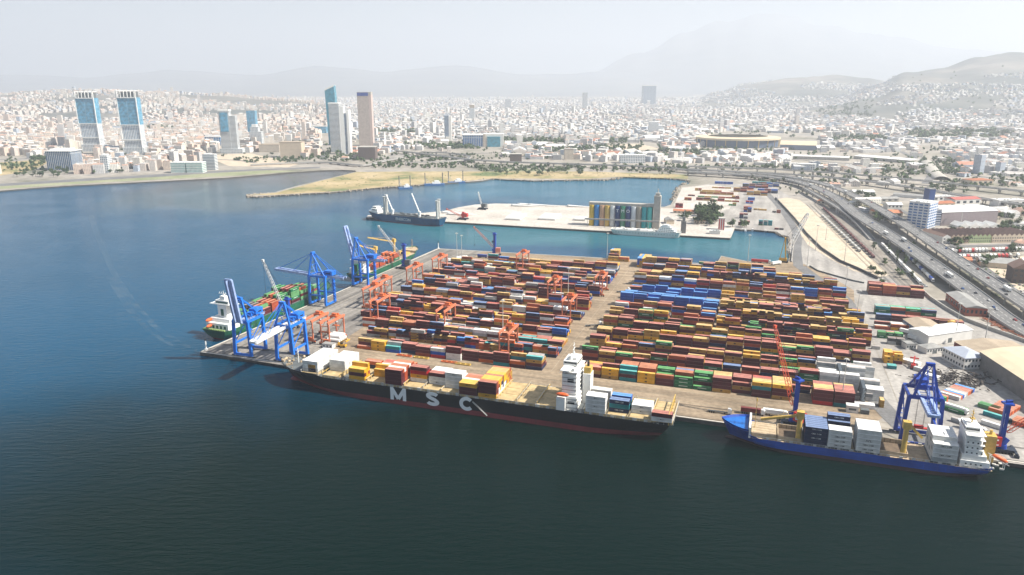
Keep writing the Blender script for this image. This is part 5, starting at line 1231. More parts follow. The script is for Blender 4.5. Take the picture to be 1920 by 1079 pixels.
# ------------------------------------------------------------ build: the nearest 300 as things, the rest as one mass
def dist(b): return math.sqrt(b['x'] ** 2 + b['y'] ** 2 + (CAM_H - b['z']) ** 2) * (12.19 / b['L']) ** .4
uniq = []; seen = set()
for b in BOXES:
    px_ = Q(b['x'], b['y'], b['z'] + 1)
    b['in'] = -20 < px_[0] < 1940 and 0 < px_[1] < 1090
    if b['grp'].startswith('containers stacked on the'): b['prio'] = dist(b) * .55 if 'black ship' in b['grp'] or 'blue ship' in b['grp'] else dist(b)
    else: b['prio'] = dist(b)
BOXES.sort(key=lambda b: (not b['in'], b['prio']))
NEAR = 300; cnt = 0; rest = MB(); rest_o = []; used_l = {}
for k, b in enumerate(BOXES):
    if cnt < NEAR and b['in']:
        lab = b['label'].format(CNAME[b['c']])
        if len(lab.split()) > 16: lab = lab.replace(' container,', ' box,')
        if lab in used_l: used_l[lab] += 1; rest_o.append(b); continue
        used_l[lab] = 1; cnt += 1
        q = random.Random(k); lettered = b['c'] in 'gn' and q.random() < .8 or b['c'] in 'yT' or (b['c'] == 'w' and q.random() < .35)
        mk = None
        if 'blue ship' in b['grp'] and b['c'] in 'wu': mk = (('CMA CGM', 1.2, 2) if q.random() < .7 else ('APL', 1.9, 2)) if b['c'] == 'w' else ('CMA CGM', 1.2, 1); lettered = q.random() < .8
        elif 'blue ship' in b['grp'] and b['c'] == 'n': lettered = q.random() < .7
        elif b['c'] in 'wn': lettered = lettered and 'black ship' in b['grp'] or q.random() < .15
        if b['c'] == 'u' and not mk: lettered = False
        me = container_mesh(b['c'], b['L'], bool(lettered), mk if lettered else None)
        o = bpy.data.objects.new('shipping_container', me); COL.objects.link(o); o.location = (b['x'], b['y'], b['z']); o.rotation_euler.z = b['rz']
        T(o, lab, 'shipping container', b['grp'])
    else: rest_o.append(b)
q = random.Random(9)
for b in rest_o:
    c, s_ = math.cos(b['rz']), math.sin(b['rz']); L = b['L']; v = q.uniform(.8, 1.25); base = tuple(min(.8, k * v) for k in CCOL[b['c']])
    vs = []
    for dz in (0.02, CH - .02):
        for dx, dy in ((-1, -1), (1, -1), (1, 1), (-1, 1)):
            a, w = dx * (L / 2), dy * CW / 2; vs.append((b['x'] + a * c - w * s_, b['y'] + a * s_ + w * c, b['z'] + dz))
    rest.col = base; rest._add(vs, [(0, 1, 5, 4), (1, 2, 6, 5), (2, 3, 7, 6), (3, 0, 4, 7)], 0)
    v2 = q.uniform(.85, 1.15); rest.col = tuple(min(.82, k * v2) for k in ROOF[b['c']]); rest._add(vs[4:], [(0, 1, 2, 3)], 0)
    # pale top rail on near and right edge: sunlit highlight painted in
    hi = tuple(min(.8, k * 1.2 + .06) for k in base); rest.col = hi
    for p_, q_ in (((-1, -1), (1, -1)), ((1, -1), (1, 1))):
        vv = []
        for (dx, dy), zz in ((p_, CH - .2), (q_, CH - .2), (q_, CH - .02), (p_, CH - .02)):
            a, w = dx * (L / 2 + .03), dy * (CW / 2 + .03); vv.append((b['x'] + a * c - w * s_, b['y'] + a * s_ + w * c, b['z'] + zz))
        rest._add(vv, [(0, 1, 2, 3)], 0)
    if b['c'] in 'yT' and b['y'] < 900:
        rest.col = (.03, .02, .015); vv = []
        for a, zz in ((-.7, .9), (.7, .9), (.7, 1.8), (-.7, 1.8)):
            w = -(CW / 2 + .04); vv.append((b['x'] + a * c - w * s_, b['y'] + a * s_ + w * c, b['z'] + zz))
        rest._add(vv, [(0, 1, 2, 3)], 0)
    elif b['c'] == 'g' and b['y'] < 900:
        rest.col = (.5, .6, .52); vv = []
        for a, zz in ((-3, 1.2), (3, 1.2), (3, 1.75), (-3, 1.75)):
            a *= L / 12.19; w = -(CW / 2 + .04); vv.append((b['x'] + a * c - w * s_, b['y'] + a * s_ + w * c, b['z'] + zz))
        rest._add(vv, [(0, 1, 2, 3)], 0)
T(rest.build('shipping_container', m_cont, cols=True), kind='stuff')
print('containers', cnt, len(rest_o), 'dups', sum(v - 1 for v in used_l.values()))
# ============================================================ silo pier
m_line0 = mat('faded_paint', (.42, .37, .28), .8, var=.3)
m_conc = mat('concrete', (.42, .40, .36), .85, var=.2, scale=.2)
m_conc_d = mat('dark_concrete', (.20, .19, .18), .85, var=.25, scale=.2)
m_brick = mat('brick', (.30, .085, .055), .85, var=.25, scale=.5)
m_brickd = mat('maroon_wall', (.17, .035, .035), .8, var=.2, scale=.4)
m_tile = mat('roof_tile', (.46, .17, .085), .8, var=.25, scale=.4, rnd=.2)
m_roofb = mat('roof_brown', (.23, .15, .12), .85, var=.25, scale=.3)
m_rooft = mat('roof_tan', (.38, .31, .23), .85, var=.2, scale=.15)
m_roofg = mat('roof_grey', (.30, .30, .29), .8, var=.22, scale=.2)
m_roofw = mat('roof_white', (.70, .70, .68), .6, var=.12, scale=.15)
m_roofc = mat('roof_cream', (.64, .54, .38), .7, var=.12, scale=.08)
m_roofs = mat('roof_slate_blue', (.40, .44, .52), .6, var=.12, scale=.2)
m_wallw = mat('wall_white', (.68, .67, .64), .75, var=.1, scale=.2)
m_wallc = mat('wall_cream', (.56, .47, .36), .8, var=.15, scale=.2)
m_win = mat('window_glass', (.03, .045, .06), .15, var=.3, spec=.6)
SP0 = Vector(P(1103, 423.5)); SP1 = Vector(P(1233, 430)); sd = (SP1 - SP0); sang = math.atan2(sd.y, sd.x); sl = sd.length
sil = E('grain_silo', SP0.x, SP0.y, .1, sang, 'row of twelve tall silos in yellow, blue, white, green and teal on the pier', 'grain silo')
cols = [('silo_yellow', (.62, .42, .05)), ('silo_blue', (.02, .22, .55)), ('silo_sand', (.55, .33, .20)), ('silo_ochre', (.60, .40, .10)), ('silo_white', (.62, .64, .64)), ('silo_navy', (.015, .05, .16)), ('silo_green', (.03, .22, .13)), ('silo_navy', 0), ('silo_pale', (.55, .60, .64)), ('silo_grey', (.30, .27, .22)), ('silo_teal', (.01, .30, .34)), ('silo_aqua', (.03, .38, .36))]
ds = (sl - 9) / 12; zs = {5: 'T', 6: 'M', 7: 'O'}
for k, (nm, c) in enumerate(cols):
    mm = mat(nm, c) if c else MATS[nm]; mb = MB(); cx_ = ds * (k + .5)
    mb.tube((cx_, ds / 2, 0), (cx_, ds / 2, 31), ds / 2 - .12, None, 20, 0)
    o = mb.build('silo_barrel', mm, sil, smooth=False)
    if k in zs: text(zs[k], 6.6, m_letter, o, (cx_, -.16, 24), (math.pi / 2, 0, 0), ext=.1, bold=-.004)
mb = MB(); mb.box(sl / 2 - 4, ds * 1.7, 0, sl - 9, ds * 1.3, 31.1); mb.box(sl / 2 - 4, ds * 1.1, 31.2, sl - 7, ds * 1.5, 3.8); mb.build('gallery', m_conc, sil)
mb = MB(); mb.box(sl - 2.5, ds * .9, 0, 9.5, 12, 48); mb.box(sl - 2.5, ds * .9, 48, 6, 7, 4); mb.tube((sl - 2.5, ds, 52), (sl - 2.5, ds, 58), .7); 
for k in range(9): mb.box(sl - 2.5, ds * .9 - 6.02, 4 + k * 4.8, 5, .1, 1.1)
mb.build('headhouse', m_conc, sil)
mb = MB(); mb.bar((sl + 2, -6, 12), (-4, -10, 12), 2.2, 2.2)
for k in range(9): mb.bar((k * sl / 8, -8.5, 0), (k * sl / 8, -8.5, 11), .6)
mb.build('conveyor_gallery', m_roofg, sil)
# bulk loader tower and small buildings at the end of the pier
x, y = P(1281, 437); r = E('loader_tower', x, y, .1, sang, 'grey ship loader tower on the quay right of the silos', 'loader tower')
mb = MB(); mb.box(0, 0, 0, 7, 7, 17); mb.box(0, 0, 17, 4, 4, 6); mb.build('tower', m_conc_d, r)
mb = MB(); mb.bar((0, 0, 21), (-12, -6, 26), 1.0); mb.bar((0, 0, 23), (0, 0, 34), .5); mb.build('spout', m_steel, r)
x, y = P(1352, 432); r = E('office_building', x, y, .1, sang, 'red and white banded office block at the end of silo pier', 'office block')
mb = MB(); mb.box(0, 6, 0, 9, 11, 17); mb.build('wall', m_wallw, r)
for k in range(3): mb = MB(); mb.box(-3 + k * 3, .42, .5, 1.5, .1, 16); mb.build('red_panel', m_cred, r)
mb = MB(); mb.box(0, 6, 17, 9.6, 11.6, .6); mb.build('roof', m_conc, r)

def bsize(p0, p1): return (Vector(P(*p1)) - Vector(P(*p0)))
def house(name, label, cat, p0, p1, depth, h, roof='flat', mw=None, mr=None, rh=2.5, wins=0, storeys=1, door=False, grp=None, along=True, mwin=None, over=.5, left=0):
    """building whose front wall stands on the ground between two photo pixels; depth runs away from the camera"""
    a = Vector(P(*p0)); b = Vector(P(*p1)); d = b - a; W = d.length; ang = math.atan2(d.y, d.x)
    r = E(name, a.x, a.y, .12, ang, label, cat, grp); mw = mw or m_wallw; mr = mr or m_roofg
    mb = MB(); mb.box(W / 2, depth / 2, 0, W, depth, h)
    if roof == 'gable' and not along: mb._add([(0, .0, h), (W, .0, h), (W / 2, .0, h + rh), (0, depth, h), (W, depth, h), (W / 2, depth, h + rh)], [(0, 1, 2), (5, 4, 3)], 0)
    mb.build('wall', mw, r)
    mb = MB(); w2, d2 = W + 2 * over, depth + 2 * over
    if roof == 'flat':
        mb.box(W / 2, depth / 2, h, w2, d2, .4)
        for sx_, sy_, lx, ly in ((W / 2, -over + .2, w2, .3), (W / 2, depth + over - .2, w2, .3), (-over + .2, depth / 2, .3, d2 - .8), (W + over - .2, depth / 2, .3, d2 - .8)): mb.box(sx_, sy_, h + .4, lx, ly, .6)
    elif roof == 'gable': mb.gable(W / 2, depth / 2, h + .02, w2 if along else d2, d2 if along else w2, rh, rz=0 if along else math.pi / 2, m=0)
    elif roof == 'hip': mb.hip(W / 2, depth / 2, h + .02, max(w2, d2), min(w2, d2), rh, rz=0 if w2 >= d2 else math.pi / 2)
    elif roof == 'arch': mb.arch(W / 2, depth / 2, h + .02, w2 if along else d2, d2 if along else w2, rh, rz=0 if along else math.pi / 2)
    ro = mb.build('roof', mr, r)
    if W > 14 and roof == 'flat':
        q = random.Random(int(p0[0])); mb = MB()
        for _ in range(int(2 + W / 12)): mb.box(q.uniform(2, W - 2), q.uniform(2, max(2.1, depth - 2)), h + .4, q.uniform(1.2, 3), q.uniform(1.2, 2.4), q.uniform(.8, 1.9))
        mb.build('rooftop_unit', m_steel, ro)
    sh = h / storeys
    for k in range(storeys):
        for q in range(wins):
            mb = MB(); mb.box((q + .5) * W / wins, -.03, k * sh + sh * .35, W / wins * .5, .1, sh * .4); mb.build('window', mwin or m_win, r)
        nl = min(8, int(left)) if left else 0
        for q in range(nl):
            mb = MB(); mb.box(-.03, (q + .5) * depth / nl, k * sh + sh * .35, .1, depth / nl * .5, sh * .4); mb.build('window', mwin or m_win, r)
    if door: mb = MB(); mb.box(W * .5, -.07, 0, min(4, W * .3), .12, min(4, h * .6)); mb.build('door', m_dgrey, r)
    return r
def hall(name, label, cat, C, Fp, w, h, **k):
    """building given by its near corner and the far end of its left wall; w = width to the right"""
    a = Vector(P(*C)); f = Vector(P(*Fp)); d = f - a; L = d.length; n_ = Vector((d.y, -d.x)).normalized(); b = a + n_ * w
    return house(name, label, cat, C, Q(b.x, b.y, 0), L, h, **k)

house('house', 'small house with orange tiled hip roof among pier trees', 'house', (1301, 420), (1322, 421), 13, 5, 'hip', m_wallc, m_tile, 3, wins=4)
house('shed', 'grey gabled shed just right of the silo tower', 'shed', (1249, 421), (1264, 421), 18, 6, 'gable', m_wallc, m_roofg, 3, along=False)
house('house', 'long low tiled house behind the pier trees', 'house', (1262, 400), (1300, 402), 10, 4, 'gable', m_wallc, m_tile, 2.4, wins=5)
house('shed', 'low white canopy at the right tip of silo pier', 'shed', (1330, 439), (1350, 440), 8, 4, 'flat', m_wallw, m_roofw)
# ------------------------------------------------------------ buildings on the right
hall('brick_hall', 'grey roofed hall with brick gable below the highway', 'hall', (1809, 593), (1772, 564), 18, 8, roof='gable', mw=m_brick, mr=m_roofg, rh=2.4, along=False, left=8, wins=5, storeys=1)
hall('warehouse', 'tan roofed warehouse with dark blue side beside the truck yard', 'warehouse', (1729, 641), (1691, 614), 23, 7.5, roof='gable', mw=mat('wall_slate', (.16, .20, .28), .8), mr=m_rooft, rh=2.2, along=False, left=6)
house('warehouse', 'white warehouse with white roof in front of tan roofed one', 'warehouse', (1739, 649), (1821, 637), 20, 8.5, 'gable', m_wallw, m_roofw, 2.0, wins=0, door=True)
house('hut', 'small white hut with grey roof, left of the pair below white warehouse', 'hut', (1699, 656), (1717, 656), 8, 4.2, 'flat', m_wallw, m_roofg, wins=4, door=True)
house('hut', 'wider white hut with grey hip roof, right of the pair below white warehouse', 'hut', (1737, 665), (1767, 662), 10, 4.6, 'hip', m_wallw, m_roofg, 1.6, wins=6, door=True)
hall('warehouse', 'maroon walled warehouse with tan vented roof, left of the cream roof', 'warehouse', (1830, 688), (1786, 662), 46, 9.5, roof='gable', mw=m_brickd, mr=m_rooft, rh=2.6, along=False)
x, y = P(1829, 655)
hall('house', 'two-storey white building with pale blue hip roof beside maroon warehouse', 'house', (1806, 694), (1765, 672), 19, 9, roof='hip', mw=m_wallw, mr=m_roofs, rh=3, wins=7, storeys=2, left=8)
hall('warehouse', 'huge cream roofed warehouse at the right edge behind the container lines', 'warehouse', (1975, 790), (1832, 690), 62, 13, roof='arch', mw=m_conc_d, mr=m_roofc, rh=4.5, along=False)
r = house('office_tower', 'blue glass and white office tower right of the highway', 'office tower', (1699, 426), (1737, 431), 32, 38, 'flat', facade('office_blue', (.55, .58, .62), (.02, .10, .28), 4.0, 7.0, .45, .25), m_roofw)
house('office_tower', 'narrow dark blue slab tower beside the blue glass office', 'office tower', (1736, 410), (1747, 410), 16, 46, 'flat', mat('slab_navy', (.02, .06, .20), .4), m_roofg)
house('office_building', 'white stair wing with dark bands left of the white-roofed hall', 'office block', (1744, 424), (1762, 424), 26, 24, 'flat', facade('stairwing', (.50, .53, .58), (.03, .06, .14), 3.6, 40, .5, .02), m_roofw)
house('exhibition_hall', 'long grey brown hall with bright white roof behind the gabled houses', 'hall', (1763, 424), (1868, 420), 60, 20, 'arch', mat('hall_mauve', (.27, .23, .24), .8, var=.15), m_roofw, 3.5)
for k in range(4):
    house('shed', f'white vaulted roof, {ordn(k)} from left of four in front of white-roofed hall', 'shed', (1799 + k * 19.5, 430), (1816 + k * 19.5, 429.6), 22, 4, 'gable', m_wallw, m_roofw, 5, along=False, over=.1, grp='white vaulted sheds')
def gabled(label, p0, p1, ng, mw, wn=2, depth=46):
    a = Vector(P(*p0)); b = Vector(P(*p1)); d = b - a; W = d.length; ang = math.atan2(d.y, d.x); r = E('factory_building', a.x, a.y, .12, ang, label, 'factory', 'gabled factory row')
    w = W / ng; mb = MB(); mb.box(W / 2, depth / 2, 0, W, depth, 9)
    for k in range(ng):
        o = k * w
        mb._add([(o, 0, 9), (o + w, 0, 9), (o + w / 2, 0, 12), (o, depth, 9), (o + w, depth, 9), (o + w / 2, depth, 12)], [(0, 1, 2), (5, 4, 3)], 0)
    mb.build('wall', mw, r); mb = MB()
    for k in range(ng): mb.gable(k * w + w / 2, depth / 2 + .2, 9.02, depth - .2, w - .04, 3.2, rz=math.pi / 2)
    mb.build('roof', m_roofb, r)
    for k in range(ng * wn):
        for s_ in (0, 1): mb = MB(); mb.box((k + .5) * W / (ng * wn), -.03, 1.6 + s_ * 3.8, W / (ng * wn) * .42, .1, 1.7); mb.build('window', m_win, r)
gabled('white gabled end of the brown roofed factory row', (1766, 457.5), (1781, 457.2), 1, m_wallw)
gabled('beige factory row with brown gabled roofs, left part', (1782, 457.2), (1815, 456.6), 4, mat('wall_beige', (.47, .36, .27), .8))
gabled('pale green factory row with brown gabled roofs', (1816, 456.5), (1857, 455.8), 5, mat('wall_green', (.34, .40, .22), .8))
gabled('cream factory row with brown gabled roofs at the right edge', (1859, 455.8), (1940, 454.4), 9, m_wallc)
house('warehouse', 'long brown roof behind the left end of the factory row', 'warehouse', (1752, 447), (1815, 444), 22, 8, 'gable', m_conc_d, m_roofb, 3)
house('shed', 'long grey shed with pale roof below the truck park', 'shed', (1838, 501), (1914, 507), 34, 6, 'gable', m_wallc, m_roofg, 2)
house('church', 'tall dark brown gabled building at the right edge', 'old factory', (1896, 531), (1940, 534), 22, 16, 'gable', mat('wall_brown', (.10, .07, .06), .8), m_roofb, 7, wins=4, storeys=3, along=False)
house('house', 'pink walled house with tile roof beside the highway', 'house', (1805, 497), (1822, 498), 14, 6, 'gable', mat('wall_pink', (.6, .3, .22), .8), m_tile, 2.4, wins=3)
house('house', 'small orange hip roofed house by the rail yard', 'house', (1531, 382), (1555, 384), 14, 5, 'hip', m_wallc, m_tile, 3.2, wins=3)
for k, (a, b, c, d, dp, h, rf, mr, mw, lab) in enumerate([
    (1640, 407, 1692, 408, 26, 7, 'gable', m_tile, m_wallc, 'rusty tiled factory hall left of the blue glass office'), (1664, 392, 1692, 392, 16, 7, 'gable', m_roofw, m_wallw, 'white roofed hall behind the rusty tiled factory'), (1655, 416, 1692, 417, 14, 5, 'flat', m_roofw, m_wallw, 'white flat annex at the foot of the rusty factory'),
    (1748, 392, 1790, 390, 22, 8, 'gable', m_tile, m_wallc, 'orange brown hall behind the white-roofed hall'), (1790, 386, 1838, 384, 26, 10, 'gable', mat('roof_red', (.42, .12, .10), .8), m_wallw, 'red roofed hall behind the white-roofed hall'), (1750, 378, 1788, 377, 18, 8, 'flat', m_roofw, m_wallw, 'white flat hall farther behind blue slab tower'),
    (1872, 389, 1925, 388, 22, 11, 'flat', m_roofw, m_wallw, 'white three-storey block near right edge above the factory row'), (1640, 380, 1685, 379, 14, 6, 'gable', m_roofg, m_conc, 'grey hall between the two viaducts'), (1900, 428, 1960, 427, 14, 6, 'flat', m_roofw, m_wallw, 'white canopy at right edge above the factory row'),
    (1868, 408, 1925, 405, 26, 7, 'gable', m_roofb, m_wallc, 'brown roofed hall at right edge above the white canopy'), (1822, 348, 1862, 347, 30, 10, 'hip', m_tile, m_wallc, 'bright orange tiled roof beside trees on right'), (1600, 366, 1640, 366, 18, 6, 'gable', m_roofw, m_wallw, 'white roof beside the highway bend')]):
    house('factory_hall', lab, 'hall', (a, b), (c, d), dp, h, rf, mw, mr, 3, wins=4)
x, y = P(1611, 768)
r = E('quay_cabin', *P(1597, 772), .1, QA, 'small white cabin with generator on quay behind the blue ship', 'cabin')
mb = MB(); mb.box(0, 0, 0, 7, 4.5, 4.4); mb.build('wall', m_wallw, r); mb = MB(); mb.box(0, 0, 4.4, 7.6, 5, .4); mb.build('roof', m_roofw, r); mb = MB(); mb.box(7.5, -.5, 0, 5, 3.6, 2.8); mb.box(0, -2.28, 1.6, 4.5, .08, 1.4); mb.build('generator', m_dgrey, r)
r = E('quay_cabin', *P(617, 652), .1, QA, 'white cabin on the quay behind the white stacks of the black ship', 'cabin')
mb = MB(); mb.box(0, 0, 0, 9, 5, 3.4); mb.build('wall', m_wallw, r); mb = MB(); mb.box(0, 0, 3.4, 9.5, 5.6, .4); mb.build('roof', m_roofg, r)
for k in range(3): mb = MB(); mb.box(-3 + k * 3, -2.53, 1.2, 1.4, .08, 1.3); mb.build('window', m_win, r)
# rails, lane lines and slab joints on the quays
def lines(name, segs, w, z, mm):
    mb = MB()
    for a, b in segs: mb.bar((a[0], a[1], z), (b[0], b[1], z), w, .06)
    T(mb.build(name, mm), kind='structure')
m_rail = mat('rail_steel', (.06, .055, .05), .6)
lines('crane_rail', [(fq(.005, o), fq(1.25, o)) for o in (2.6, 20.5, 21.6)], .35, .13, m_rail)
def qlq(d, o): p = Vector(qlA) + QL * d - QLn * o; return (p.x, p.y)
lines('crane_rail', [(qlq(4, o), qlq(412, o)) for o in (2.6, 20.5, 21.6)], .35, .15, m_rail)
lines('quay_marking', [(fq(.02, o), fq(.93, o)) for o in (24.5, 33, 41.5)] + [(qlq(26, o), qlq(400, o)) for o in (25, 33)], .25, .14, m_line0)
lines('quay_marking', [(AB(-42.5, b), AB(-42.5, b + 5)) for b in range(4, 360, 12)] + [(AB(-50.5, 0), AB(-50.5, 360)), (AB(-35.5, 44), AB(-35.5, 360)), (AB(184, 10), AB(184, 280))], .2, .14, m_line0)
# reefer racks
for k, (p, q, n_) in enumerate(((1573, 727, 'left'), (1617, 761, 'right'))):
    x, y = P(p, q); r = E('reefer_rack', x, y, .1, QA, f'{n_} of two tall dark steel racks between white refrigerated containers', 'steel rack', 'reefer racks')
    mb = MB()
    for i in range(5):
        for s_ in (-1, 1): mb.bar((s_ * 1.1, i * 4, 0), (s_ * 1.1, i * 4, 12.5), .25)
        if i < 4:
            for z in (0, 1, 2, 3): mb.bar((-1.1, i * 4, z * 3), (-1.1, i * 4 + 4, z * 3 + 3), .18); mb.bar((1.1, i * 4, z * 3 + 3), (1.1, i * 4 + 4, z * 3), .18)
    mb.build('frame', m_dgrey, r)
    for z in (3, 6, 9, 12): mb = MB(); mb.box(0, 8, z, 2.2, 16.5, .15); mb.build('walkway', mat('rack_floor', (.07, .09, .11), .7), r)
# tanks, blades, tower sections
rr = random.Random(12)
def tubes(label, px_, py_, n, L, rad, ang, grp, gap=1.08, name='tower_section', cat='tower section', layers=1):
    x0, y0 = P(px_, py_); c, s_ = math.cos(ang), math.sin(ang)
    for j in range(layers):
        for k in range(n - j):
            o = (k + j * .5) * rad * 2 * gap; mb = MB(); mb.tube((-L / 2, 0, rad), (L / 2, 0, rad), rad, rad * .93, 12); e = mb.build(name, m_white, None, (x0 - s_ * o, y0 + c * o, .15 + j * rad * 1.75), ang)
            T(e, label.format(ordn(k), 'upper' if j else 'lower'), cat, grp)
tubes('white tower section, {} from the quay, left bundle on the silo pier', 962, 413, 9, 24, 2.1, sang, 'wind tower sections on the pier'); tubes('white tower section, {} from the quay, right bundle on the silo pier', 1026, 413, 10, 26, 2.1, sang, 'wind tower sections on the pier')
tubes('white tower section, {} from the quay, pile left of the silos', 1087, 414, 4, 18, 2.1, sang, 'wind tower sections on the pier')
tubes('white cylindrical tank, {} from the water, {} layer, under the front left yard gantries', 626, 641, 4, 11, 1.5, QA, 'white tanks under the yard gantries', layers=2, name='storage_tank', cat='tank')
for k, (a, b, L) in enumerate(((990, 388, 60), (1002, 386, 60), (1020, 387, 56), (1087, 389, 44), (855, 401, 50), (866, 404, 50))):
    x, y = P(a, b); mb = MB(); rg = []
    for i in range(11):
        t = i / 10; w = 2.4 * (1 - t) ** .8 + .25; hh = 1.6 * (1 - t) + .2; rg.append([(t * L - L / 2, w * math.cos(q), 1.7 + hh * math.sin(q)) for q in [2 * math.pi * j / 10 for j in range(10)]])
    mb.loft(rg); T(mb.build('wind_turbine_blade', m_white, None, (x, y, .15), sang + (0 if k % 2 else .03), smooth=True), f"long white turbine blade lying on silo pier, {ordn(k)} counted from the {'basin' if k < 4 else 'rotor ship'} side", 'turbine blade', 'turbine blades on the pier')
r = mobile(*P(868, 412), sang, 'small red crane among turbine blades on the silo pier', R(172), R(20), 30, mt=m_cred, tower=10, cab=m_cred)
mobile(*P(905, 393), sang, 'small white crane with upright boom on the far side of silo pier', R(160), R(70), 26, mt=m_dgrey, mbm=m_lattw, tower=8, cab=m_dgrey)
# ------------------------------------------------------------ light masts
def make_mast(h):
    r = E('light_mast', 0, 0, 0, 0, 'x', 'light mast', 'tall yard light masts')
    mb = MB(); mb.tube((0, 0, 0), (0, 0, h), .42, .18, 8); mb.box(0, 0, 0, 1.4, 1.4, .8); mb.build('pole', m_steel, r)
    mb = MB(); mb.tube((0, 0, h - .8), (0, 0, h - .3), 1.2, 1.2, 10)
    for k in range(6): a = k * math.pi / 3; mb.box(1.5 * math.cos(a), 1.5 * math.sin(a), h - 1.2, .7, .5, .5, rz=a)
    mb.build('lamp_ring', m_steel, r); return r
M0 = None
for k, (a, b, lab) in enumerate([(1577, 760, 'front right corner beside the quay cabin'), (1583, 560, 'right end of the tall tan row'), (1604, 612, 'right edge of the yard, mid depth'), (1138, 487, 'far quay at the central lane'), (1402, 491, 'far corner by the basin'), (857, 487, 'far left corner, left of two'),
        (866, 492, 'far left corner, right of two'), (1065, 563, 'middle of the left yard'), (943, 633, 'middle of the left yard near a salmon gantry'), (1513, 500, 'road by the sand lot, left'), (1529, 470, 'edge of the sand lot near the dark wall'), (1583, 490, 'right edge of sand lot'), (1548, 450, 'sand lot centre'),
        (1455, 400, 'bend of the port road'), (1355, 352, 'back of pale yard'), (1790, 640, 'behind the white warehouse'), (1845, 650, 'beside the maroon warehouse'), (1801, 425, 'before the white-roofed hall')]):
    x, y = P(a, b); lab = 'tall slender light mast, ' + lab
    if M0 is None: M0 = make_mast(33); M0.location = (x, y, .1); M0['label'] = lab
    else: dup(M0, x, y, .1, 0, lab)
for k, (a, b, lab) in enumerate(((387, 657, 'white beacon post on the near left corner of quay'), (822, 467, 'white beacon post on the far left corner of quay'))):
    r = E('harbour_beacon', *P(a, b), .1, 0, lab, 'beacon'); mb = MB(); mb.tube((0, 0, 0), (0, 0, 1.2), 1.3, 1.3, 10); mb.tube((0, 0, 1.2), (0, 0, 8), .6, .5, 10); mb.build('post', m_white, r); mb = MB(); mb.tube((0, 0, 8), (0, 0, 9.6), .8, .5, 8); mb.build('lamp', m_glass, r)
# ------------------------------------------------------------ vehicles
def make_car(mm):
    r = E('car', 0, 0, 0, 0, 'x', 'car')
    mb = MB(); mb._add([(-2.2, -.9, .35), (2.2, -.9, .35), (2.2, .9, .35), (-2.2, .9, .35), (-2.15, -.88, .95), (2.1, -.86, .85), (2.1, .86, .85), (-2.15, .88, .95)], [(3, 2, 1, 0), (4, 5, 6, 7), (0, 1, 5, 4), (1, 2, 6, 5), (2, 3, 7, 6), (3, 0, 4, 7)], 0)
    mb._add([(-1.35, -.72, 1.42), (.55, -.72, 1.42), (.55, .72, 1.42), (-1.35, .72, 1.42), (-1.3, -.70, 1.47), (.5, -.70, 1.47), (.5, .70, 1.47), (-1.3, .70, 1.47)], [(4, 5, 6, 7), (0, 1, 5, 4), (1, 2, 6, 5), (2, 3, 7, 6), (3, 0, 4, 7)], 0); mb.build('body', mm, r)
    mb = MB(); mb._add([(-1.95, -.84, .93), (1.15, -.84, .90), (1.15, .84, .90), (-1.95, .84, .93), (-1.35, -.72, 1.42), (.55, -.72, 1.42), (.55, .72, 1.42), (-1.35, .72, 1.42)], [(0, 1, 5, 4), (1, 2, 6, 5), (2, 3, 7, 6), (3, 0, 4, 7)], 0); mb.build('windows', m_glass, r)
    for xx in (-1.35, 1.35):
        for yy in (-.82, .82): mb = MB(); mb.tube((xx, yy - .1, .33), (xx, yy + .1, .33), .33, .33, 10); mb.build('wheel', m_tyre, r)
    return r
def make_truck(mcab, mbox, box=True):
    r = E('truck', 0, 0, 0, 0, 'x', 'truck')
    mb = MB(); mb.box(6.6, 0, .9, 2.4, 2.4, 2.6); mb.box(6.3, 0, 3.5, 1.6, 2.2, .6); mb.build('cab', mcab, r); mb = MB(); mb.box(7.83, 0, 2.1, .08, 2.1, 1.0); mb.build('windscreen', m_glass, r)
    mb = MB(); mb.box(-.6, 0, .9, 13.2, 1.2, .4)
    for k in range(5): mb.box(-6 + k * 2.7, 0, 1.3, .3, 2.4, .12)
    mb.build('chassis', m_dgrey, r)
    if box: mb = MB(); mb.box(-1, 0, 1.5, 12.2, 2.45, 2.7); mb.build('trailer', mbox, r)
    for xx in (6.6, 3.6, -3.2, -4.6, -6.0):
        for yy in (-1.05, 1.05): mb = MB(); mb.tube((xx, yy - .18, .5), (xx, yy + .18, .5), .5, .5, 10); mb.build('wheel', m_tyre, r)
    return r
m_cars = {'white': mat('car_white', (.75, .75, .74), .3), 'silver': mat('car_silver', (.42, .43, .44), .3), 'black': mat('car_black', (.02, .02, .025), .25), 'red': mat('car_red', (.4, .03, .03), .3), 'blue': mat('car_blue', (.04, .12, .35), .3)}
CARS = {}; TRUCKS = {}
def car(c, x, y, z, rz, label, grp):
    if c not in CARS: CARS[c] = make_car(m_cars[c]); o = CARS[c]; o.location = (x, y, z); o.rotation_euler.z = rz; T(o, label, 'car', grp); return o
    return dup(CARS[c], x, y, z, rz, label, grp)
TC = {'white': (m_white, m_white), 'red': (m_white, m_cred), 'blue': (m_white, m_hblue), 'grey': (m_steel, m_steel), 'maroon': (m_white, m_brickd), 'empty': (m_white, None)}
def truck(c, x, y, z, rz, label, grp):
    if c not in TRUCKS: TRUCKS[c] = make_truck(TC[c][0], TC[c][1], c != 'empty'); o = TRUCKS[c]; o.location = (x, y, z); o.rotation_euler.z = rz; T(o, label, 'truck', grp); return o
    return dup(TRUCKS[c], x, y, z, rz, label, grp)
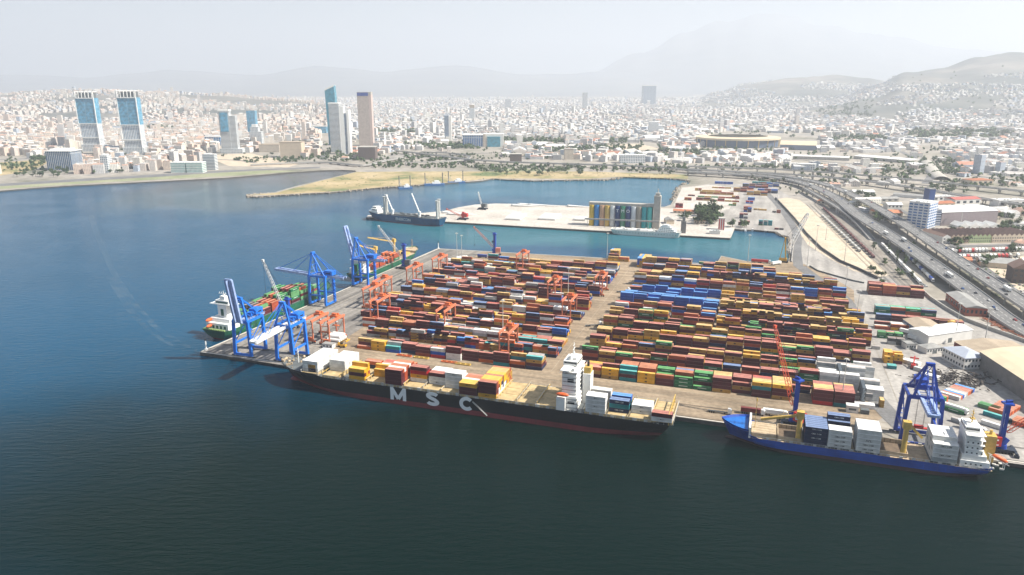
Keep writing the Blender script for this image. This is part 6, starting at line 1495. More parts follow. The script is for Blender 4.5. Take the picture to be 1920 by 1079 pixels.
for k, (c, a, b, an, lab) in enumerate([('empty', 1348, 775, QANG, 'empty flatbed truck on the front quay between the two ships'), ('maroon', 1410, 777, QANG, 'truck with maroon box on quay beside the blue ship bow'), ('white', 1452, 780, QANG, 'white trailer truck beside the red-boomed harbour crane'), ('empty', 1112, 612, QANG + .5, 'empty truck standing in the central lane, nearer'),
        ('empty', 1168, 548, QANG + .6, 'empty truck standing in the central lane, farther'), ('white', 1822, 808, R(-52), 'white trailer truck behind the blue ship deckhouse'), ('white', 1790, 772, R(-52), 'white truck right of the dark blue gantry'), ('white', 1703, 628, R(-50), 'white truck left of two beside tan warehouse'), ('white', 1718, 640, R(-50), 'white truck right of two beside tan warehouse'),
        ('blue', 1875, 655, QA, 'truck carrying white tanks by the boundary wall'), ('blue', 906, 484, QANG, 'dark blue trailer truck at the foot of far quay crane'), ('red', 1420, 493, QANG, 'red trailer on the far corner platform, left'), ('red', 1432, 494, QANG, 'red trailer on the far corner platform, right'), ('white', 1455, 497, R(30), 'white truck by the yellow crawler crane'), ('white', 866, 487, R(30), 'white truck parked at the far left corner of quay'), ('white', 851, 491, R(20), 'white truck parked at far left corner, in front')]):
    x, y = P(a, b); truck(c, x, y, .12, an, lab, 'trucks working on the quays')
# truck queue below the highway, truck park, freight wagons
def along(p0, p1, n):
    a = Vector(P(*p0)); b = Vector(P(*p1)); d = b - a; return [(a + d * (k / max(1, n - 1)), math.atan2(d.y, d.x)) for k in range(n)]
for k, (p, an) in enumerate(along((1722, 531), (1655, 463), 15)): truck(('white', 'grey', 'white', 'white')[k % 4], p.x, p.y, .1, an + math.pi, f'{("white", "grey", "white", "white")[k % 4]} truck, {ordn(k)} from the front of the queue left of highway', 'trucks queueing below the highway')
for k, (p, an) in enumerate(along((1746, 527), (1690, 470), 11)): truck(('blue', 'white', 'grey')[k % 3], p.x, p.y, .1, an + math.pi, f'{("blue", "white", "grey")[k % 3]} truck, {ordn(k)} from front of the shaded queue at the highway piers', 'trucks queueing below the highway')
q = random.Random(4); n = 0
for row, (p0, p1, cnt_) in enumerate((((1786, 474), (1930, 470), 24), ((1800, 485), (1930, 482), 19), ((1825, 494), (1930, 492), 10))):
    for k, (p, an) in enumerate(along(p0, p1, cnt_)):
        if q.random() < .15: continue
        c = q.choice(['white', 'white', 'white', 'grey', 'red', 'white', 'white', 'white', 'grey', 'white']) if row != 1 or not 9 < k < 13 else 'red'
        truck(c, p.x, p.y, .12, R(62) + q.uniform(-.04, .04), f'{c} truck, {ordn(k)} from left in the {("far", "middle", "near")[row]} row of the truck park', 'trucks in the truck park')
m_wag = mat('wagon_maroon', (.14, .05, .05), .7, var=.3)
def wagon(x, y, rz, label, grp, mm):
    r = E('freight_wagon', x, y, .15, rz, label, 'freight wagon', grp); mb = MB(); mb.box(0, 0, 1.0, 13, 2.6, 2.4); mb.build('body', mm, r); mb = MB(); mb.box(0, 0, .5, 12, 2, .5); mb.build('underframe', m_dgrey, r)
    for xx in (-4.5, 4.5): mb = MB(); mb.box(xx, 0, 0, 2, 1.8, .6); mb.build('bogie', m_tyre, r)
for k, (p, an) in enumerate(along((1636, 483), (1545, 394), 22)): wagon(p.x, p.y, an, f'maroon freight wagon, {ordn(k)} from the near end of the longer train', 'wagons in the rail yard', m_wag)
for k, (p, an) in enumerate(along((1610, 471), (1543, 408), 15)): wagon(p.x, p.y, an, f'grey white freight wagon, {ordn(k)} from near end of the shorter train', 'wagons in the rail yard', m_steel)
mb = MB()
for off in (0, 5.5, 11, 18, 24):
    for g_ in (-.72, .72):
        a = Vector(P(1700, 540)); b = Vector(P(1532, 384)); n_ = Vector((-(b - a).y, (b - a).x)).normalized() * (off - 6 + g_); mb.bar((a.x + n_.x, a.y + n_.y, .2), (b.x + n_.x, b.y + n_.y, .2), .16, .2)
T(mb.build('railway_track', m_dgrey), kind='structure')
area('rail_bed', [(1524, 380), (1545, 378), (1650, 470), (1712, 528), (1700, 545), (1670, 518), (1600, 455)], .12, ground_mat('ballast', [(.3, (.19, .17, .15)), (.7, (.32, .29, .25))], .06, fine=.5))
# boundary walls
def wall_line(name, label, pts, h, w, mm, cat='wall'):
    mb = MB(); ps = [Vector(P(*p)) for p in pts]
    for a, b in zip(ps[:-1], ps[1:]): mb.bar((a.x, a.y, h / 2), (b.x, b.y, h / 2), w, h)
    T(mb.build(name, mm), label, cat)
wall_line('boundary_wall', 'dark wall curving round the sand lot and port road', [(1454, 373), (1472, 392), (1490, 412), (1512, 440), (1540, 468), (1575, 492), (1610, 507), (1645, 524)], 3, 1.2, mat('wall_dark', (.05, .055, .06), .8))
wall_line('boundary_wall', 'long pale wall with dark foot separating yard from highway side', [(1722, 540), (1745, 562), (1775, 582), (1810, 602), (1850, 617), (1920, 642), (1990, 668)], 3, 1.0, m_conc)
wall_line('fence', 'thin dark fence line across the grey road towards maroon stacks', [(1518, 500), (1533, 509), (1560, 517), (1600, 528), (1620, 532)], 1.6, .6, m_dgrey, 'fence')
wall_line('boundary_wall', 'low wall beside the basin road', [(1484, 492), (1489, 450), (1487, 440)], 1.6, .8, m_conc)
# orange girders stacked by the boundary wall, scrap, yard gear: each heap is many pieces nobody could count
q = random.Random(31); mb = MB(); A_ = Vector(P(1842, 600)); B_w = Vector(P(1935, 645))
for k in range(120):
    p = A_.lerp(B_w, q.random()); d = (B_w - A_).normalized(); nn = Vector((-d.y, d.x)); p = p + nn * q.uniform(-1, 13); an = q.choice([0, 1.57]) + math.atan2(d.y, d.x) + q.uniform(-.2, .2); L = q.uniform(4, 9); z = q.uniform(.2, 1.8)
    mb.bar((p.x - math.cos(an) * L / 2, p.y - math.sin(an) * L / 2, z), (p.x + math.cos(an) * L / 2, p.y + math.sin(an) * L / 2, z), .6, .5)
T(mb.build('steel_girders', mat('rusty_steel', (.36, .14, .08), .8, var=.4, scale=.5)), kind='stuff')
mb = MB(); c_ = Vector(P(1790, 712))
for k in range(260):
    p = c_ + Vector((q.gauss(0, 13), q.gauss(0, 9))); an = q.uniform(0, 6.3); L = q.uniform(1, 6); z = q.uniform(.2, 2.4); mb.bar((p.x, p.y, z), (p.x + math.cos(an) * L, p.y + math.sin(an) * L, z + q.uniform(-.4, .8)), q.uniform(.3, 1), q.uniform(.2, .8))
T(mb.build('scrap_heap', mat('scrap', (.07, .06, .055), .8, var=.6, scale=.5)), kind='stuff')
# reach stacker masts and yard gear
def gear(name, lab, px_, py_, mm, rz, cat):
    x, y = P(px_, py_); r = E(name, x, y, .1, rz, lab, cat); mb = MB(); mb.box(0, 0, .8, 7, 3, 1.4); mb.box(-2.6, 0, 2.2, 2, 2.6, 1.0); mb.build('body', mm, r); mb = MB(); mb.bar((-2.4, 0, 3), (5, 0, 7.5), .8, .9); mb.box(5.2, 0, 5.6, .8, 6, .8); mb.build('boom', mm, r)
    mb = MB(); mb.box(-.5, 0, 2.2, 1.6, 1.6, 1.7); mb.build('cab', m_glass, r)
    for xx in (-2.2, 2.4):
        for yy in (-1.5, 1.5): mb = MB(); mb.tube((xx, yy - .3, .8), (xx, yy + .3, .8), .8, .8, 10); mb.build('wheel', m_tyre, r)
gear('reach_stacker', 'red reach stacker with raised arm near the white trailers', 1712, 690, m_cred, R(60), 'reach stacker'); gear('reach_stacker', 'yellow reach stacker behind the middle of the black ship', 812, 664, m_yel, QA, 'reach stacker')
gear('reach_stacker', 'yellow reach stacker right of the white cabin', 642, 651, m_yel, QA, 'reach stacker'); gear('reach_stacker', 'orange reach stacker in the open bay of the left yard', 1002, 602, m_rtgo, QA, 'reach stacker'); gear('reach_stacker', 'red reach stacker at the foot of the red orange gantry', 1056, 609, m_cred, QA, 'reach stacker')
for k, (a, b) in enumerate(((758, 668), (790, 672), (842, 680), (868, 684))):
    x, y = P(a, b); r = E('container_spreader', x, y, .1, QA, f'yellow lifting frame lying behind the black ship, {ordn(k)} from left', 'lifting frame', 'lifting frames behind the black ship'); mb = MB()
    for s_ in (-1.2, 1.2): mb.box(0, s_, 0, 12, .6, .8)
    for s_ in (-6, -2, 2, 6): mb.box(s_, 0, .1, .6, 1.79, .7)
    mb.build('frame', m_ystl if k % 2 else m_rtgo, r)
# ============================================================ viaducts and roads
m_deck = g_asph; m_para = mat('parapet', (.40, .39, .37), .85, var=.15)
m_line = mat('road_paint', (.72, .72, .68), .7)
def smooth(pts, n=8):
    out = []; ps = [pts[0]] + list(pts) + [pts[-1]]
    for i in range(1, len(ps) - 2):
        p0, p1, p2, p3 = [Vector(k) for k in ps[i - 1:i + 3]]
        for j in range(n):
            t = j / n; out.append(.5 * ((2 * p1) + (-p0 + p2) * t + (2 * p0 - 5 * p1 + 4 * p2 - p3) * t * t + (-p0 + 3 * p1 - 3 * p2 + p3) * t ** 3))
    out.append(Vector(pts[-1])); return out
def viaduct(name, label, pts, w, hs, marks=True, pier_step=34, cat='viaduct', kind=None):
    """pts: photo pixels of the deck centre line, hs: deck height(s)"""
    if not isinstance(hs, (list, tuple)): hs = [hs] * len(pts)
    c3 = [(*P(a, b, h), h) for (a, b), h in zip(pts, hs)]; c = smooth(c3); root = E(name, 0, 0, 0, 0, label, cat, 'elevated roads') if kind is None else None
    mb = MB(); pb = MB(); lb = MB(); L = []; 
    for i, p in enumerate(c):
        d = (c[min(i + 1, len(c) - 1)] - c[max(i - 1, 0)]); d.z = 0; d.normalize(); L.append((p, Vector((-d.y, d.x, 0))))
    def ring(off, w_, z0, z1): return [[tuple(p + n_ * (off - w_ / 2) + Vector((0, 0, z0))), tuple(p + n_ * (off + w_ / 2) + Vector((0, 0, z0))), tuple(p + n_ * (off + w_ / 2) + Vector((0, 0, z1))), tuple(p + n_ * (off - w_ / 2) + Vector((0, 0, z1)))] for p, n_ in L]
    mb.loft(ring(0, w, -1.3, 0)); deck = mb.build('deck', m_deck, root)
    if kind: T(deck, kind=kind); deck.name = name
    for s_ in (-1, 1): pb.loft(ring(s_ * (w / 2 + .22), .4, -1.5, 1.0)); (pb.cut('parapet', m_para, root) if root else pb.cut('road_kerb', m_para, None, ).__setitem__('kind', 'structure'))
    if marks:
        for off in ([-w / 2 + .6, w / 2 - .6]): lb.loft([[q, r_, (r_[0], r_[1], r_[2] + .02), (q[0], q[1], q[2] + .02)] for q, r_, _, _ in ring(off, .35, .02, .03)])
        acc = 0
        for (p, n_), (p2, n2) in zip(L[:-1], L[1:]):
            d = p2 - p; ln = d.length; d /= ln; k = 0
            while k < ln:
                for off in (-w / 6, w / 6): a = p + d * k + n_ * off + Vector((0, 0, .05)); b = a + d * min(5, ln - k); lb.bar(a, b, .32, .05)
                k += 14
        o = lb.build('lane_marking', m_line, deck if root else None)
        if not root: T(o, kind='structure')
    if root:
        acc = pier_step; k = 0
        for (p, n_), (p2, _) in zip(L[:-1], L[1:]):
            acc += (p2 - p).length
            if acc > pier_step and p.z > 3:
                acc = 0; mb = MB(); mb.bar(p + Vector((0, 0, -2.7)) - n_ * (w * .42), p + Vector((0, 0, -2.7)) + n_ * (w * .42), 2.2, 2.4)
                for s_ in (-1, 1): mb.bar(tuple(p + n_ * s_ * w * .25 + Vector((0, 0, -p.z))), tuple(p + n_ * s_ * w * .25 + Vector((0, 0, -3.9))), 1.5, 1.5)
                mb.build('pier', m_conc, root); k += 1
    return L
LA = viaduct('viaduct', 'lower carriageway of the highway sweeping past the yard, nearest the port', [(1290, 322), (1400, 328), (1475, 336), (1525, 350), (1568, 371), (1610, 404), (1668, 440), (1745, 492), (1820, 546), (1885, 596), (1960, 640)], 19, [9, 9, 9, 9.5, 10, 10, 10, 9, 7, 3.5, 1.5])
LB = viaduct('viaduct', 'upper carriageway of the highway sweeping past the yard, farther from port', [(1290, 317), (1420, 325), (1500, 335), (1560, 350), (1610, 371), (1670, 404), (1735, 446), (1820, 503), (1920, 568), (1990, 612)], 17, [10, 10, 10, 11, 11, 11, 11, 10, 10, 10])
viaduct('ramp', 'curved ramp descending to the port beneath the highway', [(1508, 352), (1550, 376), (1590, 402), (1615, 425), (1636, 450)], 7, [9, 8.5, 7, 4.5, 1.0], marks=False, pier_step=26, cat='ramp')
viaduct('viaduct', 'thin viaduct crossing behind the rail yard towards right edge', [(1380, 322), (1480, 327), (1600, 337), (1700, 350), (1800, 366), (1930, 386), (2050, 404)], 13, 9)
viaduct('viaduct', 'farther of two thin viaducts crossing to the right edge', [(1290, 312), (1420, 316), (1560, 324), (1700, 336), (1820, 348), (1930, 360), (2050, 374)], 12, 9)
viaduct('viaduct', 'long viaduct running behind the outer basin', [(745, 283), (810, 290), (880, 299), (960, 304), (1050, 307), (1150, 310), (1240, 314), (1310, 321)], 13, 8, pier_step=45)
viaduct('viaduct', 'curling slip road behind the sandy spit', [(760, 305), (830, 303), (872, 299), (878, 293), (850, 288), (790, 285)], 8, 6, marks=False, cat='slip road')
viaduct('bridge', 'low pale bridge over the silty river mouth', [(470, 309), (560, 305), (620, 305), (680, 310), (720, 302), (770, 292)], 11, [3, 4, 4.5, 4.5, 4, 3], marks=False, pier_step=30, cat='bridge')
for k, (pts, w) in enumerate(([[(1497, 500), (1494, 470), (1494, 440), (1478, 410), (1450, 375), (1420, 345)], 11], [[(1500, 500), (1540, 530), (1590, 570), (1605, 640), (1612, 700), (1660, 770), (1760, 860)], 13], [[(120, 322), (135, 300), (128, 280), (118, 262), (112, 240)], 16],
        [[(608, 300), (600, 282), (588, 262), (580, 240)], 22], [[(1735, 345), (1745, 330), (1740, 312), (1700, 290), (1660, 270)], 16], [[(0, 300), (120, 296), (260, 300), (420, 300), (480, 306)], 12], [[(680, 300), (900, 288), (1100, 284), (1300, 290), (1500, 300), (1700, 318), (1920, 340)], 14],
        [[(1920, 560), (1860, 515), (1800, 470), (1750, 430), (1700, 400), (1650, 380)], 10], [[(1760, 468), (1800, 463), (1930, 460)], 12])):
    c = smooth([(*P(a, b), .16 + .05 * k) for a, b in pts], 6); mb = MB(); rg = []
    for i, p in enumerate(c):
        d = c[min(i + 1, len(c) - 1)] - c[max(i - 1, 0)]; d.z = 0; d.normalize(); n_ = Vector((-d.y, d.x, 0)) * w / 2; rg.append((tuple(p - n_), tuple(p + n_)))
    vs = [v for r_ in rg for v in r_]; mb._add(vs, [(2 * i, 2 * i + 2, 2 * i + 3, 2 * i + 1)[::-1] for i in range(len(rg) - 1)], 0); T(mb.build('road', g_asph), kind='structure')
q = random.Random(77); cols_ = ['white', 'white', 'silver', 'black', 'silver', 'red', 'blue']
for L, nm, n_ in ((LA, 'lower', 34), (LB, 'upper', 30)):
    for k in range(n_):
        i = 14 + int((len(L) - 18) * (k + q.random() * .8) / n_); p, nv = L[min(i, len(L) - 2)]; p2 = L[min(i, len(L) - 2) + 1][0]; d = p2 - p; f = q.random(); pos = p + d * f + nv * q.choice([-5, -1.7, 1.7, 5]); c = q.choice(cols_)
        an = math.atan2(d.y, d.x) + (math.pi if nm == 'upper' else 0)
        if q.random() < .14: truck('white', pos.x, pos.y, pos.z + .02, an, f'white lorry on the {nm} carriageway, {ordn(k)} vehicle from the far end', 'vehicles on the highway')
        else: car(c, pos.x, pos.y, pos.z + .02, an, f'{c} car on the {nm} carriageway, {ordn(k)} vehicle from the far end', 'vehicles on the highway')
q = random.Random(3)
for k in range(34):
    a, b = (q.uniform(1878, 1925), q.uniform(516, 552)) if k < 22 else (q.uniform(1515, 1600), q.uniform(505, 512))
    if k >= 22: a, b = 1700 + (k - 22) * 3.2, 512 + (k - 22) * 2.4
    c = q.choice(cols_[:5]); x, y = P(a, b); car(c, x, y, .15, q.uniform(0, 3), f"{c} car, {ordn(k if k < 22 else k - 22)} of those {'in the dusty lot at right edge' if k < 22 else 'parked beside the truck queue'}", 'parked cars')

# ============================================================ towers of the skyline
def tower(name, label, px0, px1, pyb, pyt, depth, mw, parts, cat='tower', ang=None, taper=1.0):
    """front face between two pixels at ground row pyb, top seen at row pyt"""
    a = Vector(P(px0, pyb)); b = Vector(P(px1, pyb)); d = b - a; W = d.length; ang = math.atan2(d.y, d.x) if ang is None else ang
    H = at_dist((px0 + px1) / 2, pyt, (a.y + b.y) / 2)[1]
    r = E(name, a.x, a.y, .2, ang, label, cat); parts(r, W, depth, H); return r
f_bg = facade('glass_blue', (.36, .48, .56), (.07, .27, .42), 4.2, 30, .12, .02, gl_rough=.08)
f_wg = facade('white_grid', (.70, .71, .70), (.10, .16, .22), 4.2, 4.6, .40, .35)
f_wb = facade('white_bands', (.68, .68, .66), (.12, .17, .22), 3.6, 50, .5, .02)
f_dk = facade('dark_glass_bays', (.62, .63, .62), (.05, .10, .18), 40, 4.5, .02, .28)
f_pl = facade('pale_bays', (.72, .73, .73), (.28, .36, .44), 40, 4.8, .02, .45)
f_teal = facade('teal_glass', (.10, .30, .36), (.02, .20, .30), 4.0, 3.0, .15, .1, gl_rough=.1)
f_br = facade('brown_bands', (.54, .47, .41), (.27, .22, .20), 3.6, 5.0, .5, .15)
f_cr = facade('cream_blocks', (.60, .52, .42), (.10, .11, .12), 3.2, 3.6, .5, .5)
def folk(r, W, D, H):
    mb = MB(); mb.box(W / 2, D / 2, 0, W * .97, D, H * .12); mb.build('podium', f_wg, r)
    mb = MB(); mb.box(W * .52, D / 2, H * .12, W * .80, D * .9, H * .12); mb.build('lower_wall', f_wg, r)
    mb = MB(); mb.box(W * .50, D / 2, H * .24, W * .80, D * .9, H * .23); mb.build('middle_wall', f_pl, r)
    mb = MB(); mb.box(W * .47, D / 2, H * .47, W * .84, D * .94, H * .42); mb.build('glass_body', f_bg, r)
    mb = MB()
    for s_ in (-1, 1): mb.bar((W * (.5 + s_ * .44), D * .02, 0), (W * (.47 + s_ * .44), D * .02, H), 2.2, 2.4)
    for z in (.24, .47, .89): mb.bar((W * .06, -.3, H * z), (W * .92, -.3, H * z), 1.6, 2.6)
    mb.build('frame', m_white, r)
    mb = MB(); mb.box(W * .47, D * .55, H * .89, W * .74, D * .6, H * .09); mb.build('plant_room', m_dgrey, r)
    for k in range(6): mb = MB(); mb.bar((W * (.07 + k * .16), 0, H * .89), (W * (.07 + k * .16), 0, H), 1.3, 2.5); mb.bar((W * (.07 + k * .16), 0, H - .6), (W * (.07 + k * .16), D * .9, H - .6), 1.2, 1.2); mb.build('crown_fin', m_white, r)
tower('skyscraper', 'left twin tower, blue glass in a white frame with finned crown', 153, 192, 285, 172, 34, None, folk)
tower('skyscraper', 'right twin tower, blue glass in a white frame with finned crown', 231, 271, 291, 170, 34, None, folk)
def boxes(*specs):
    def f(r, W, D, H):
        for (nm, x0, x1, y0, y1, z0, z1, m_) in specs: mb = MB(); mb.box(W * (x0 + x1) / 2, D * (y0 + y1) / 2, H * z0, W * (x1 - x0), D * (y1 - y0), H * (z1 - z0)); mb.build(nm, m_, r)
    return f
tower('office_building', 'squat dark glass block with white vertical fins near the left shore', 90, 136, 320, 282, 50, None, boxes(('wall', 0, 1, 0, 1, 0, .93, f_dk), ('roof', -.03, 1.03, -.03, 1.03, .931, .96, m_white), ('plant_room', .1, .8, .2, .9, .961, 1.04, m_white)))
tower('skyscraper', 'white stepped tower with banded floors left of the centre skyline', 416, 446, 288, 206, 26, None, boxes(('podium', -.1, 1.3, 0, 1, 0, .10, f_wg), ('wall', 0, .62, .1, .9, .101, .96, f_wb), ('wing', .621, 1, .15, .9, .101, .86, f_wb), ('glass_body', .08, .55, 0.02, .098, .5, .93, f_bg), ('roof', -.02, .66, .08, .92, .961, 1, m_white)))
tower('skyscraper', 'slim plain blue glass tower behind the white stepped building', 466, 482, 262, 208, 24, None, boxes(('wall', 0, 1, 0, 1, 0, 1, f_bg), ('roof', -.01, 1.01, -.01, 1.01, 1.001, 1.02, m_steel)))
tower('apartment_block', 'white stepped apartment building in front of the slim blue tower', 470, 492, 278, 234, 24, None, boxes(('wall', 0, 1, 0, 1, 0, .7, f_wg), ('upper_wall', .08, .75, .1, .9, .701, .9, f_wg), ('roof', .2, .6, .2, .8, .901, 1, m_white)))
def mistral(r, W, D, H):
    mb = MB(); mb._add([(0, 0, 0), (W, 0, 0), (W, D, 0), (0, D, 0), (-W * .1, 0, H * .93), (W * .8, 0, H), (W * .8, D, H), (-W * .1, D, H * .93)], [(4, 5, 6, 7), (0, 1, 5, 4), (1, 2, 6, 5), (2, 3, 7, 6), (3, 0, 4, 7)], 0); mb.build('glass_body', f_teal, r)
    mb = MB(); mb.bar((-W * .1, 0, H * .93), (W * .8, 0, H), 1.5, 5); mb.bar((-W * .1, D, H * .93), (W * .8, D, H), 1.5, 5); mb.build('crown', m_white, r)
tower('skyscraper', 'tallest skyline tower, teal glass with slanted top', 617, 636, 272, 161, 30, None, mistral)
tower('skyscraper', 'white banded tower just in front of the teal glass one', 621, 640, 286, 193, 26, None, boxes(('wall', 0, 1, 0, 1, 0, .97, f_wb), ('roof', -.02, 1.02, -.02, 1.02, .971, 1, m_white)))
tower('skyscraper', 'white tower with dark central strip, right of the banded one', 641, 658, 290, 200, 26, None, boxes(('wall', 0, .42, 0, 1, 0, 1, m_white), ('glass_strip', .421, .72, .04, .96, 0, .86, f_dk), ('wing', .721, 1, 0, 1, 0, .92, m_white)))
tower('skyscraper', 'brown banded tower with blue sign band at its top', 674, 700, 274, 173, 30, None, boxes(('wall', 0, .82, 0, 1, 0, .95, f_br), ('wing', .821, 1, 0, 1, 0, .95, mat('tower_pink', (.52, .42, .38), .7)), ('sign_band', .02, .8, -.02, -.001, .93, .99, mat('sign_blue', (.03, .07, .28), .4)), ('roof', 0, 1, .001, 1, .951, 1, m_conc)))
tower('skyscraper', 'slim grey glass tower right of the brown banded one', 834, 847, 266, 217, 24, None, boxes(('wall', 0, .6, 0, 1, 0, 1, facade('grey_glass', (.35, .38, .42), (.10, .16, .24), 3.6, 4, .3, .1)), ('wing', .601, 1, 0, 1, 0, .97, m_wallw)))
tower('skyscraper', 'pale tower with tan top in the hazy middle distance', 880, 890, 226, 197, 30, None, boxes(('wall', 0, 1, 0, 1, 0, .8, f_wg), ('crown', .05, .95, .05, .95, .801, 1, m_rooft)))
tower('skyscraper', 'small grey tower left of centre in the far haze', 947, 958, 205, 186, 60, None, boxes(('wall', 0, 1, 0, 1, 0, 1, f_wb)))
tower('skyscraper', 'slim pale tower alone in the far haze', 1092, 1101, 208, 174, 60, None, boxes(('wall', 0, 1, 0, 1, 0, 1, f_wb)))
tower('skyscraper', 'broad grey slab tower alone in far haze, right of centre', 1206, 1229, 198, 160, 120, None, boxes(('wall', 0, 1, 0, 1, 0, .96, facade('slab_grey', (.30, .36, .42), (.14, .2, .28), 4, 30, .5, .1)), ('roof', 0, 1, 0, 1, .961, 1, m_white)))
tower('office_building', 'white office tower with blue annex right of the courthouse', 1217, 1238, 253, 229, 30, None, boxes(('wall', 0, .8, 0, 1, 0, 1, f_wg), ('wing', .801, 1.2, 0, 1, 0, .7, f_wg)))
tower('office_building', 'cream slab block standing before dark trees, centre right', 1058, 1075, 300, 280, 22, None, boxes(('wall', 0, 1, 0, 1, 0, 1, f_cr), ('roof', -.02, 1.02, -.02, 1.02, 1.001, 1.03, m_conc)))
tower('office_building', 'dark mesh-clad cube beside the long viaduct', 956, 978, 306, 290, 30, None, boxes(('wall', 0, 1, 0, 1, 0, 1, facade('mesh_dark', (.10, .08, .07), (.16, .12, .10), 2, 2, .4, .4)), ('roof', -.02, 1.02, -.02, 1.02, 1.001, 1.05, m_conc)))
tower('office_building', 'long white block with many windows behind the viaduct', 1163, 1210, 307, 292, 30, None, boxes(('wall', 0, 1, 0, 1, 0, 1, f_wg), ('roof', -.02, 1.02, -.02, 1.02, 1.001, 1.05, m_white), ('plant_room', .2, .35, .2, .6, 1.051, 1.2, m_white)))
tower('courthouse', 'courthouse with blue glass wing and big white portal frame', 868, 944, 276, 252, 60, None, boxes(('wall', 0, .5, 0, 1, 0, .9, facade('court_blue', (.45, .48, .5), (.04, .12, .30), 30, 6, .05, .3)), ('portal_wall', .501, 1, .1, 1, 0, 1, m_wallw), ('portal_glass', .6, .92, .02, .099, 0, .8, f_teal), ('roof', -.01, .5, -.01, 1, .901, .95, m_white), ('pylon', .5, .56, -.02, .1, 0, 1, f_cr)))
tower('office_building', 'dark brown block in front of the brown banded tower', 672, 704, 300, 277, 40, None, boxes(('wall', 0, 1, 0, 1, 0, 1, mat('wall_umber', (.13, .10, .09), .8)), ('roof', -.01, 1.01, -.01, 1.01, 1.001, 1.04, m_conc)))
tower('office_building', 'white curved-front office block with green glass on left waterfront, left', 321, 348, 325, 306, 26, None, boxes(('wall', 0, 1, 0, 1, 0, 1, facade('green_office', (.66, .68, .64), (.14, .32, .30), 4, 3, .45, .2)), ('roof', -.01, 1.01, -.01, 1.01, 1.001, 1.05, m_white)))
tower('office_building', 'white office block with green glass on the left waterfront, right', 350, 380, 325, 306, 26, None, boxes(('wall', 0, 1, 0, 1, 0, 1, MATS['green_office']), ('roof', -.01, 1.01, -.01, 1.01, 1.001, 1.05, m_white)))
tower('office_building', 'slender white banded block on the left waterfront', 382, 404, 320, 290, 20, None, boxes(('wall', 0, 1, 0, 1, 0, 1, f_wb), ('roof', .1, .6, .2, .8, 1.001, 1.05, m_white)))
tower('apartment_block', 'narrow white tower block right of the dark glass block', 191, 204, 325, 292, 22, None, boxes(('wall', 0, 1, 0, 1, 0, 1, f_wg), ('roof', .1, .8, .2, .8, 1.001, 1.06, m_white)))
tower('office_building', 'blue fronted glass block with white top left of white stepped tower', 385, 414, 274, 256, 30, None, boxes(('wall', 0, 1, 0, 1, 0, .9, facade('front_blue', (.55, .58, .60), (.03, .16, .36), 20, 8, .05, .25)), ('roof', -.02, 1.02, -.02, 1.02, .901, 1, m_white)))
tower('office_building', 'cream shopping block with flat roof in the centre left', 526, 566, 296, 268, 40, None, boxes(('wall', 0, 1, 0, 1, 0, 1, m_wallc), ('roof', -.01, 1.01, -.01, 1.01, 1.001, 1.04, m_rooft)))
tower('office_building', 'low wide cream block left of the cream shopping block', 486, 524, 286, 272, 40, None, boxes(('wall', 0, 1, 0, 1, 0, 1, f_cr), ('roof', -.01, 1.01, -.01, 1.01, 1.001, 1.04, m_rooft)))
tower('office_building', 'long deep blue glass building behind the centre left', 560, 612, 250, 238, 60, None, boxes(('wall', 0, 1, 0, 1, 0, 1, f_bg), ('roof', -.01, 1.01, -.01, 1.01, 1.001, 1.04, m_steel)))
# stadium: open bowl with a pale roof ring, arena hall beside it
sx, sy = P(1392, 276); r = E('stadium', sx, sy + 60, .2, 0, 'oval stadium with cream roof ring and dark flank', 'stadium')
def ringmesh(ri, ro, z0, z1, zi, m_, nm):
    mb = MB(); n = 48; vs = []
    for k in range(n): a = 2 * math.pi * k / n; vs += [(ro[0] * math.cos(a), ro[1] * math.sin(a), z0), (ro[0] * math.cos(a), ro[1] * math.sin(a), z1), (ri[0] * math.cos(a), ri[1] * math.sin(a), zi)]
    fs = []
    for k in range(n): j = (k + 1) % n; fs += [(3 * k, 3 * j, 3 * j + 1, 3 * k + 1), (3 * k + 1, 3 * j + 1, 3 * j + 2, 3 * k + 2), (3 * k + 2, 3 * j + 2, 3 * j, 3 * k)]
    mb._add(vs, fs, 0); mb.build(nm, m_, r)
ringmesh((95, 75), (135, 115), 0, 24, 2, mat('stadium_wall', (.10, .14, .22), .7), 'bowl'); ringmesh((100, 80), (142, 122), 24, 30, 33, m_roofc, 'roof_ring')
for k in range(24): a = 2 * math.pi * k / 24; mb = MB(); mb.bar((139 * math.cos(a), 119 * math.sin(a), 0), (141 * math.cos(a), 121 * math.sin(a), 27), 1.8); mb.build('pylon', m_ystl, r)
mb = MB(); mb.prism([(92 * math.cos(2 * math.pi * k / 32), 72 * math.sin(2 * math.pi * k / 32)) for k in range(32)], .1, .6); mb.build('pitch', g_green, r)
house('arena', 'arena with cream barrel roof right of the oval stadium', 'arena', (1462, 281), (1530, 283), 90, 16, 'arch', mat('arena_wall', (.14, .18, .26), .7), m_roofc, 10)
house('depot', 'very long low white shed behind the viaducts, left', 'depot', (1484, 298), (1592, 302), 50, 8, 'gable', m_conc, m_roofw, 2); house('depot', 'long low white shed with green line behind the viaducts, right', 'depot', (1600, 298), (1706, 307), 60, 8, 'gable', m_conc, m_roofw, 2)
house('factory_hall', 'white block with stair tower in front of the long sheds', 'hall', (1483, 318), (1528, 320), 25, 14, 'flat', f_wg, m_roofw); house('factory_hall', 'long pale wall hall beside the rail yard', 'hall', (1674, 369), (1780, 378), 20, 5, 'gable', m_wallw, m_roofg, 2)
r = E('tunnel_shell', *P(1762, 338), .2, 0, 'curved grey arched tunnel shell over the road on the right', 'tunnel shell')
c = smooth([(*P(a, b), 0) for a, b in ((1738, 306), (1743, 314), (1752, 326), (1766, 338))], 6); mb = MB(); rg = []
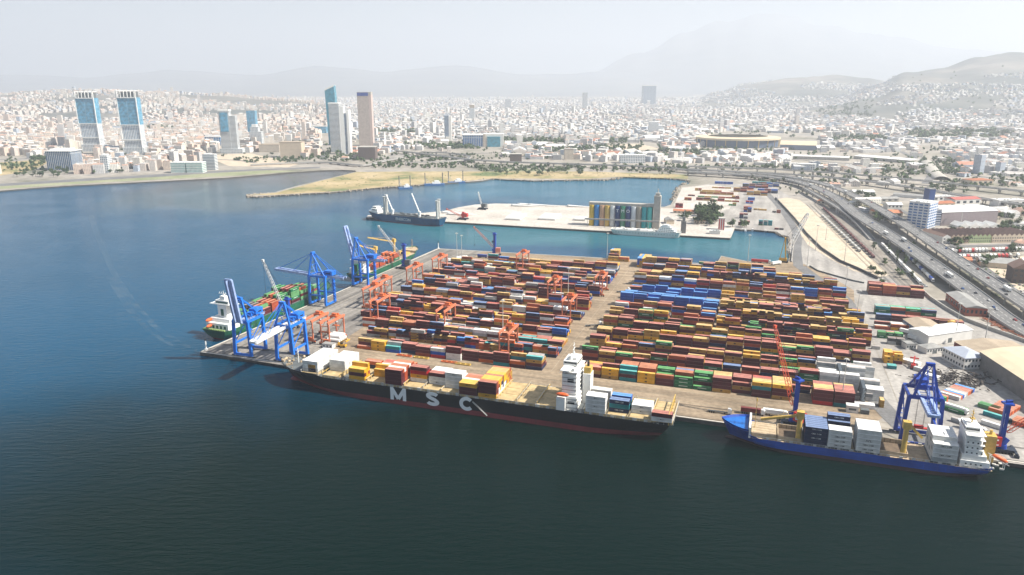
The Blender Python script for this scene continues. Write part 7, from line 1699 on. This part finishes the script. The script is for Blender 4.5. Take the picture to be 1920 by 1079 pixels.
for i, p in enumerate(c):
    d = c[min(i + 1, len(c) - 1)] - c[max(i - 1, 0)]; d.normalize(); n_ = Vector((-d.y, d.x, 0)); p = p - r.location
    rg.append([tuple(p + n_ * (16 * math.cos(t)) + Vector((0, 0, 8 * math.sin(t)))) for t in [math.pi * k / 10 for k in range(11)]])
mb.loft(rg, cap=False, closed=False); mb.build('shell', m_conc, r)
# ============================================================ the city: streets of plain blocks
m_city = attr_mat('city_wall', .8, var=.12, scale=.05, windows=(3.1, 3.4))
m_cityr = attr_mat('city_roof', .8, var=.25, scale=.15)
def interp(tab, x):
    if x <= tab[0][0]: return tab[0][1]
    for (a, ya), (b, yb) in zip(tab[:-1], tab[1:]):
        if x <= b: return ya + (yb - ya) * (x - a) / (b - a)
    return tab[-1][1]
LIM = [(-400, 350), (0, 338), (180, 326), (300, 320), (420, 312), (470, 300), (600, 297), (660, 300), (760, 282), (900, 288), (1000, 300), (1140, 304), (1290, 306), (1400, 306), (1500, 318), (1640, 328), (1760, 342), (1920, 372), (2300, 420)]
HOLES = [(140, 200, 277, 300), (222, 280, 282, 302), (84, 140, 300, 326), (0, 95, 298, 332), (380, 560, 287, 316), (612, 662, 262, 296), (668, 705, 262, 305), (1320, 1540, 250, 288), (1478, 1712, 286, 312), (862, 948, 258, 290), (1138, 1242, 268, 286), (600, 640, 236, 322),
         (950, 982, 288, 310), (1055, 1078, 286, 303), (1160, 1212, 292, 310), (316, 408, 306, 328), (410, 450, 274, 294), (484, 570, 268, 298), (1725, 1795, 305, 352), (1815, 1866, 334, 350), (188, 208, 310, 330), (1720, 1780, 268, 300), (1655, 1700, 290, 330)]
PARKS = [(1530, 1640, 207, 222), (1000, 1200, 276, 286), (700, 790, 246, 254), (1560, 1660, 256, 266), (1140, 1180, 262, 270), (200, 330, 240, 246), (1700, 1900, 246, 262), (760, 900, 270, 280), (1240, 1330, 284, 296), (1700, 1800, 300, 330), (520, 600, 243, 250), (60, 200, 298, 300), (940, 1060, 262, 272)]
BLD = []
q = random.Random(1234)
def add_b(x, y, w, d, h, an, wc, rc, kind='flat'): BLD.append((x, y, w, d, h, an, wc, rc, kind))
W_CREAM = [(.72, .65, .56), (.72, .60, .50), (.68, .60, .53), (.75, .70, .62), (.64, .59, .54), (.76, .73, .68), (.64, .52, .44)]
W_WHITE = [(.76, .75, .72), (.70, .69, .67), (.60, .59, .58), (.78, .76, .70), (.54, .53, .52), (.70, .64, .58), (.48, .54, .62)]
ROOFS = [(.50, .31, .23), (.52, .36, .28), (.58, .56, .53), (.70, .68, .64), (.50, .48, .46), (.76, .75, .72), (.44, .30, .24)]
y = 1780.0
while y < 11500:
    step = 23 + (y - 1800) * .0036 + (4 if y > 5000 else 0); half = y * .76 + 60; x = -half
    rowoff = q.uniform(0, 20)
    while x < half:
        x += step * q.uniform(.75, 1.45) * (1.15 if y > 4000 else 1)
        xx, yy = x + rowoff, y + q.uniform(-.38, .38) * step
        u, v = Q(xx, yy, 0)
        if u < -60 or u > 1985: continue
        if v > interp(LIM, u): continue
        if any(a < u < b and c < v < d for a, b, c, d in HOLES): continue
        if any(a < u < b and c < v < d for a, b, c, d in PARKS) and q.random() < .9: continue
        nn = noise.noise(Vector((xx / 420, yy / 420, 3)))
        if nn < -.42: continue                                   # open ground between districts
        # streets
        an = .25 * math.floor(noise.noise(Vector((xx / 900, yy / 900, 8))) * 6) + .32
        ca, sa = math.cos(an), math.sin(an); g1 = (xx * ca + yy * sa) % 96; g2 = (-xx * sa + yy * ca) % 128
        if (g1 < 13 or g2 < 13) and y < 6000: continue
        gz = ground_z(xx, yy)
        if gz > 5:
            sl_ = noise.noise(Vector((xx / 700, yy / 700, 21)))
            lim_ = 210 if u > 1200 else 150
            if gz > lim_ + sl_ * 160 or sl_ < -.15 or (u > 1560 and v < 150): continue
        industrial = (u > 1230 and v > 236) or (u > 640 and v > 262)
        left = u < 620
        if y > 6200 and q.random() < .08: continue
        if industrial and q.random() < .62:
            if q.random() < .35: w, d, h = q.uniform(30, 75), q.uniform(18, 40), q.uniform(6, 10); wc = q.choice(W_WHITE); rc = q.choice([(.68, .67, .64), (.60, .58, .54), (.45, .42, .38), (.70, .70, .70), (.46, .22, .15)]); k = 'gable' if q.random() < .5 else 'flat'
            else: w, d, h = q.uniform(10, 20), q.uniform(9, 16), q.uniform(4, 12); wc = q.choice(W_WHITE + W_CREAM); rc = q.choice(ROOFS); k = 'gable' if q.random() < .4 else 'flat'
            if q.random() < .30: continue
        else:
            w, d = q.uniform(12, 24) * (1 + y / 26000), q.uniform(10, 17) * (1 + y / 26000); h = q.choice([12, 15, 15, 18, 21]) * (1.25 if left else .9) * q.uniform(.8, 1.15)
            if q.random() < .035: h *= q.uniform(1.7, 2.6); w *= .9
            if gz > 5: h *= .75
            wc = q.choice(W_CREAM if left and q.random() < .75 else W_WHITE); rc = q.choice(ROOFS if left else ROOFS[2:6] + ROOFS[:1]); k = 'flat' if q.random() < .75 else 'gable'
        add_b(xx, yy, w, d, h, an + q.choice([0, math.pi / 2]) + q.uniform(-.04, .04), wc, rc, k)
        BLD[-1] = BLD[-1] + (gz,)
    y += step * .92
# the clutter around highway and factories on the right, by hand-set zones (photo pixels)
for (u0, u1, v0, v1, n_, big) in ((1240, 1340, 290, 309, 20, 0), (1340, 1480, 296, 312, 18, 0), (1760, 1920, 346, 352, 10, 1), (1830, 1915, 392, 412, 8, 1), (1565, 1640, 384, 400, 6, 1), (1600, 1760, 306, 326, 26, 1), (1800, 1920, 300, 335, 26, 1), (1560, 1690, 345, 352, 8, 1), (1880, 1925, 462, 466, 3, 0), (700, 830, 262, 280, 22, 1), (1900, 1990, 440, 448, 3, 0)):
    for _ in range(n_):
        u, v = q.uniform(u0, u1), q.uniform(v0, v1)
        if any(a - 6 < u < b + 6 and c - 3 < v < d + 3 for a, b, c, d in HOLES): continue
        x, y = P(u, v); w, d, h = (q.uniform(20, 50), q.uniform(12, 24), q.uniform(5, 11)) if big and q.random() < .5 else (q.uniform(9, 18), q.uniform(8, 14), q.uniform(4, 9))
        BLD.append((x, y, w, d, h, q.choice([QA, .2, .5]) + q.choice([0, 1.57]), q.choice(W_WHITE + W_CREAM), q.choice(ROOFS + [(.66, .66, .64)] * 3), q.choice(['flat', 'gable']), 0))
def clash(x, y, w, d):   # keep them apart
    k = (int(x // 22), int(y // 22))
    for i in (-1, 0, 1):
        for j in (-1, 0, 1):
            for (a, b_, r_) in GRID.get((k[0] + i, k[1] + j), ()):
                if (a - x) ** 2 + (b_ - y) ** 2 < ((r_ + min(w, d) * .5) * .92) ** 2: return True
    GRID.setdefault(k, []).append((x, y, min(w, d) * .5)); return False
GRID = {}
BLD.sort(key=lambda b: b[1])
BLD = [b for b in BLD if not clash(b[0], b[1], b[2], b[3])]
def bmesh_of(mb, b, x, y, z):
    _, _, w, d, h, an, wc, rc, kind, gz = b
    c, s_ = math.cos(an), math.sin(an)
    def wv(a, e, zz): return (x + a * c - e * s_, y + a * s_ + e * c, z + zz)
    mb.col = wc; vs = [wv(dx * w / 2, dy * d / 2, zz) for zz in (-3 if gz > 3 else 0, h) for dx, dy in ((-1, -1), (1, -1), (1, 1), (-1, 1))]
    mb._add(vs, [(0, 1, 5, 4), (1, 2, 6, 5), (2, 3, 7, 6), (3, 0, 4, 7)], 0)
    mb.col = rc
    if kind == 'flat':
        mb._add(vs[4:], [(0, 1, 2, 3)], 1)
    else:
        k = min(w, d) * .22; r0, r1 = wv(-w / 2, 0, h + k), wv(w / 2, 0, h + k); v4 = vs[4:]
        mb._add([*v4, r0, r1], [(0, 1, 5, 4), (2, 3, 4, 5)], 1); mb.col = wc; mb._add([*v4, r0, r1], [(1, 2, 5), (3, 0, 4)], 1)
near = [b for b in BLD if -5 < Q(b[0], b[1])[0] < 1925][:290]; ids = {id(b) for b in near}; far = [b for b in BLD if id(b) not in ids]
def cname(c):
    r, g, b = c
    if r > .66 and b > .6: return 'white'
    if b > r * .98: return 'bluish grey'
    if r < .61 and abs(r - b) < .06: return 'grey'
    if r - b > .2: return 'tan'
    if r - b > .12: return 'cream'
    return 'pale'
def rname(c): return 'terracotta' if c[0] > c[2] * 1.7 else ('white' if c[0] > .65 else 'grey')
bands = {}
for b in near:
    u, v = Q(b[0], b[1])
    if u < 640: nm = 'left shore district'
    elif u < 1240: nm = 'strip behind outer basin'
    elif v < 318: nm = 'quarter behind viaducts'
    else: nm = 'works quarter beside highway'
    bands.setdefault(nm, []).append((u, b))
for nm, L_b in bands.items():
    L_b.sort(key=lambda t: t[0])
    for k, (u, b) in enumerate(L_b):
        mb = MB(); x, y, w, d, h, an = b[:6]; lb = (0, 0, w, d, h, 0) + tuple(b[6:9]) + (0,)
        bmesh_of(mb, lb, 0, 0, 0)
        sz = 'low' if h < 8 else ('mid-rise' if h < 17 else ('tall' if h < 26 else 'very tall')); kd = 'shed' if h < 9 and w > 22 else ('house' if h < 9 else 'block')
        r = E('apartment_block' if kd == 'block' else ('shed' if kd == 'shed' else 'house'), x, y, b[9] + .1, an, f'{sz} {cname(b[6])} {kd} with {rname(b[7])} roof, {ordn(k)} from left in {nm}', {'block': 'apartment block', 'shed': 'shed', 'house': 'house'}[kd], 'city buildings nearest the port')
        wall = MB(); roof = MB()
        for vi, (f, m_, c) in enumerate(zip(mb.f, mb.m, mb.c)):
            t = roof if m_ == 1 else wall; t.col = c; t._add([mb.v[i] for i in f], [tuple(range(len(f)))], 0)
        wall.build('wall', m_city, r, cols=True)
        if b[8] == 'flat':
            roof.col = b[7]; roof.box(0, 0, h + .02, w - .2, d - .2, .3); roof.col = (.5, .5, .5); qq = random.Random(k)
            for _ in range(2): roof.box(qq.uniform(-w * .3, w * .3), qq.uniform(-d * .3, d * .3), h + .32, qq.uniform(1.5, 3.5), qq.uniform(1.5, 3), qq.uniform(1, 2.4))
        roof.build('roof', m_cityr, r, cols=True)
mb = MB()
for b in far: bmesh_of(mb, b, b[0], b[1], b[9] + .1)
T(mb.build('apartment_block', [m_city, m_cityr], cols=True), kind='stuff')
print('buildings', len(near), len(far))

# ============================================================ trees
def leaf_mat():
    m, n, l, b = new_mat('foliage'); b.inputs['Roughness'].default_value = .8; b.inputs['Specular IOR Level'].default_value = .15
    a = n.new('ShaderNodeAttribute'); a.attribute_name = 'Col'; oi = n.new('ShaderNodeObjectInfo'); mr = n.new('ShaderNodeMapRange'); mr.inputs['To Min'].default_value = .75; mr.inputs['To Max'].default_value = 1.3; l.new(oi.outputs['Random'], mr.inputs['Value'])
    hv = n.new('ShaderNodeHueSaturation'); l.new(a.outputs['Color'], hv.inputs['Color']); l.new(mr.outputs[0], hv.inputs['Value']); l.new(hv.outputs[0], b.inputs['Base Color']); return m
m_leaf = leaf_mat(); m_bark = mat('bark', (.12, .085, .06), .9)
def crown(mb, cx, cy_, cz, r, n, qq, tone=1.0, squash=.8):
    clumps = [(qq.gauss(0, .45), qq.gauss(0, .45), qq.gauss(.1, .38), qq.uniform(.35, .6)) for _ in range(max(3, n // 22))]
    for k in range(n):
        a, b_, c, s_ = clumps[k % len(clumps)]; g = Vector((qq.gauss(0, 1), qq.gauss(0, 1), qq.gauss(0, 1))).normalized() * s_ * qq.uniform(.7, 1.05)
        p = Vector((cx + (a + g.x) * r, cy_ + (b_ + g.y) * r, cz + (c + g.z) * r * squash)); nrm = (g + Vector((0, 0, .4))).normalized(); t = nrm.cross(Vector((qq.random(), qq.random(), qq.random() + .01))).normalized(); w = nrm.cross(t)
        L = r * qq.uniform(.16, .30) * (1.9 if n < 40 else 1); v = qq.uniform(.6, 1.6) * tone; mb.col = (.050 * v, .078 * v, .030 * v)
        mb._add([p - t * L, p - w * L * .8, p + t * L, p + w * L * .7], [(0, 1, 2, 3)], 0)
def make_tree(seed, h, r, sq=.8, tone=1.0):
    qq = random.Random(seed); e = E('tree', 0, 0, 0, 0, 'x', 'tree'); mb = MB(); mb.tube((0, 0, 0), (.15, .1, h * .5), .32, .18, 8)
    for k in range(4): a = k * 1.6 + qq.random(); mb.tube((.1, .08, h * .35 + k * .3), (r * .5 * math.cos(a), r * .5 * math.sin(a), h * .62 + k * .25), .15, .05, 6)
    mb.build('trunk', m_bark, e); mb = MB(); crown(mb, 0, 0, h * .68, r, 230, qq, tone, sq); mb.build('crown', m_leaf, e, cols=True); return e
TREES = [make_tree(1, 9, 4.2), make_tree(2, 11, 4.6, 1.0, .8), make_tree(3, 7.5, 3.6, .75, 1.25), make_tree(4, 12, 3.2, 1.5, .85)]
TKIND = ['round green', 'dark bushy', 'light green low', 'slender dark']
spots = []
def grove(u0, u1, v0, v1, n_, where): spots.extend([(q.uniform(u0, u1), q.uniform(v0, v1), where) for _ in range(n_)])
grove(1306, 1349, 397, 424, 34, 'silo pier grove'); grove(1280, 1296, 400, 420, 6, 'strip beside silo pier loader'); grove(1370, 1376, 424, 428, 3, 'bank at silo pier tip'); grove(1388, 1400, 424, 429, 4, 'bank of the inner basin')
grove(1640, 1668, 402, 420, 8, 'foot of the highway'); grove(1632, 1720, 455, 535, 30, 'strip beside truck queue'); grove(1780, 1900, 440, 446, 6, 'back of the factory row'); grove(1870, 1925, 425, 440, 12, 'right edge above the factory row'); grove(1780, 1800, 455, 475, 5, 'left end of the truck park')
grove(1836, 1862, 488, 505, 9, 'sheds below truck park'); grove(1888, 1900, 468, 480, 4, 'right part of truck park'); grove(1590, 1640, 366, 378, 14, 'sandy patch between viaducts'); grove(1838, 1922, 395, 420, 16, 'hall at the right edge'); grove(1808, 1816, 452, 456, 1, 'front of the green factory')
grove(1800, 1806, 655, 664, 1, 'white warehouse'); grove(1460, 1520, 352, 372, 12, 'highway bend'); grove(1690, 1815, 352, 364, 26, 'verge of the thin viaduct'); grove(1400, 1500, 338, 346, 12, 'port edge below the highway'); grove(1180, 1290, 318, 328, 22, 'shore of the outer basin, right'); grove(930, 1160, 323, 331, 24, 'shore of the outer basin, centre')
grove(30, 130, 318, 334, 34, 'left shore, below the dark glass block'); grove(140, 300, 315, 328, 24, 'left shore promenade'); grove(700, 900, 318, 325, 20, 'back of the spit')
def okt(u, v):
    x, y = P(u, v); return x, y
placed = 0; tl = {}
for (u, v, where) in spots:
    k = q.choice([0, 1, 1, 2, 3]); x, y = okt(u, v); tl.setdefault(where, []).append((u, x, y, k))
first = [True] * 4
for where, L_t in tl.items():
    L_t.sort()
    for i, (u, x, y, k) in enumerate(L_t):
        if placed >= 298: break
        sc_ = q.uniform(.7, 1.25) * (1.5 if 'pier grove' in where else .62 if 'truck queue' in where or 'highway bend' in where else 1); lab = f'{TKIND[k]} tree, {ordn(i)} from left at the {where}'
        if first[k]: o = TREES[k]; first[k] = False; o.location = (x, y, .1); o.rotation_euler.z = q.uniform(0, 6); o.scale = (sc_,) * 3; T(o, lab, 'tree', 'trees about the port')
        else: dup(TREES[k], x, y, .1, q.uniform(0, 6), lab, 'trees about the port', (sc_, sc_, sc_ * q.uniform(.85, 1.15)))
        placed += 1
mb = MB(); qq = random.Random(55); nt = 0
def mass(u0, u1, v0, v1, n_, r0=4.5):
    global nt
    for _ in range(n_):
        u, v = qq.uniform(u0, u1), qq.uniform(v0, v1); x, y = P(u, v); gz = ground_z(x, y); r = r0 * qq.uniform(.7, 1.4); crown(mb, x, y, gz + r * .8, r, 34, qq, qq.uniform(.7, 1.2), .9); nt += 1
for a in PARKS: mass(a[0], a[1], a[2], a[3], int((a[1] - a[0]) * .9), 5 + (300 - a[2]) * .05)
mass(690, 900, 290, 316, 210); mass(900, 1290, 311, 322, 200); mass(900, 1300, 284, 300, 110); mass(1300, 1480, 312, 320, 60); mass(610, 690, 280, 304, 120); mass(0, 130, 300, 322, 60); mass(130, 320, 296, 318, 110); mass(1320, 1440, 268, 288, 120); mass(560, 612, 268, 300, 60)
mass(430, 600, 296, 306, 60); mass(1640, 1920, 262, 340, 230, 4.5); mass(1500, 1700, 312, 345, 110); mass(1760, 1930, 340, 352, 60); mass(0, 600, 230, 300, 150, 5); mass(700, 1300, 225, 285, 150, 6); mass(1250, 1700, 225, 262, 110, 7); mass(1690, 1930, 200, 262, 130, 9)
mass(1436, 1600, 270, 300, 60)
T(mb.build('tree', m_leaf, cols=True), kind='stuff')
# dry shrubs on spit and waste ground
mb = MB()
for (u0, u1, v0, v1, n_) in ((540, 900, 330, 350, 120), (900, 1280, 324, 334, 90), (1560, 1660, 372, 392, 60), (1840, 1925, 500, 560, 90), (0, 90, 302, 330, 40)):
    for _ in range(n_):
        u, v = qq.uniform(u0, u1), qq.uniform(v0, v1)
        if v > interp([(540, 352), (620, 356), (745, 346), (930, 332), (1280, 330)], u) and u < 1290: continue
        x, y = P(u, v); crown(mb, x, y, .6, qq.uniform(.9, 2.2), 12, qq, 1.6, .7)
T(mb.build('shrubs', m_leaf, cols=True), kind='stuff')
print('trees', placed, nt)
